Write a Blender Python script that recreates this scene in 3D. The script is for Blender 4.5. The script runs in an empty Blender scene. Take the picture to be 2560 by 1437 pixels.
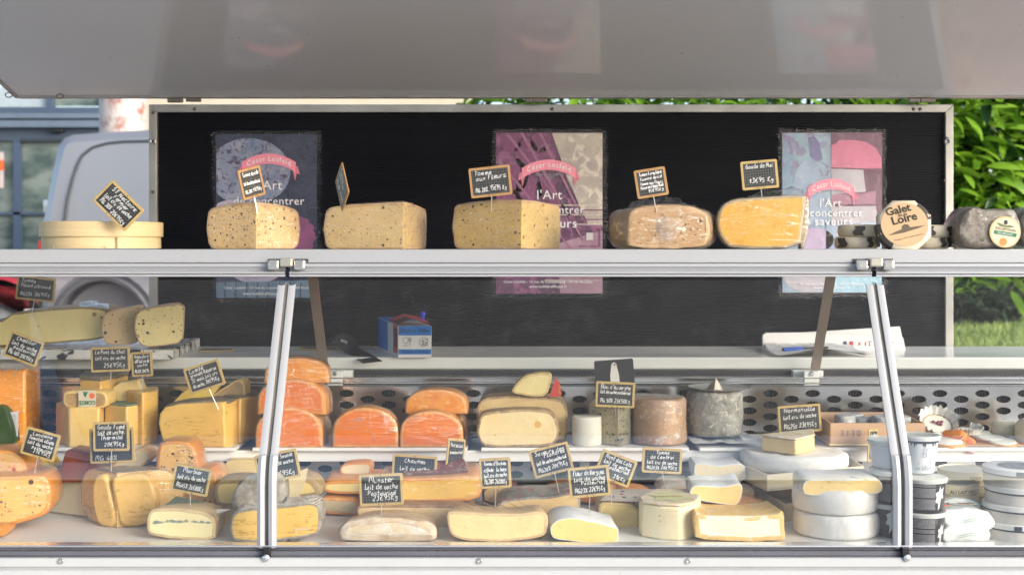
import bpy, math, random
from mathutils import Vector, Matrix, noise as mnoise
random.seed(7)
S = bpy.context.scene
col = S.collection
R = math.radians
F, PX, PY, CZ = 3240.0, 1330.0, 622.0, 1.5      # lens in picture widths, principal point, eye height

# ---------------------------------------------------------------- camera, sky, sun, exposure
cd = bpy.data.cameras.new('camera'); cam = bpy.data.objects.new('camera', cd); col.objects.link(cam)
cam.location = (0, 0, CZ); cam.rotation_euler = (R(90), 0, 0)
cd.sensor_width = 36; cd.lens = 36 * F / 2560
cd.shift_x = -(PX - 1280) / 2560; cd.shift_y = -(718.5 - PY) / 2560
cd.clip_start = 0.05; cd.clip_end = 2000
cd.dof.use_dof = True; cd.dof.focus_distance = 2.45; cd.dof.aperture_fstop = 6.3
S.camera = cam
W = bpy.data.worlds.new('World'); S.world = W; W.use_nodes = True
wn = W.node_tree; wn.nodes.clear()
sky = wn.nodes.new('ShaderNodeTexSky'); sky.sky_type = 'NISHITA'; sky.sun_disc = False
SUN_EL, SUN_AZ = 21.0, 128.0                     # azimuth clockwise from +Y: behind the viewer, to the right
sky.sun_elevation = R(SUN_EL); sky.sun_rotation = R(SUN_AZ)
sky.air_density = 1.0; sky.dust_density = 2.2; sky.ozone_density = 1.0
bg = wn.nodes.new('ShaderNodeBackground'); bg.inputs[1].default_value = 0.15
wo = wn.nodes.new('ShaderNodeOutputWorld')
wn.links.new(sky.outputs[0], bg.inputs[0]); wn.links.new(bg.outputs[0], wo.inputs[0])
sl = bpy.data.lights.new('sun', 'SUN'); sl.energy = 2.0; sl.angle = R(40); sl.color = (1, .985, .96)
so = bpy.data.objects.new('sun', sl); col.objects.link(so)
so.rotation_euler = (R(90 - SUN_EL), 0, R(180 - SUN_AZ))
S.view_settings.view_transform = 'Standard'; S.view_settings.look = 'None'
S.view_settings.exposure = 1.12; S.view_settings.gamma = 1
S.cycles.max_bounces = 8; S.cycles.diffuse_bounces = 4; S.cycles.glossy_bounces = 4
S.cycles.transparent_max_bounces = 24; S.cycles.transmission_bounces = 4
S.cycles.caustics_reflective = False; S.cycles.caustics_refractive = False
S.cycles.sample_clamp_indirect = 6

# ---------------------------------------------------------------- helpers
def X(px, D): return (px - PX) * D / F
def Z(py, D): return CZ - (py - PY) * D / F
def P(px, py, D): return Vector((X(px, D), D, Z(py, D)))
ORG = {}
def tag(o, label=None, cat=None, group=None, kind=None):
    if label: o['label'] = label
    if cat: o['category'] = cat
    if group: o['group'] = group
    if kind: o['kind'] = kind
    return o
def thing(name, label, cat, loc=(0, 0, 0), group=None, kind=None):
    o = bpy.data.objects.new(name, None); col.objects.link(o); o.location = loc
    o.empty_display_size = .03; ORG[o] = Vector(loc)
    return tag(o, label, cat, group, kind)
def part(name, verts, faces, mat, parent=None, smooth=True, bevel=0, angle=40, kind=None):
    org = ORG.get(parent, Vector((0, 0, 0)))
    me = bpy.data.meshes.new(name)
    me.from_pydata([tuple(Vector(v) - org) for v in verts], [], faces)
    me.update(); me.materials.append(mat)
    if smooth:
        for p in me.polygons: p.use_smooth = True
        try: me.set_sharp_from_angle(angle=R(angle))
        except Exception: pass
    o = bpy.data.objects.new(name, me); col.objects.link(o)
    if parent is not None: o.parent = parent
    ORG[o] = org
    if bevel:
        b = o.modifiers.new('bevel', 'BEVEL'); b.width = bevel; b.segments = 2; b.limit_method = 'ANGLE'; b.angle_limit = R(35)
    if kind: o['kind'] = kind
    return o
class MB:
    def __init__(s): s.v = []; s.f = []
    def add(s, v, f):
        n = len(s.v); s.v += [Vector(a) for a in v]; s.f += [tuple(n + i for i in g) for g in f]; return s
    def box(s, x0, x1, y0, y1, z0, z1, M=None):
        v = [Vector((x, y, z)) for x in (x0, x1) for y in (y0, y1) for z in (z0, z1)]
        if M is not None: v = [M @ a for a in v]
        return s.add(v, [(0, 1, 3, 2), (4, 6, 7, 5), (0, 4, 5, 1), (2, 3, 7, 6), (0, 2, 6, 4), (1, 5, 7, 3)])
    def tube(s, a, b, r, n=10, r2=None):
        a, b = Vector(a), Vector(b); d = (b - a).normalized(); r2 = r if r2 is None else r2
        u = d.orthogonal().normalized(); w = d.cross(u)
        v = [a + (u * math.cos(t) + w * math.sin(t)) * r for t in [2 * math.pi * i / n for i in range(n)]]
        v += [b + (u * math.cos(t) + w * math.sin(t)) * r2 for t in [2 * math.pi * i / n for i in range(n)]]
        f = [(i, (i + 1) % n, n + (i + 1) % n, n + i) for i in range(n)] + [tuple(range(n))[::-1], tuple(range(n, 2 * n))]
        return s.add(v, f)
    def lathe(s, prof, c, n=40, M=None, wob=0):
        v = []; f = []
        for i in range(n):
            t = 2 * math.pi * i / n
            for r, z in prof:
                q = Vector((r * math.cos(t), r * math.sin(t), z))
                if wob: q += Vector((math.cos(t), math.sin(t), 0)) * wob * mnoise.noise(q * 40 + Vector(c) * 9)
                v.append((M @ q if M is not None else q) + Vector(c))
        m = len(prof)
        for i in range(n):
            for j in range(m - 1):
                f.append((i * m + j, ((i + 1) % n) * m + j, ((i + 1) % n) * m + j + 1, i * m + j + 1))
        return s.add(v, f)
    def extrude_x(s, prof, x0, x1):               # profile of (y,z) points, open or closed by repeating
        n = len(prof)
        v = [(x0, y, z) for y, z in prof] + [(x1, y, z) for y, z in prof]
        return s.add(v, [(i, i + 1, n + i + 1, n + i) for i in range(n - 1)])
    def build(s, name, mat, parent=None, **k): return part(name, s.v, s.f, mat, parent, **k)
def dup(root, loc=None, rz=None, label=None):
    r = root.copy(); col.objects.link(r); ORG[r] = ORG.get(root, Vector())
    if loc is not None: r.location = loc
    if rz is not None: r.rotation_euler = (root.rotation_euler[0], root.rotation_euler[1], rz)
    if label: r['label'] = label
    for ch in list(root.children):
        c = ch.copy(); col.objects.link(c); c.parent = r
        for g in list(ch.children):
            d = g.copy(); col.objects.link(d); d.parent = c
    return r

# ---------------------------------------------------------------- materials
class NT:
    def __init__(s, name):
        s.m = bpy.data.materials.new(name); s.m.use_nodes = True; s.t = s.m.node_tree
        s.b = s.t.nodes['Principled BSDF']; s.out = s.t.nodes['Material Output']
        s.tc = s.t.nodes.new('ShaderNodeTexCoord')
    def n(s, ty, **k):
        q = s.t.nodes.new(ty)
        for a, v in k.items():
            if a.startswith('i_'):
                key = a[2:]; key = int(key) if key.isdigit() else key.replace('_', ' ')
                q.inputs[key].default_value = v
            else: setattr(q, a, v)
        return q
    def l(s, a, b): s.t.links.new(a, b)
    def coord(s, scale=(1, 1, 1), rot=(0, 0, 0), rand=True):
        mp = s.n('ShaderNodeMapping'); mp.inputs['Scale'].default_value = scale; mp.inputs['Rotation'].default_value = rot
        s.l(s.tc.outputs['Object'], mp.inputs[0])
        if rand:
            oi = s.n('ShaderNodeObjectInfo'); v = s.n('ShaderNodeVectorMath', operation='SCALE'); v.inputs[0].default_value = (7, 13, 5)
            s.l(oi.outputs['Random'], v.inputs['Scale']); s.l(v.outputs[0], mp.inputs['Location'])
        return mp.outputs[0]
    def noise(s, co, scale, detail=4, rough=.55, dist=0):
        q = s.n('ShaderNodeTexNoise', i_Scale=scale, i_Detail=detail, i_Roughness=rough, i_Distortion=dist); s.l(co, q.inputs['Vector']); return q.outputs['Fac']
    def ramp(s, f, stops):
        q = s.n('ShaderNodeValToRGB'); e = q.color_ramp.elements
        while len(e) < len(stops): e.new(.5)
        for i, (p, c) in enumerate(stops):
            e[i].position = p; e[i].color = (c, c, c, 1) if isinstance(c, (int, float)) else (*c, 1)
        s.l(f, q.inputs[0]); return q.outputs[0]
    def mix(s, f, a, b, mode='MIX'):
        q = s.n('ShaderNodeMix', data_type='RGBA', blend_type=mode)
        for src, sock in ((f, q.inputs[0]), (a, q.inputs[6]), (b, q.inputs[7])):
            if isinstance(src, bpy.types.NodeSocket): s.l(src, sock)
            elif isinstance(src, (int, float)): sock.default_value = src
            else: sock.default_value = (*src, 1)
        return q.outputs[2]
    def math(s, op, a, b=0.0, c=None):
        q = s.n('ShaderNodeMath', operation=op)
        for i, v in enumerate((a, b, c)):
            if v is None: continue
            if isinstance(v, bpy.types.NodeSocket): s.l(v, q.inputs[i])
            else: q.inputs[i].default_value = v
        return q.outputs[0]
    def bump(s, h, strength=.3, dist=.001, prev=None):
        q = s.n('ShaderNodeBump', i_Strength=strength, i_Distance=dist); s.l(h, q.inputs['Height'])
        if prev is not None: s.l(prev, q.inputs['Normal'])
        return q.outputs[0]
    def fresnel(s, ior):                           # same reflectance from either side of a thin sheet
        g = s.n('ShaderNodeNewGeometry'); q = s.n('ShaderNodeFresnel')
        s.l(s.math('MULTIPLY_ADD', g.outputs['Backfacing'], 1 / ior - ior, ior), q.inputs['IOR']); return q
    def done(s, color=None, rough=.5, metal=0, normal=None, spec=None, sss=0, coat=0):
        if color is not None:
            if isinstance(color, bpy.types.NodeSocket): s.l(color, s.b.inputs['Base Color'])
            else: s.b.inputs['Base Color'].default_value = (*color, 1)
        if isinstance(rough, bpy.types.NodeSocket): s.l(rough, s.b.inputs['Roughness'])
        else: s.b.inputs['Roughness'].default_value = rough
        s.b.inputs['Metallic'].default_value = metal
        if normal is not None: s.l(normal, s.b.inputs['Normal'])
        if spec is not None: s.b.inputs['Specular IOR Level'].default_value = spec
        if sss:
            s.b.inputs['Subsurface Weight'].default_value = sss; s.b.inputs['Subsurface Scale'].default_value = .006
            s.b.inputs['Subsurface Radius'].default_value = (1, .6, .25)
        if coat: s.b.inputs['Coat Weight'].default_value = coat; s.b.inputs['Coat Roughness'].default_value = .08
        return s.m
CACHE = {}
def cached(fn):
    def g(*a, **k):
        key = (fn.__name__, a, tuple(sorted(k.items())))
        if key not in CACHE: CACHE[key] = fn(*a, **k)
        return CACHE[key]
    return g
def H(h):                                          # sRGB hex as it looks -> linear
    v = [int(h[i:i + 2], 16) / 255 for i in (0, 2, 4)]
    return tuple(x / 12.92 if x < .04045 else ((x + .055) / 1.055) ** 2.4 for x in v)
@cached
def plain(name, c, rough=.5, metal=0, coat=0, grime=.12, bump=.0):
    t = NT(name); co = t.coord(rand=True); f = t.noise(co, 9, 5)
    f2 = t.ramp(f, [(.3, 0), (.75, 1)])
    cc = t.mix(f2, c, tuple(x * (1 - grime) for x in c))
    if min(c) > .3 and grime > 0:                  # small scuffs and flecks of dirt on pale surfaces
        sp = t.ramp(t.noise(t.coord(scale=(1, 1, 2.5)), 55, 3, .7, 1), [(.70, 0), (.74, min(.7, grime * 6))]); cc = t.mix(sp, cc, tuple(x * .45 for x in c))
    nb = t.bump(t.noise(co, 260, 3), bump, .0008) if bump else None
    r = t.math('MULTIPLY_ADD', f, .25, max(rough - .12, .02))
    return t.done(cc, r, metal, nb, coat=coat)
@cached
def paste(name, c, c2=None, speck=None, speck_n=.0, crack=0.0, hole=0.0, rough=.42, streak=0.0, sss=.18, sp_scale=95):
    t = NT(name); co = t.coord(); c2 = c2 or tuple(x * .82 for x in c)
    if max(c) > .3: c, c2 = tuple(x * .97 + .025 for x in c), tuple(x * .97 + .015 for x in c2)
    f = t.ramp(t.noise(co, 14, 5, .6), [(.3, 0), (.7, 1)])
    cc = t.mix(f, c, c2)
    fine = t.noise(co, 300, 3)
    cc = t.mix(t.ramp(fine, [(.35, .0), (.75, .25)]), cc, tuple(min(1, x * 1.25) for x in c))
    mid = t.noise(co, 55, 4, .65)
    cc = t.mix(t.ramp(mid, [(.55, 0), (.75, .35)]), cc, tuple(x * y for x, y in zip(c, (.86, .78, .62))))
    h = t.math('ADD', t.math('MULTIPLY', fine, .35), t.math('MULTIPLY', mid, .9))
    if speck and speck_n > 0:
        for sc, th in ((sp_scale, .22), (sp_scale * 2.1, .2)):
            vo = t.n('ShaderNodeTexVoronoi', i_Scale=sc); t.l(co, vo.inputs['Vector'])
            sep = t.n('ShaderNodeSeparateColor'); t.l(vo.outputs['Color'], sep.inputs[0])
            keep = t.math('LESS_THAN', sep.outputs[0], speck_n)
            rad = t.math('MULTIPLY', sep.outputs[1], th + .04)
            m = t.math('MULTIPLY', t.math('LESS_THAN', vo.outputs['Distance'], t.math('ADD', rad, .13)), keep)
            cc = t.mix(m, cc, speck); h = t.math('SUBTRACT', h, t.math('MULTIPLY', m, .4))
    if crack > 0:
        ck = t.coord(scale=(9, 9, 60)); n1 = t.noise(ck, 1.2, 3, .6, .4)
        band = t.math('LESS_THAN', t.math('ABSOLUTE', t.math('SUBTRACT', n1, .5)), .0065 * (1 + crack))
        msk = t.math('GREATER_THAN', t.noise(co, 22, 2), .58 - .10 * crack)
        m = t.math('MULTIPLY', band, msk)
        cc = t.mix(t.math('MULTIPLY', m, .6), cc, tuple(x * y for x, y in zip(c, (.55, .38, .2)))); h = t.math('SUBTRACT', h, t.math('MULTIPLY', m, 1.6))
    if hole > 0:
        hc = t.coord(scale=(1, 1, 1.7)); vo = t.n('ShaderNodeTexVoronoi', i_Scale=75); t.l(hc, vo.inputs['Vector'])
        sep = t.n('ShaderNodeSeparateColor'); t.l(vo.outputs['Color'], sep.inputs[0])
        m = t.math('MULTIPLY', t.math('LESS_THAN', vo.outputs['Distance'], t.math('MULTIPLY', sep.outputs[2], .3)), t.math('LESS_THAN', sep.outputs[0], hole))
        cc = t.mix(t.math('MULTIPLY', m, .6), cc, tuple(x * y for x, y in zip(c, (.75, .6, .35)))); h = t.math('SUBTRACT', h, t.math('MULTIPLY', m, 1.2))
    if streak > 0:
        sc_ = t.coord(scale=(3, 3, 22), rot=(0, .5, 0)); st = t.noise(sc_, 6, 3)
        cc = t.mix(t.ramp(st, [(.45, 0), (.7, streak)]), cc, c2)
    return t.done(cc, t.math('MULTIPLY_ADD', mid, .3, rough - .15), 0, t.bump(h, .6, .0014), sss=sss)
@cached
def rind(name, c, c2, c3=None, scale=30, rough=.7, bump=.6, weave=0, t0=.38, t1=.62):
    t = NT(name); co = t.coord()
    f = t.ramp(t.noise(co, scale, 6, .65), [(t0, 0), (t1, 1)])
    cc = t.mix(f, c, c2)
    if c3: cc = t.mix(t.ramp(t.noise(co, scale * 2.3, 5, .7, .5), [(.55, 0), (.66, 1)]), cc, c3)
    h = t.noise(co, scale * 6, 5, .7)
    if weave:
        w = t.n('ShaderNodeTexWave', wave_type='BANDS', bands_direction='Z', i_Scale=weave, i_Distortion=2.0, i_Detail=2); t.l(t.coord(), w.inputs[0])
        cc = t.mix(t.math('MULTIPLY', w.outputs['Fac'], .3), cc, tuple(x * .45 for x in c)); h = t.math('ADD', h, w.outputs['Fac'])
    return t.done(cc, rough, 0, t.bump(h, bump, .0015))
@cached
def film(name='cling_film', dens=.10, scale=30, rough=.10, tint=(1, 1, 1), streak=3.0, lo=.5, hi=.8):
    t = NT(name); co = t.coord(scale=(1, 1, streak), rot=(0, .6, .3))
    a = t.noise(co, scale, 5, .65, 1.5); b = t.noise(t.coord(scale=(streak, 1, 1), rot=(0, -.5, 0)), scale * .8, 4, .6, 1.2)
    nb = t.bump(t.math('ADD', a, b), .7, .004)
    gl = t.n('ShaderNodeBsdfGlossy', i_Roughness=rough); t.l(nb, gl.inputs['Normal']); gl.inputs[0].default_value = (1, 1, 1, 1)
    tr = t.n('ShaderNodeBsdfTransparent'); tr.inputs[0].default_value = (*tint, 1)
    fr = t.fresnel(1.45)
    fac = t.math('ADD', t.math('MULTIPLY', fr.outputs[0], .8), t.math('MULTIPLY', t.ramp(a, [(lo, 0), (hi, 1)]), dens))
    fac = t.math('ADD', fac, t.math('MULTIPLY', t.ramp(b, [(.58, 0), (.72, 1)]), dens * .5))
    fac = t.math('MINIMUM', fac, .5)
    mx = t.n('ShaderNodeMixShader'); t.l(fac, mx.inputs[0]); t.l(tr.outputs[0], mx.inputs[1]); t.l(gl.outputs[0], mx.inputs[2])
    t.l(mx.outputs[0], t.out.inputs[0]); return t.m
def glass_mat(name='clear_glass', k=2.4, tint=(.97, .985, .98)):
    t = NT(name); gl = t.n('ShaderNodeBsdfGlossy', i_Roughness=.0); tr = t.n('ShaderNodeBsdfTransparent'); tr.inputs[0].default_value = (*tint, 1)
    gl.inputs[0].default_value = (1, 1, 1, 1)
    sm = t.noise(t.coord(rand=False), 30, 5, .7); gl2 = t.n('ShaderNodeBsdfDiffuse'); gl2.inputs[0].default_value = (.8, .8, .8, 1)
    fr = t.fresnel(1.5); mx = t.n('ShaderNodeMixShader')
    t.l(t.math('MINIMUM', t.math('MULTIPLY', fr.outputs[0], k), 1), mx.inputs[0]); t.l(tr.outputs[0], mx.inputs[1]); t.l(gl.outputs[0], mx.inputs[2])
    m2 = t.n('ShaderNodeMixShader'); t.l(t.math('MULTIPLY', t.ramp(sm, [(.5, 0), (.8, 1)]), .02), m2.inputs[0]); t.l(mx.outputs[0], m2.inputs[1]); t.l(gl2.outputs[0], m2.inputs[2])
    t.l(m2.outputs[0], t.out.inputs[0]); return t.m
def wood(name, c, c2, sc=(4, 4, 60)):
    t = NT(name); f = t.noise(t.coord(scale=sc), 4, 5, .6, .6); cc = t.mix(t.ramp(f, [(.3, 0), (.7, 1)]), c, c2)
    return t.done(cc, .6, 0, t.bump(f, .15, .0008))

M = {}
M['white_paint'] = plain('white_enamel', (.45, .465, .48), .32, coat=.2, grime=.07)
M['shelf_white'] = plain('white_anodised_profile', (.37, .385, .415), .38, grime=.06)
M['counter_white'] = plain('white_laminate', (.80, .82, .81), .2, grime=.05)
M['deck_white'] = plain('white_plastic_board', (.76, .745, .72), .35, grime=.05)
M['alu'] = plain('aluminium_profile', (.62, .62, .62), .32, .85, grime=.15)
M['alu_bright'] = plain('bright_aluminium', (.80, .80, .80), .2, .9, grime=.06)
M['alu_worn'] = plain('worn_aluminium', (.46, .45, .43), .42, .6, grime=.35)
M['steel'] = None
M['dark_rubber'] = plain('dark_rubber', (.035, .035, .04), .45)
M['grey_gasket'] = plain('grey_gasket', (.13, .135, .16), .28, grime=.3)
M['black'] = plain('black_plastic', (.012, .012, .014), .4)
M['strut'] = plain('brown_grey_steel_bar', (.40, .33, .28), .45, .4, grime=.25)
M['pin'] = plain('steel_pin', (.75, .75, .75), .3, .9)
M['glass'] = glass_mat(); M['shelf_glass'] = glass_mat('shelf_glass', 1.9)
M['chalk'] = plain('white_marker_ink', (.85, .85, .85), .6, grime=0)
M['ink'] = plain('dark_print_ink', (.03, .03, .035), .6, grime=0)
M['ink_green'] = plain('green_print_ink', (.02, .16, .08), .6, grime=0)
M['ink_white'] = plain('white_print_ink', (.62, .62, .62), .5, grime=0)
M['ink_orange'] = plain('orange_print_ink', (.75, .14, .03), .5, grime=0)
M['ink_blue'] = plain('faded_blue_stamp_ink', (.17, .17, .30), .6, grime=0)
M['ink_navy'] = plain('navy_print_ink', (.03, .06, .13), .5, grime=0)
M['ink_red'] = plain('red_print_ink', (.5, .04, .04), .5, grime=0)
M['paper'] = plain('white_paper', (.74, .74, .74), .6, grime=.08, bump=.1)
M['cream_paper'] = plain('cream_paper', (.62, .52, .33), .6, grime=.08)

def brushed():
    t = NT('brushed_stainless_steel'); f = t.noise(t.coord(scale=(1, 1, 40), rand=False), 12, 4, .6)
    big = t.noise(t.coord(scale=(2, 2, 3), rand=False), 3, 3)
    cc = t.mix(t.ramp(big, [(.35, 0), (.65, 1)]), (.74, .72, .70), (.56, .54, .53))
    return t.done(cc, t.math('MULTIPLY_ADD', f, .12, .10), .95, t.bump(t.noise(t.coord(rand=False), 6, 2), .25, .01))
M['steel'] = brushed()
def marble():
    t = NT('speckled_marble'); co = t.coord(rand=False)
    f = t.ramp(t.noise(co, 34, 3, .6, .6), [(.54, 0), (.57, 1)]); g = t.ramp(t.noise(co, 22, 4, .6), [(.4, 0), (.7, 1)])
    cc = t.mix(g, (.74, .74, .73), (.5, .5, .46)); cc = t.mix(f, cc, (.03, .035, .05)); return t.done(cc, .2)
M['marble'] = marble()

# ---------------------------------------------------------------- cheese builders
def hz(v, amp, s=45): return Vector((mnoise.noise(v * s), mnoise.noise(v * s + Vector((9, 3, 1))), mnoise.noise(v * s + Vector((2, 8, 5))))) * amp
def sector(parent, cx, cy, z0, Rr, Hh, a0, a1, rm, pm, bulge=.004, rnd=.01, rt=.003, wob=.0015, top=None, wrap=None, n=26, dome=0, Mx=None):
    """a wheel, or a cut piece of one, from angle a0 to a1 (degrees, 0 = +X, 90 = away)."""
    full = a1 - a0 >= 359.9
    def arc(r_, h0, h1, k):
        out = []
        return out
    pr = [(0, Hh + dome), (Rr * .35, Hh + dome * .85), (Rr * .7, Hh + dome * .45), (Rr - rnd, Hh)]
    rz = min(rnd, Hh * .3)
    for i in range(1, 5): t = i / 4 * math.pi / 2; pr.append((Rr - rnd + rnd * math.sin(t), Hh - rz + rz * math.cos(t)))
    pr += [(Rr, Hh * .5)]
    for i in range(0, 5): t = i / 4 * math.pi / 2; pr.append((Rr - rnd + rnd * math.cos(t), rz - rz * math.sin(t)))
    pr = [(r + (bulge * math.sin(math.pi * min(max(z / Hh, 0), 1)) if r > Rr - rnd - .0001 else 0), z) for r, z in pr]
    pr += [(Rr * .5, 0), (0, 0)]
    inn = []
    for (r, z) in pr:
        zi = min(max(z, rt), z - rt if z > Hh * .5 else 9); zi = max(min(z, Hh + dome - rt), rt) if r < Rr - rnd else Hh / 2 + (z - Hh / 2) * (1 - 2 * rt / Hh)
        inn.append((max(0, r - rt) if r > Rr * .5 else r, zi - (rt if dome and z > Hh * .5 and r < Rr - rnd else 0)))
    c = Vector((cx, cy, z0))
    def pos(r, z, a, w=True):
        q = Vector((cx + r * math.cos(a), cy + r * math.sin(a), z0 + z))
        if w: q += hz(q, wob) * (1 if z > .003 else .3)
        if Mx is not None: q = Mx @ (q - c) + c
        return q
    A = [R(a0 + (a1 - a0) * i / n) for i in range(n + (0 if full else 1))]
    m = len(pr); V = [pos(r, z, a) for a in A for r, z in pr]; Fc = []
    ksegs = n
    for i in range(ksegs):
        i2 = (i + 1) % len(A)
        for j in range(m - 1): Fc.append((i * m + j, i * m + j + 1, i2 * m + j + 1, i2 * m + j))
    topF = []
    if top is not None:
        topF = [f for k, f in enumerate(Fc) if k % (m - 1) < 3]; Fc = [f for k, f in enumerate(Fc) if k % (m - 1) >= 3]
    PV = []; PF = []
    if not full:
        for a, flip in ((A[0], 1), (A[-1], 0)):
            b = len(V); V += [pos(r, z, a) for r, z in pr] + [pos(r, z, a) for r, z in inn]
            for j in range(m - 1):
                q = (b + j, b + j + 1, b + m + j + 1, b + m + j); Fc.append(q if flip else q[::-1])
            b = len(PV); ring = [pos(r, z, a) for r, z in inn]; PV += ring
            f = tuple(range(b, b + m)); PF.append(f if flip else f[::-1])
    rind_o = part('rind', V, Fc, rm, parent, angle=38)
    if topF: part('top_rind', V, topF, top, parent, angle=50)
    if PF: part('paste', PV, PF, pm, parent, smooth=False)
    if wrap is not None:
        g = c + Vector((0, 0, Hh / 2)); 
        WV = []; 
        for q in V:
            d = (q - g); L = d.length or 1; w = q + d / L * .0022 + hz(q, .0016, 90); w.z = max(w.z, z0 + .0005) if Mx is None else w.z; WV.append(w)
        b = len(WV); WF = Fc + topF
        for f, aa, sg in zip(PF, (A[0], A[-1]), (-1, 1)):
            k = len(WV); nf = Vector((-math.sin(aa), math.cos(aa), 0)) * sg
            if Mx is not None: nf = Mx.to_3x3() @ nf
            for i in f: WV.append(PV[i] + nf * .0022)
            WF = WF + [tuple(range(k, k + len(f)))]
        part('plastic_wrap', WV, WF, wrap, parent, angle=60)
    return rind_o
def solve(xa, D, Rr, px, right):
    best = None
    for k in range(0, 361):
        a = R(k / 4 if right else 90 + k / 4); q = PX + F * (xa + Rr * math.cos(a)) / (D + Rr * math.sin(a))
        if best is None or abs(q - px) < best[0]: best = (abs(q - px), math.degrees(a))
    return best[1]
def cut_wheel(name, label, xl, xa, xr, yb, yt, D, Rr, rm, pm, cat='cheese', group=None, **k):
    """a cut wheel whose apex faces the viewer; the three columns give its left end, ridge and right end."""
    x0 = X(xa, D); z0 = Z(yb, D); Hh = (yb - yt) * D / F
    t = thing(name, label, cat, (x0, D, z0), group)
    sector(t, x0, D, z0, Rr, Hh, solve(x0, D, Rr, xr, True), solve(x0, D, Rr, xl, False), rm, pm, **k)
    return t
def smooth_loop(pts, it=2):
    for _ in range(it):
        q = []
        for i in range(len(pts)):
            a, b = pts[i], pts[(i + 1) % len(pts)]
            q += [(a[0] * .78 + b[0] * .22, a[1] * .78 + b[1] * .22), (a[0] * .22 + b[0] * .78, a[1] * .22 + b[1] * .78)]
        pts = q
    return pts
def resample(pts, step):
    out = []
    for i in range(len(pts)):
        a, b = pts[i], pts[(i + 1) % len(pts)]; L = math.hypot(b[0] - a[0], b[1] - a[1]); k = max(1, int(L / step))
        out += [(a[0] + (b[0] - a[0]) * j / k, a[1] + (b[1] - a[1]) * j / k) for j in range(k)]
    return out
def inset(pts, d):
    n = len(pts); area = sum(pts[i][0] * pts[(i + 1) % n][1] - pts[(i + 1) % n][0] * pts[i][1] for i in range(n)); s = 1 if area > 0 else -1
    out = []
    for i in range(n):
        a, b, c = pts[i - 1], pts[i], pts[(i + 1) % n]
        e1 = (b[0] - a[0], b[1] - a[1]); e2 = (c[0] - b[0], c[1] - b[1])
        l1 = math.hypot(*e1) or 1; l2 = math.hypot(*e2) or 1
        nx = -(e1[1] / l1 + e2[1] / l2) * s; ny = (e1[0] / l1 + e2[0] / l2) * s; L = math.hypot(nx, ny) or 1
        k = min(1.5, 2 / max(L, .9)); out.append((b[0] + nx / L * d * k, b[1] + ny / L * d * k))
    return out
def slab(parent, pts, D, thick, rm, pm, bev=.0018, rt=.0008, sm=1, shift=(0, 0), scale=1.0, wob=.001, yaw=0, wrap=None, tilt=0, wk=.0022):
    """an outline at its own distance D, carried back through its real thickness; front face = paste, flanks = rind."""
    o = [(X(a, D), Z(b, D)) for a, b in pts]
    if sm: o = smooth_loop(o, sm)
    o = resample(o, .008); n = len(o); cx = sum(a for a, _ in o) / n; cz = min(b for _, b in o)
    Mx = Matrix.Translation((cx, D, cz)) @ Matrix.Rotation(R(yaw), 4, 'Z') @ Matrix.Rotation(R(tilt), 4, 'X') @ Matrix.Translation((-cx, -D, -cz))
    def ring(p, y, w=True):
        r = []
        for a, b in p:
            q = Vector((a, D + y, b)); q += hz(q, wob) if w and wob else Vector(); r.append(Mx @ q)
        return r
    bk = [(cx + (a - cx) * scale + shift[0], cz + (b - cz) * scale + shift[1]) for a, b in o]
    rings = [ring(inset(o, bev + rt), 0), ring(inset(o, bev), 0), ring(inset(o, bev * .3), bev * .3), ring(o, bev), ring([((a + c) / 2, (b + d) / 2) for (a, b), (c, d) in zip(o, bk)], thick / 2), ring(bk, thick - bev), ring(inset(bk, bev), thick)]
    V = [v for r in rings for v in r]; Fc = []
    for k in range(len(rings) - 1):
        for i in range(n): Fc.append((k * n + i, k * n + (i + 1) % n, (k + 1) * n + (i + 1) % n, (k + 1) * n + i))
    cap = tuple(range(n)); last = (len(rings) - 1) * n; back = tuple(range(last + n - 1, last - 1, -1))
    if rm is pm or rm is None: part('paste', V, Fc + [cap[::-1], back], pm, parent, angle=45)
    else:
        part('rind', V, Fc + [back], rm, parent, angle=32); part('paste', rings[0], [cap[::-1]], pm, parent, smooth=False)
    if wrap is not None:
        g = sum(V, Vector()) / len(V); nf = (Mx.to_3x3() @ Vector((0, -1, 0))) * .0022; WV = [q + (nf + hz(q, .0002, 90) if i < n else (q - g).normalized() * wk + hz(q, .0010, 90)) for i, q in enumerate(V)]
        part('plastic_wrap', WV, Fc + [cap[::-1], back], wrap, parent, angle=60)
def trace(name, label, pts, D, thick, rm, pm, group=None, cat='cheese', **k):
    zb = Z(max(b for _, b in pts), D); t = thing(name, label, cat, (X(sum(a for a, _ in pts) / len(pts), D), D, zb), group)
    slab(t, pts, D, thick, rm, pm, **k); return t
def prism(parent, name, plan, z0, z1, mat, bevel=.003, wob=0, smooth=True, topshift=(0, 0)):
    n = len(plan); v = [Vector((x, y, z0)) for x, y in plan] + [Vector((x + topshift[0], y + topshift[1], z1)) for x, y in plan]
    f = [(i, (i + 1) % n, n + (i + 1) % n, n + i) for i in range(n)] + [tuple(range(n))[::-1], tuple(range(n, 2 * n))]
    return part(name, v, f, mat, parent, smooth=smooth, bevel=bevel)
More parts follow.
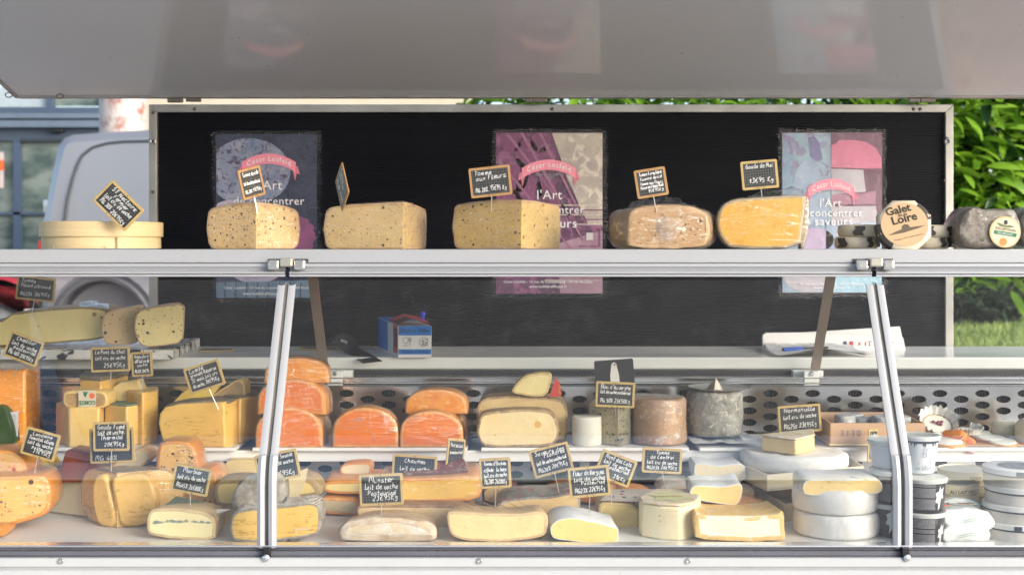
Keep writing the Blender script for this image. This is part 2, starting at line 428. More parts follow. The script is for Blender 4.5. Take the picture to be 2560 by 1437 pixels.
def block(name, label, cols, yb, yt, pm, rm=None, cap=.004, group=None, wrap=None, bevel=.0035, **k):
    """a cut block: plan corners as (picture column, distance), base and top rows at the first corner."""
    D0 = cols[0][1]; z0 = Z(yb, D0); z1 = Z(yt, D0); plan = [(X(c, d), d) for c, d in cols]
    t = thing(name, label, 'cheese', (plan[0][0], plan[0][1], z0), group)
    prism(t, 'paste', plan, z0, z1 - (cap if rm else 0), pm, bevel, **k)
    if rm: 
        c = [sum(p[i] for p in plan) / len(plan) for i in (0, 1)]
        prism(t, 'rind', [(c[0] + (a - c[0]) * 1.01, c[1] + (b - c[1]) * 1.01) for a, b in plan], z1 - cap - .0002, z1, rm, .0015)
    if wrap:
        c = [sum(p[i] for p in plan) / len(plan) for i in (0, 1)]
        prism(t, 'plastic_wrap', [(c[0] + (a - c[0]) * 1.03, c[1] + (b - c[1]) * 1.03) for a, b in plan], z0 + .0005, z1 + .003, wrap, .006)
    return t
# ---------------------------------------------------------------- writing: a hand-drawn stroke alphabet and printed lettering
G = {  # width | strokes of (x,y) digit pairs on a grid, base line y=2, small letters to 6, tall ones to 9
'a': '5|4636251413223243 464342', 'b': '4|19121314261546443212', 'c': '4|462615131242', 'd': '5|46261513224346 49434252', 'e': '4|14344546261513224243',
'f': '4|4938322120 1646', 'g': '5|46261524344346 4641302010', 'h': '5|1912 1326364542', 'i': '2|161322 1818', 'j': '3|3631201011 3838', 'k': '4|1912 46143242',
'l': '3|191312223233', 'm': '6|1612 1426363332 3446565352', 'n': '5|1612 1426364542', 'o': '5|362615132232434536', 'p': '5|1610 15263645443313', 'q': '5|46261513224346 4640',
'r': '4|1612 14263646', 's': '4|4636261524344342321213', 't': '4|29232242 1646', 'u': '5|16131222324346 46434252', 'v': '4|16224246', 'w': '6|161222344252 5666', 'x': '4|1642 4612', 'y': '5|161424 46403010', 'z': '4|16461242',
'A': '6|12391339625239 2444', 'B': '5|1912 193948363515 3544432212', 'C': '5|4938281613224243', 'D': '6|1912 193957543212', 'E': '5|49191242 1636', 'F': '5|491912 1636', 'G': '6|4938281613223252545534', 'H': '6|1912 5952 1656',
'K': '5|1912 49155242', 'L': '5|191242', 'M': '7|121939443969 6962', 'N': '6|12195259', 'O': '6|3918143222425356493839', 'P': '5|1912 1939484615', 'R': '5|1912 193948461552', 'S': '5|4939281736454332222213', 'T': '5|1959 3932', 'V': '5|193259',
'0': '5|392818132232434839', '1': '4|163932', '2': '5|18293947461242', '3': '5|193949363645433212', '4': '5|39145454 4642', '5': '5|4919163645443212', '6': '5|493814133243453515', '7': '5|194932 2646',
'8': '5|3928173645433222131536474839', '9': '5|48391917264548 4932', '%': '6|5912 1829281718 4454534344', '€': '5|49392713324243 0636 0535', ',': '2|2220', '.': '2|2222', "'": '2|2927', '-': '3|1434', '/': '4|1149', ' ': '3|'}
ACC = {'é': 'e', 'è': 'e', 'ê': 'e'}
def strokes(ch):
    base = ACC.get(ch, ch); g = G.get(base)
    if g is None: return 3, []
    w, s = g.split('|'); out = []
    for t in s.split():
        if len(t) % 2: t = t[:-1]
        out.append([(int(t[i]), int(t[i + 1])) for i in range(0, len(t), 2)])
    if ch == 'é': out.append([(2.6, 7.4), (4, 8.8)])
    if ch == 'è': out.append([(2, 8.8), (3.4, 7.4)])
    return int(w), out
def hand(lines, w, h, seed=0, lw=.0011):
    """ribbons for handwriting on a w x h board centred on 0 in the x,z plane; lines = (text, align, height fraction up, size)."""
    rnd = random.Random(seed); mb = MB()
    for text, al, yf, sz in lines:
        u = sz * h / 7.9; tot = sum(strokes(c)[0] + .6 for c in text) * u; k = min(1, (.86 if sum(abs(q[2] - yf) < .09 for q in lines) < 2 else (.36 if al == 'l' else .46)) * w / tot); ux = u * k
        x0 = -w / 2 + .07 * w if al == 'l' else (w / 2 - .07 * w - tot * k if al == 'r' else -tot * k / 2)
        z0 = (yf - .5) * h - 4 * u; drift = rnd.uniform(-.03, .05)
        for c in text:
            wd, st = strokes(c); jit = rnd.uniform(-.25, .25) * u; sc = rnd.uniform(.9, 1.12)
            for s in st:
                pts = [Vector((x0 + (px * sc + (py - 2) * .16) * ux, 0, z0 + jit + (py * sc) * u + (x0 + w / 2) * drift)) for px, py in s]
                if len(pts) == 2 and (pts[0] - pts[1]).length < 1e-7: pts[1] += Vector((.0008, 0, .0006))
                if len(pts) > 2:
                    q = []
                    for i in range(len(pts) - 1):
                        p0, p1, p2, p3 = pts[max(i - 1, 0)], pts[i], pts[i + 1], pts[min(i + 2, len(pts) - 1)]
                        for t in (0, .34, .67): q.append(.5 * ((2 * p1) + (p2 - p0) * t + (2 * p0 - 5 * p1 + 4 * p2 - p3) * t * t + (3 * p1 - p0 - 3 * p2 + p3) * t ** 3))
                    pts = q + [pts[-1]]
                V = []; n = len(pts); hw = lw * .5 * rnd.uniform(.85, 1.15)
                for i, p in enumerate(pts):
                    d = (pts[min(i + 1, n - 1)] - pts[max(i - 1, 0)]); d = d.normalized() if d.length > 1e-9 else Vector((1, 0, 0))
                    nn = Vector((-d.z, 0, d.x)) * hw; V += [p + nn, p - nn]
                mb.add(V, [(2 * i, 2 * i + 1, 2 * i + 3, 2 * i + 2) for i in range(n - 1)])
            x0 += (wd + .6) * ux
    return mb
TXT = {}
def type_mesh(text, bold=0, spacing=1.0, italic=0):
    """printed lettering as flat faces (from the program's own font), unit: capital-line height about 0.7, centred on x, baseline 0"""
    key = (text, bold, spacing, italic)
    if key not in TXT:
        c = bpy.data.curves.new('lettering', 'FONT'); c.body = text; c.align_x = 'CENTER'; c.offset = bold; c.space_character = spacing; c.shear = italic; c.resolution_u = 2
        o = bpy.data.objects.new('lettering', c); col.objects.link(o); dg = bpy.context.evaluated_depsgraph_get(); dg.update()
        me = bpy.data.meshes.new_from_object(o.evaluated_get(dg)); 
        TXT[key] = ([v.co.copy() for v in me.vertices], [tuple(p.vertices) for p in me.polygons])
        bpy.data.objects.remove(o); bpy.data.curves.remove(c); bpy.data.meshes.remove(me)
    return TXT[key]
def lettering(parent, text, size, fn, mat, name='lettering', bold=0, spacing=1.0, width=None, italic=0, rot=0):
    v, f = type_mesh(text, bold, spacing, italic); 
    if not v: return
    w = max(a.x for a in v) - min(a.x for a in v); k = size if width is None else width / w; kx = kz = k
    c, s = math.cos(R(rot)), math.sin(R(rot))
    return part(name, [fn(a.x * kx * c - a.y * kz * s, a.x * kx * s + a.y * kz * c) for a in v], f, mat, parent, smooth=False)
def grid_slate():
    t = NT('gridded_slate'); sp = t.n('ShaderNodeSeparateXYZ'); t.l(t.tc.outputs['Object'], sp.inputs[0]); out = []
    for ax in (0, 2):
        fr = t.math('FRACT', t.math('DIVIDE', sp.outputs[ax], .0049)); out.append(t.math('LESS_THAN', t.math('ABSOLUTE', t.math('SUBTRACT', fr, .5)), .075))
    g = t.math('MAXIMUM', out[0], out[1]); f = t.noise(t.coord(), 40, 4)
    cc = t.mix(t.ramp(f, [(.4, 0), (.8, 1)]), (.010, .012, .014), (.03, .033, .037)); cc = t.mix(t.math('MULTIPLY', g, .6), cc, (.16, .16, .15)); return t.done(cc, .42)
M['slate'] = grid_slate()
M['slate_plain'] = plain('plain_slate', (.028, .03, .038), .5)
M['frame_tan'] = wood('tan_board_edge', (.50, .36, .15), (.40, .28, .11)); M['frame_orange'] = wood('orange_board_edge', (.44, .25, .10), (.36, .20, .08))
def rrect(w, h, r, n=4):
    o = []
    for cx, cz, a in ((w / 2 - r, h / 2 - r, 0), (-w / 2 + r, h / 2 - r, 90), (-w / 2 + r, -h / 2 + r, 180), (w / 2 - r, -h / 2 + r, 270)):
        for i in range(n + 1): t = R(a + 90 * i / n); o.append((cx + r * math.cos(t), cz + r * math.sin(t)))
    return o
def card(cx, cy, w, h, roll, D, lines, label, yaw=0, pin=None, frame='frame_tan', lw=.00085, slate='slate', name='price_card'):
    """a small framed slate on a pin; w,h in picture widths at its own distance D, roll clockwise, yaw turns it away."""
    c = P(cx, cy, D); w *= D / F; h *= D / F
    t = thing(name, label, 'price card', c, 'price cards stuck in the cheeses')
    t.rotation_mode = 'XYZ'; Mx = Matrix.Rotation(R(yaw), 4, 'Z') @ Matrix.Rotation(R(roll), 4, 'Y')
    t.rotation_euler = Mx.to_euler()
    o = rrect(w, h, .0035); n = len(o); th = .0016; b = .0047; q = rrect(w - 2 * b, h - 2 * b, .0005, 1)
    V = [(x, 0, z) for x, z in o] + [(x * .985, -th * .5, z * .985) for x, z in o] + [(x, th, z) for x, z in o]
    ORG_t = ORG[t]; ORG[t] = Vector()
    fr = part('frame', V, [tuple(range(n, 2 * n))[::-1]] + [(i, (i + 1) % n, n + (i + 1) % n, n + i) for i in range(n)] + [(2 * n + i, 2 * n + (i + 1) % n, (i + 1) % n, i) for i in range(n)] + [tuple(range(2 * n, 3 * n))], M[frame], t, smooth=False)
    m = len(q); part('slate', [(x, -th * .5 - .0002, z) for x, z in q], [tuple(range(m))[::-1]], M[slate], t, smooth=False)
    if lines:
        hb = hand(lines, w - 2 * b, h - 2 * b, hash_(label), lw); hb.v = [v + Vector((0, -th * .5 - .0004, 0)) for v in hb.v]; hb.build('handwriting', M['chalk'], t, smooth=False)
    nb = MB()
    for dx, dz in ((0, h / 2 - .0025), (-.0055, -h / 2 + .0025), (.0055, -h / 2 + .0025)): nb.box(dx - .0008, dx + .0008, -th * .5 - .0009, 0, dz - .0008, dz + .0008)
    nb.build('fixing_hole', M['black'], t, smooth=False)
    if pin:
        a = Vector((0, th, -h / 2 + .008)); pb = P(pin[0], pin[1], D + .004) - c; pb = Mx.inverted() @ pb; e = pb + (pb - a).normalized() * .012
        MB().tube(a, e, .0009, 6).build('pin', M['pin'], t)
    ORG[t] = ORG_t
    return t
def hash_(s):
    h = 0
    for ch in s: h = (h * 31 + ord(ch)) % 99991
    return h
# ================================================================ THE SETTING
asph = NT('grey_asphalt'); f1 = asph.noise(asph.coord(rand=False), 60, 6); f2 = asph.noise(asph.coord(rand=False), .8, 4)
asph.done(asph.mix(asph.ramp(f1, [(.3, 0), (.7, 1)]), asph.mix(f2, (.34, .345, .35), (.41, .41, .41)), (.29, .295, .30)), .85, 0, asph.bump(f1, .5, .004))
LAWN_Z = CZ - .95
part('ground', [(-60, -90, 0), (60, -90, 0), (60, 4.4, 0), (-60, 4.4, 0)], [(0, 1, 2, 3)], asph.m, None, smooth=False, kind='structure')
kb = MB().box(-60, 60, 5.90, 6.05, 0, LAWN_Z + .02); kb.build('retaining_kerb', plain('pinkish_kerb_stone', (.55, .38, .30), .8, grime=.2), None, bevel=.01, kind='structure')
part('road', [(-60, 4.4, 0), (60, 4.4, 0), (60, 5.9, 0), (-60, 5.9, 0)], [(0, 1, 2, 3)], asph.m, None, smooth=False, kind='structure')
# lawn: one sheet with gentle unevenness, out to the horizon on the right; asphalt yard on the left
gr = NT('lawn_soil_and_grass'); c0 = gr.coord(rand=False)
gr.done(gr.mix(gr.ramp(gr.noise(c0, 3, 6, .7), [(.35, 0), (.65, 1)]), (.10, .17, .035), (.19, .24, .07)), .9, 0, gr.bump(gr.noise(c0, 60, 5), 1, .02))
def sheet(name, x0, x1, y0, y1, nx, ny, z, amp, mat, kind='structure'):
    V = [(x0 + (x1 - x0) * i / nx, y0 + (y1 - y0) * (j / ny) ** 2, z + amp * mnoise.noise(Vector((i * .7, j * .7, 3)))) for j in range(ny + 1) for i in range(nx + 1)]
    Fc = [(j * (nx + 1) + i, j * (nx + 1) + i + 1, (j + 1) * (nx + 1) + i + 1, (j + 1) * (nx + 1) + i) for j in range(ny) for i in range(nx)]
    return part(name, V, Fc, mat, None, kind=kind)
sheet('lawn', -1.0, 150, 6.05, 500, 60, 60, LAWN_Z, .05, gr.m)
sheet('yard', -150, -1.0, 6.05, 500, 4, 4, LAWN_Z, 0, asph.m)
# grass blades and daisies on the part of the lawn one sees
bl = MB(); ds = MB(); rr = random.Random(3)
for i in range(20000):
    y = 11 + 24 * rr.random() ** 1.6; x = X(rr.uniform(2370, 2570) if i % 2 else rr.uniform(1900, 3300), y); z = LAWN_Z - .03; h = rr.uniform(.05, .12); a = rr.uniform(0, 3.14); w = .012
    dx, dy = math.cos(a) * w, math.sin(a) * w; lx, ly = rr.uniform(-.05, .05), rr.uniform(-.05, .05)
    bl.add([(x - dx, y - dy, z), (x + dx, y + dy, z), (x + lx, y + ly, z + h)], [(0, 1, 2)])
gm = NT('grass_blade'); gi = gm.n('ShaderNodeNewGeometry'); gm.done(gm.mix(gi.outputs['Random Per Island'], (.12, .24, .03), (.32, .36, .10)), .6)
bl.build('grass', gm.m, None, smooth=False, kind='stuff')
for i in range(90):
    y = 11.5 + 14 * rr.random(); x = X(rr.uniform(2375, 2565), y); r = .018
    ds.add([(x + r * math.cos(k * 1.05), y + r * math.sin(k * 1.05), LAWN_Z + .10) for k in range(6)], [tuple(range(6))])
ds.build('daisies', M['paper'], None, smooth=False, kind='stuff')
# brick paving beside the stall (it shows in the glossy underside of the lid)
pv = thing('paved_area', None, None, (0, 0, 0), kind='structure')
bm_ = [rind('clay_paver_' + str(i), c, tuple(x * .8 for x in c), scale=20, rough=.8, bump=.4) for i, c in enumerate(((.42, .20, .12), (.5, .27, .17), (.36, .17, .11)))]
pb0 = None
for j in range(13):
    for i in range(13):
        x0 = 1.35 + i * .225 + (j % 2) * .11; y0 = 4.42 + j * .112
        bx = MB().box(-.105, .105, -.05, .05, 0, .03)
        if pb0 is None: pb0 = [part('paver', bx.v, bx.f, m, pv, smooth=False) for m in bm_]; meshes = [o.data for o in pb0]; [bpy.data.objects.remove(o) for o in pb0]
        o = bpy.data.objects.new('paver', meshes[rr.randrange(3)]); col.objects.link(o); o.parent = pv
        o.location = (x0, y0 + .05, .004 + rr.uniform(0, .004)); o.rotation_euler = (rr.uniform(-.01, .01), rr.uniform(-.01, .01), rr.uniform(-.02, .02))

# ---- row of houses across the street, behind the viewer: seen only as reflections
hb = thing('terraced_house', 'long brick house with a tiled roof on the far side of the square', 'house', (0, -42, 0))
brickm = rind('weathered_brick', (.30, .17, .12), (.36, .24, .18), scale=8, rough=.85)
MB().box(-26, 26, -48, -42, 0, 3.2).build('wall', brickm, hb, smooth=False)
part('roof', [(-26.5, -41.5, 3.1), (26.5, -41.5, 3.1), (26.5, -45, 4.9), (-26.5, -45, 4.9), (26.5, -48.5, 3.1), (-26.5, -48.5, 3.1)], [(0, 1, 2, 3), (3, 2, 4, 5), (0, 3, 5), (1, 4, 2)], plain('roof_tiles', (.10, .07, .06), .8), hb, smooth=False)
for i in range(12):
    x = -24 + i * 4.3; wf = MB().box(x, x + 1.3, -41.99, -41.93, .9, 2.4).build('window', M['white_paint'], hb, smooth=False, bevel=.01)
    MB().box(x + .08, x + 1.22, -41.925, -41.92, .98, 2.32).build('pane', plain('window_glass', (.02, .025, .03), .05), wf, smooth=False)

# unseen awning added at the left to block sky reflected in the curved glass
aw = thing('reflection_blocker', 'unseen dark grey awning added left of the lid to block sky reflections', 'reflection blocker', (-3.2, 1.4, 0))
prt = [(-4.2, .5, 2.2), (-1.42, .5, 2.2), (-1.42, 2.1, 2.6), (-4.2, 2.1, 2.6)]
part('cloth', [Vector(p) for p in prt] + [Vector(p) + Vector((0, 0, -.01)) for p in prt], [(0, 1, 2, 3), (7, 6, 5, 4), (0, 4, 5, 1), (1, 5, 6, 2), (2, 6, 7, 3), (3, 7, 4, 0)], plain('dark_grey_blocker', (.10, .10, .11), .8), aw, smooth=False)
for x, y in ((-4.1, .6), (-4.1, 2.0), (-2.6, .6)): MB().tube((x, y, 0), (x, y, 2.2 + (y - .5) * .24), .02, 10).build('pole', M['alu'], aw)

# ================================================================ LEFT BACKGROUND: building, column, van, red car
bb = thing('glass_fronted_building', 'blue grey framed glass shopfront behind the silver van', 'building', (-6, 13, LAWN_Z))
BF = plain('slate_blue_window_frame', (.06, .09, .145), .45); DB = 13.0
def bbox(name, x0, x1, y0, y1, mat, d0=0, d1=.12, parent=bb, D=DB, bevel=0):
    return MB().box(X(x0, D), X(x1, D), D + d0, D + d1, Z(y1, D), Z(y0, D)).build(name, mat, parent, smooth=False, bevel=bevel)
gl_sky = plain('painted_sky_pane', (.36, .43, .47), .08); gl_dk = NT('dim_shop_pane')  # upper left pane: reflected sky painted into its pale base colour
c0 = gl_dk.coord(scale=(1.5, 1, 3), rand=False); gl_dk.done(gl_dk.mix(gl_dk.ramp(gl_dk.noise(c0, 1.4, 4), [(.4, 0), (.62, 1)]), (.05, .08, .08), (.20, .24, .22)), .12)
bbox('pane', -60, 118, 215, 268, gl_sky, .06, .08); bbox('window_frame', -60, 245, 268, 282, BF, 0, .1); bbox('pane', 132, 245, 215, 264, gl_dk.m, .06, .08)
bbox('window_frame', 118, 131, 215, 268, BF, 0, .1); bbox('wall_panel', 245, 262, 215, 345, BF, .02, .1)
bbox('lintel_upper', -60, 262, 284, 297, plain('light_blue_grey_profile', (.13, .17, .23), .4), -.05, .1); bbox('lintel_groove', -60, 262, 297, 303, plain('shadow_gap_profile', (.05, .05, .06), .5), .01, .1)
bbox('lintel_lower', -60, 262, 303, 320, plain('blue_grey_profile', (.13, .17, .23), .4), -.08, .1); bbox('door_header', -60, 300, 320, 352, plain('dark_door_header', (.055, .075, .11), .45), .0, .12)
bbox('sensor', 128, 162, 322, 333, M['black'], -.06, 0, bevel=.01)
bbox('pane', -60, 33, 352, 690, gl_dk.m, .05, .07); bbox('window_frame', 33, 51, 352, 1000, BF, 0, .1); bbox('pane', 51, 300, 352, 700, gl_dk.m, .05, .07)
bbox('window_frame', 51, 300, 348, 355, plain('black_frame', (.03, .035, .045), .4), -.01, .1); bbox('transom', -60, 120, 530, 537, BF, .0, .1)
bbox('poster_strip', -5, 5, 380, 470, plain('white_red_poster', (.6, .5, .48), .5), .03, .045); bbox('poster_band', -6, 6, 400, 425, M['ink_orange'], .02, .04)
bbox('wall', -60, 1260, 700, 1000, plain('base_wall', (.3, .3, .3), .8), .3, .4)
bbox('cream_wall', 262, 1172, 180, 700, plain('cream_render', (.50, .45, .36), .85, grime=.1), .5, .8)
for k, (px, py, w) in enumerate(((20, 560, 60), (85, 575, 70), (60, 600, 80))):
    pass
cl = thing('rusty_column', 'round column with flaking white and rust coloured paint above the van roof', 'column', (X(307, 11.5), 11.5, LAWN_Z))
MB().lathe([(.2, -.5), (.2, 2.9)], (X(307, 11.5), 11.5, LAWN_Z), 32).build('shaft', rind('flaking_white_paint', (.48, .45, .43), (.28, .11, .09), scale=3.2, rough=.6, bump=.4, t0=.50, t1=.60), cl)
# bushes reflected / standing in front of the shop
def bush(name, label, cx, cy, z0, rx, ry, rz, n, mat, leaf=.05, seed=1, cat='bush'):
    r_ = random.Random(seed); t = thing(name, label, cat, (cx, cy, z0)); mb = MB()
    for i in range(n):
        u = Vector((r_.gauss(0, 1), r_.gauss(0, 1), r_.gauss(0, 1))).normalized(); k = r_.uniform(.55, 1.0) * (1 + .25 * mnoise.noise(u * 3 + Vector((seed, 0, 0))))
        c = Vector((cx + u.x * rx * k, cy + u.y * ry * k, z0 + rz + u.z * rz * k)); a = Vector((r_.gauss(0, 1), r_.gauss(0, 1), r_.gauss(0, .6))).normalized(); b = a.orthogonal().normalized()
        L = leaf * r_.uniform(.6, 1.3); mb.add([c - a * L, c + b * L * .35, c + a * L, c - b * L * .35], [(0, 1, 2, 3)])
    o = mb.build('foliage', mat, t, smooth=False); o['kind'] = 'stuff'
    for i in range(5):
        a = Vector((cx + r_.uniform(-.1, .1), cy, z0)); MB().tube(a, (cx + r_.uniform(-.6, .6) * rx, cy + r_.uniform(-.5, .5) * ry, z0 + rz * 1.2), .02, 6, .008).build('stem', plain('bark', (.08, .055, .035), .9), t)
    return t
def leafmat(name, c, c2, rough=.35):
    t = NT(name); gi = t.n('ShaderNodeNewGeometry'); oi = t.n('ShaderNodeObjectInfo')
    f = t.math('FRACT', t.math('ADD', gi.outputs['Random Per Island'], oi.outputs['Random']))
    cc = t.mix(f, c, c2); t.done(cc, rough, 0)
    tl = t.n('ShaderNodeBsdfTranslucent'); t.l(cc, tl.inputs[0]); mx = t.n('ShaderNodeMixShader'); mx.inputs[0].default_value = .28
    t.l(t.b.outputs[0], mx.inputs[1]); t.l(tl.outputs[0], mx.inputs[2]); t.l(mx.outputs[0], t.out.inputs[0]); return t.m
LG = leafmat('shrub_leaf', (.03, .06, .012), (.12, .16, .02))
bush('low_shrub', 'low yellowish shrub in front of the shop window at the far left', X(20, 12.4), 12.3, LAWN_Z, .55, .3, .38, 1500, LG, .05, 4)

def van():
    D = 9.3
    t = thing('parked_van', 'silver grey panel van parked behind the stall with its rear to the left', 'van', (X(300, D), D + .9, LAWN_Z))
    silver = NT('silver_grey_car_paint'); silver.done(silver.mix(silver.noise(silver.coord(), 2), (.27, .28, .31), (.24, .25, .28)), .28, .35, None, coat=.8)
    prof = [(98, 700), (97, 600), (103, 540), (112, 480), (124, 410), (135, 360), (148, 342), (170, 334), (250, 328), (380, 320), (700, 312), (900, 330), (1010, 480), (1150, 560), (1180, 700), (1180, 820), (980, 830), (370, 830)]
    arch = [(255 + 118 * math.cos(R(a)), 815 - 118 * math.sin(R(a))) for a in range(0, 181, 12)]
    prof = prof + arch + [(110, 830), (100, 780)]
    o = [(X(a, D), Z(b, D)) for a, b in prof]; n = len(o)
    inn = inset(o, .10); WD = 1.75
    V = [(a, D + .13 + .00, b) for a, b in inn]
    # side shell: belly out at the beltline, tumblehome towards the roof
    def yoff(z): h = (z - LAWN_Z) / 1.9; return .0 + .16 * max(0, h - .45) ** 1.3
    V = [(a, D + yoff(b), b) for a, b in inset(o, .06)] + [(a, D + .05 + yoff(b), b) for a, b in o] + [(a, D + WD - yoff(b), b) for a, b in o]
    Fc = [tuple(range(n))[::-1]] + [(i, (i + 1) % n, n + (i + 1) % n, n + i) for i in range(n)] + [(n + i, n + (i + 1) % n, 2 * n + (i + 1) % n, 2 * n + i) for i in range(n)] + [tuple(range(2 * n, 3 * n))]
    body = part('body', V, Fc, silver.m, t, angle=30)
    # pressed window outline: a dark seam
    seam = [(160, 560), (166, 500), (178, 445), (190, 408), (200, 388), (225, 368), (262, 357), (300, 353), (380, 351), (520, 350)]
    mb = MB(); q = [Vector((X(a, D), D + yoff(Z(b, D)) - .006, Z(b, D))) for a, b in seam]
    for a, b in zip(q, q[1:]): mb.tube(a, b, .010, 6)
    mb.build('window_seam', plain('rubber_seam', (.05, .06, .07), .5), t)
    q2 = [(160, 560), (158, 620), (158, 680)]; q = [Vector((X(a, D), D + yoff(Z(b, D)) - .005, Z(b, D))) for a, b in q2]; mb = MB()
    for a, b in zip(q, q[1:]): mb.tube(a, b, .007, 6)
    mb.build('pressed_crease', silver.m, t)
    MB().box(X(94, D), X(106, D), D + .1, D + .25, Z(532, D), Z(497, D)).build('door_handle', M['alu_bright'], t, bevel=.01)
    tl_ = NT('tail_light_red'); tl_.done((.75, .04, .02), .15)
    MB().box(X(83, D), X(100, D), D + .08, D + .28, Z(640, D), Z(600, D)).build('tail_light', tl_.m, t, bevel=.015)
    c = Vector((X(255, D), D + .12, Z(815, D)))
    MB().lathe([(.30, 0), (.335, .02), (.335, .2), (.25, .22)], c, 40, Matrix.Rotation(R(-90), 4, 'X')).build('tyre', M['dark_rubber'], t)
    MB().lathe([(0, .0), (.08, .01), (.2, .03), (.30, .0)], c, 40, Matrix.Rotation(R(-90), 4, 'X')).build('wheel_rim', plain('grey_wheel_cover', (.13, .135, .15), .5), t)
    ar = MB(); pr = [Vector((X(255, D) + .345 * math.cos(R(a)), D + .0, Z(815, D) + .345 * math.sin(R(a)))) for a in range(0, 181, 10)]
    for a, b in zip(pr, pr[1:]): ar.tube(a, b, .022, 6)
    ar.build('arch_lip', plain('grey_plastic', (.10, .10, .11), .5), t)
van()
def redcar():
    D = 7.7; t = thing('parked_car', 'red car parked behind the stall at the left edge, only its rear seen', 'car', (X(-150, D), D + .8, LAWN_Z))
    prof = [(93, 780), (95, 740), (90, 725), (84, 708), (60, 697), (-80, 682), (-150, 560), (-420, 560), (-560, 650), (-760, 680), (-790, 800), (-760, 830), (-520, 830)]
    prof += [(-10 - 0 + 95 * math.cos(R(a)) * -1, 812 - 95 * math.sin(R(a))) for a in range(0, 181, 15)] + [(88, 830)]
    o = [(X(a, D), Z(b, D)) for a, b in prof]; n = len(o); WD = 1.5; piv = Vector((X(93, D), D, 0)); Rz = Matrix.Translation(piv) @ Matrix.Rotation(R(22), 4, 'Z') @ Matrix.Translation(-piv)
    V = [(a, D + .0, b) for a, b in inset(o, .05)] + [(a, D + .05, b) for a, b in o] + [(a, D + WD, b) for a, b in o]
    V = [Rz @ Vector(v) for v in V]
    Fc = [tuple(range(n))[::-1]] + [(i, (i + 1) % n, n + (i + 1) % n, n + i) for i in range(n)] + [(n + i, n + (i + 1) % n, 2 * n + (i + 1) % n, 2 * n + i) for i in range(n)] + [tuple(range(2 * n, 3 * n))]
    red = NT('red_car_paint'); red.done((.30, .012, .018), .3, 0, None, coat=.8)
    part('body', V, Fc, red.m, t, angle=30)
    c = Rz @ Vector((X(-10, D), D + .04, Z(812, D)))
    MB().lathe([(.16, 0), (.22, .0), (.235, .02), (.235, .18)], c, 40, Matrix.Rotation(R(22), 4, 'Z') @ Matrix.Rotation(R(-90), 4, 'X')).build('tyre', M['dark_rubber'], t)
    MB().lathe([(0, .02), (.15, .03), (.17, 0)], c, 40, Matrix.Rotation(R(22), 4, 'Z') @ Matrix.Rotation(R(-90), 4, 'X')).build('wheel_rim', plain('grey_wheel_cover', (.13, .135, .15), .5), t)
    MB().box(X(62, D), X(92, D), D - .01, D + .05, Z(792, D), Z(772, D), Rz).build('reflector', plain('clear_lens', (.55, .45, .40), .2), t, bevel=.005)
redcar()

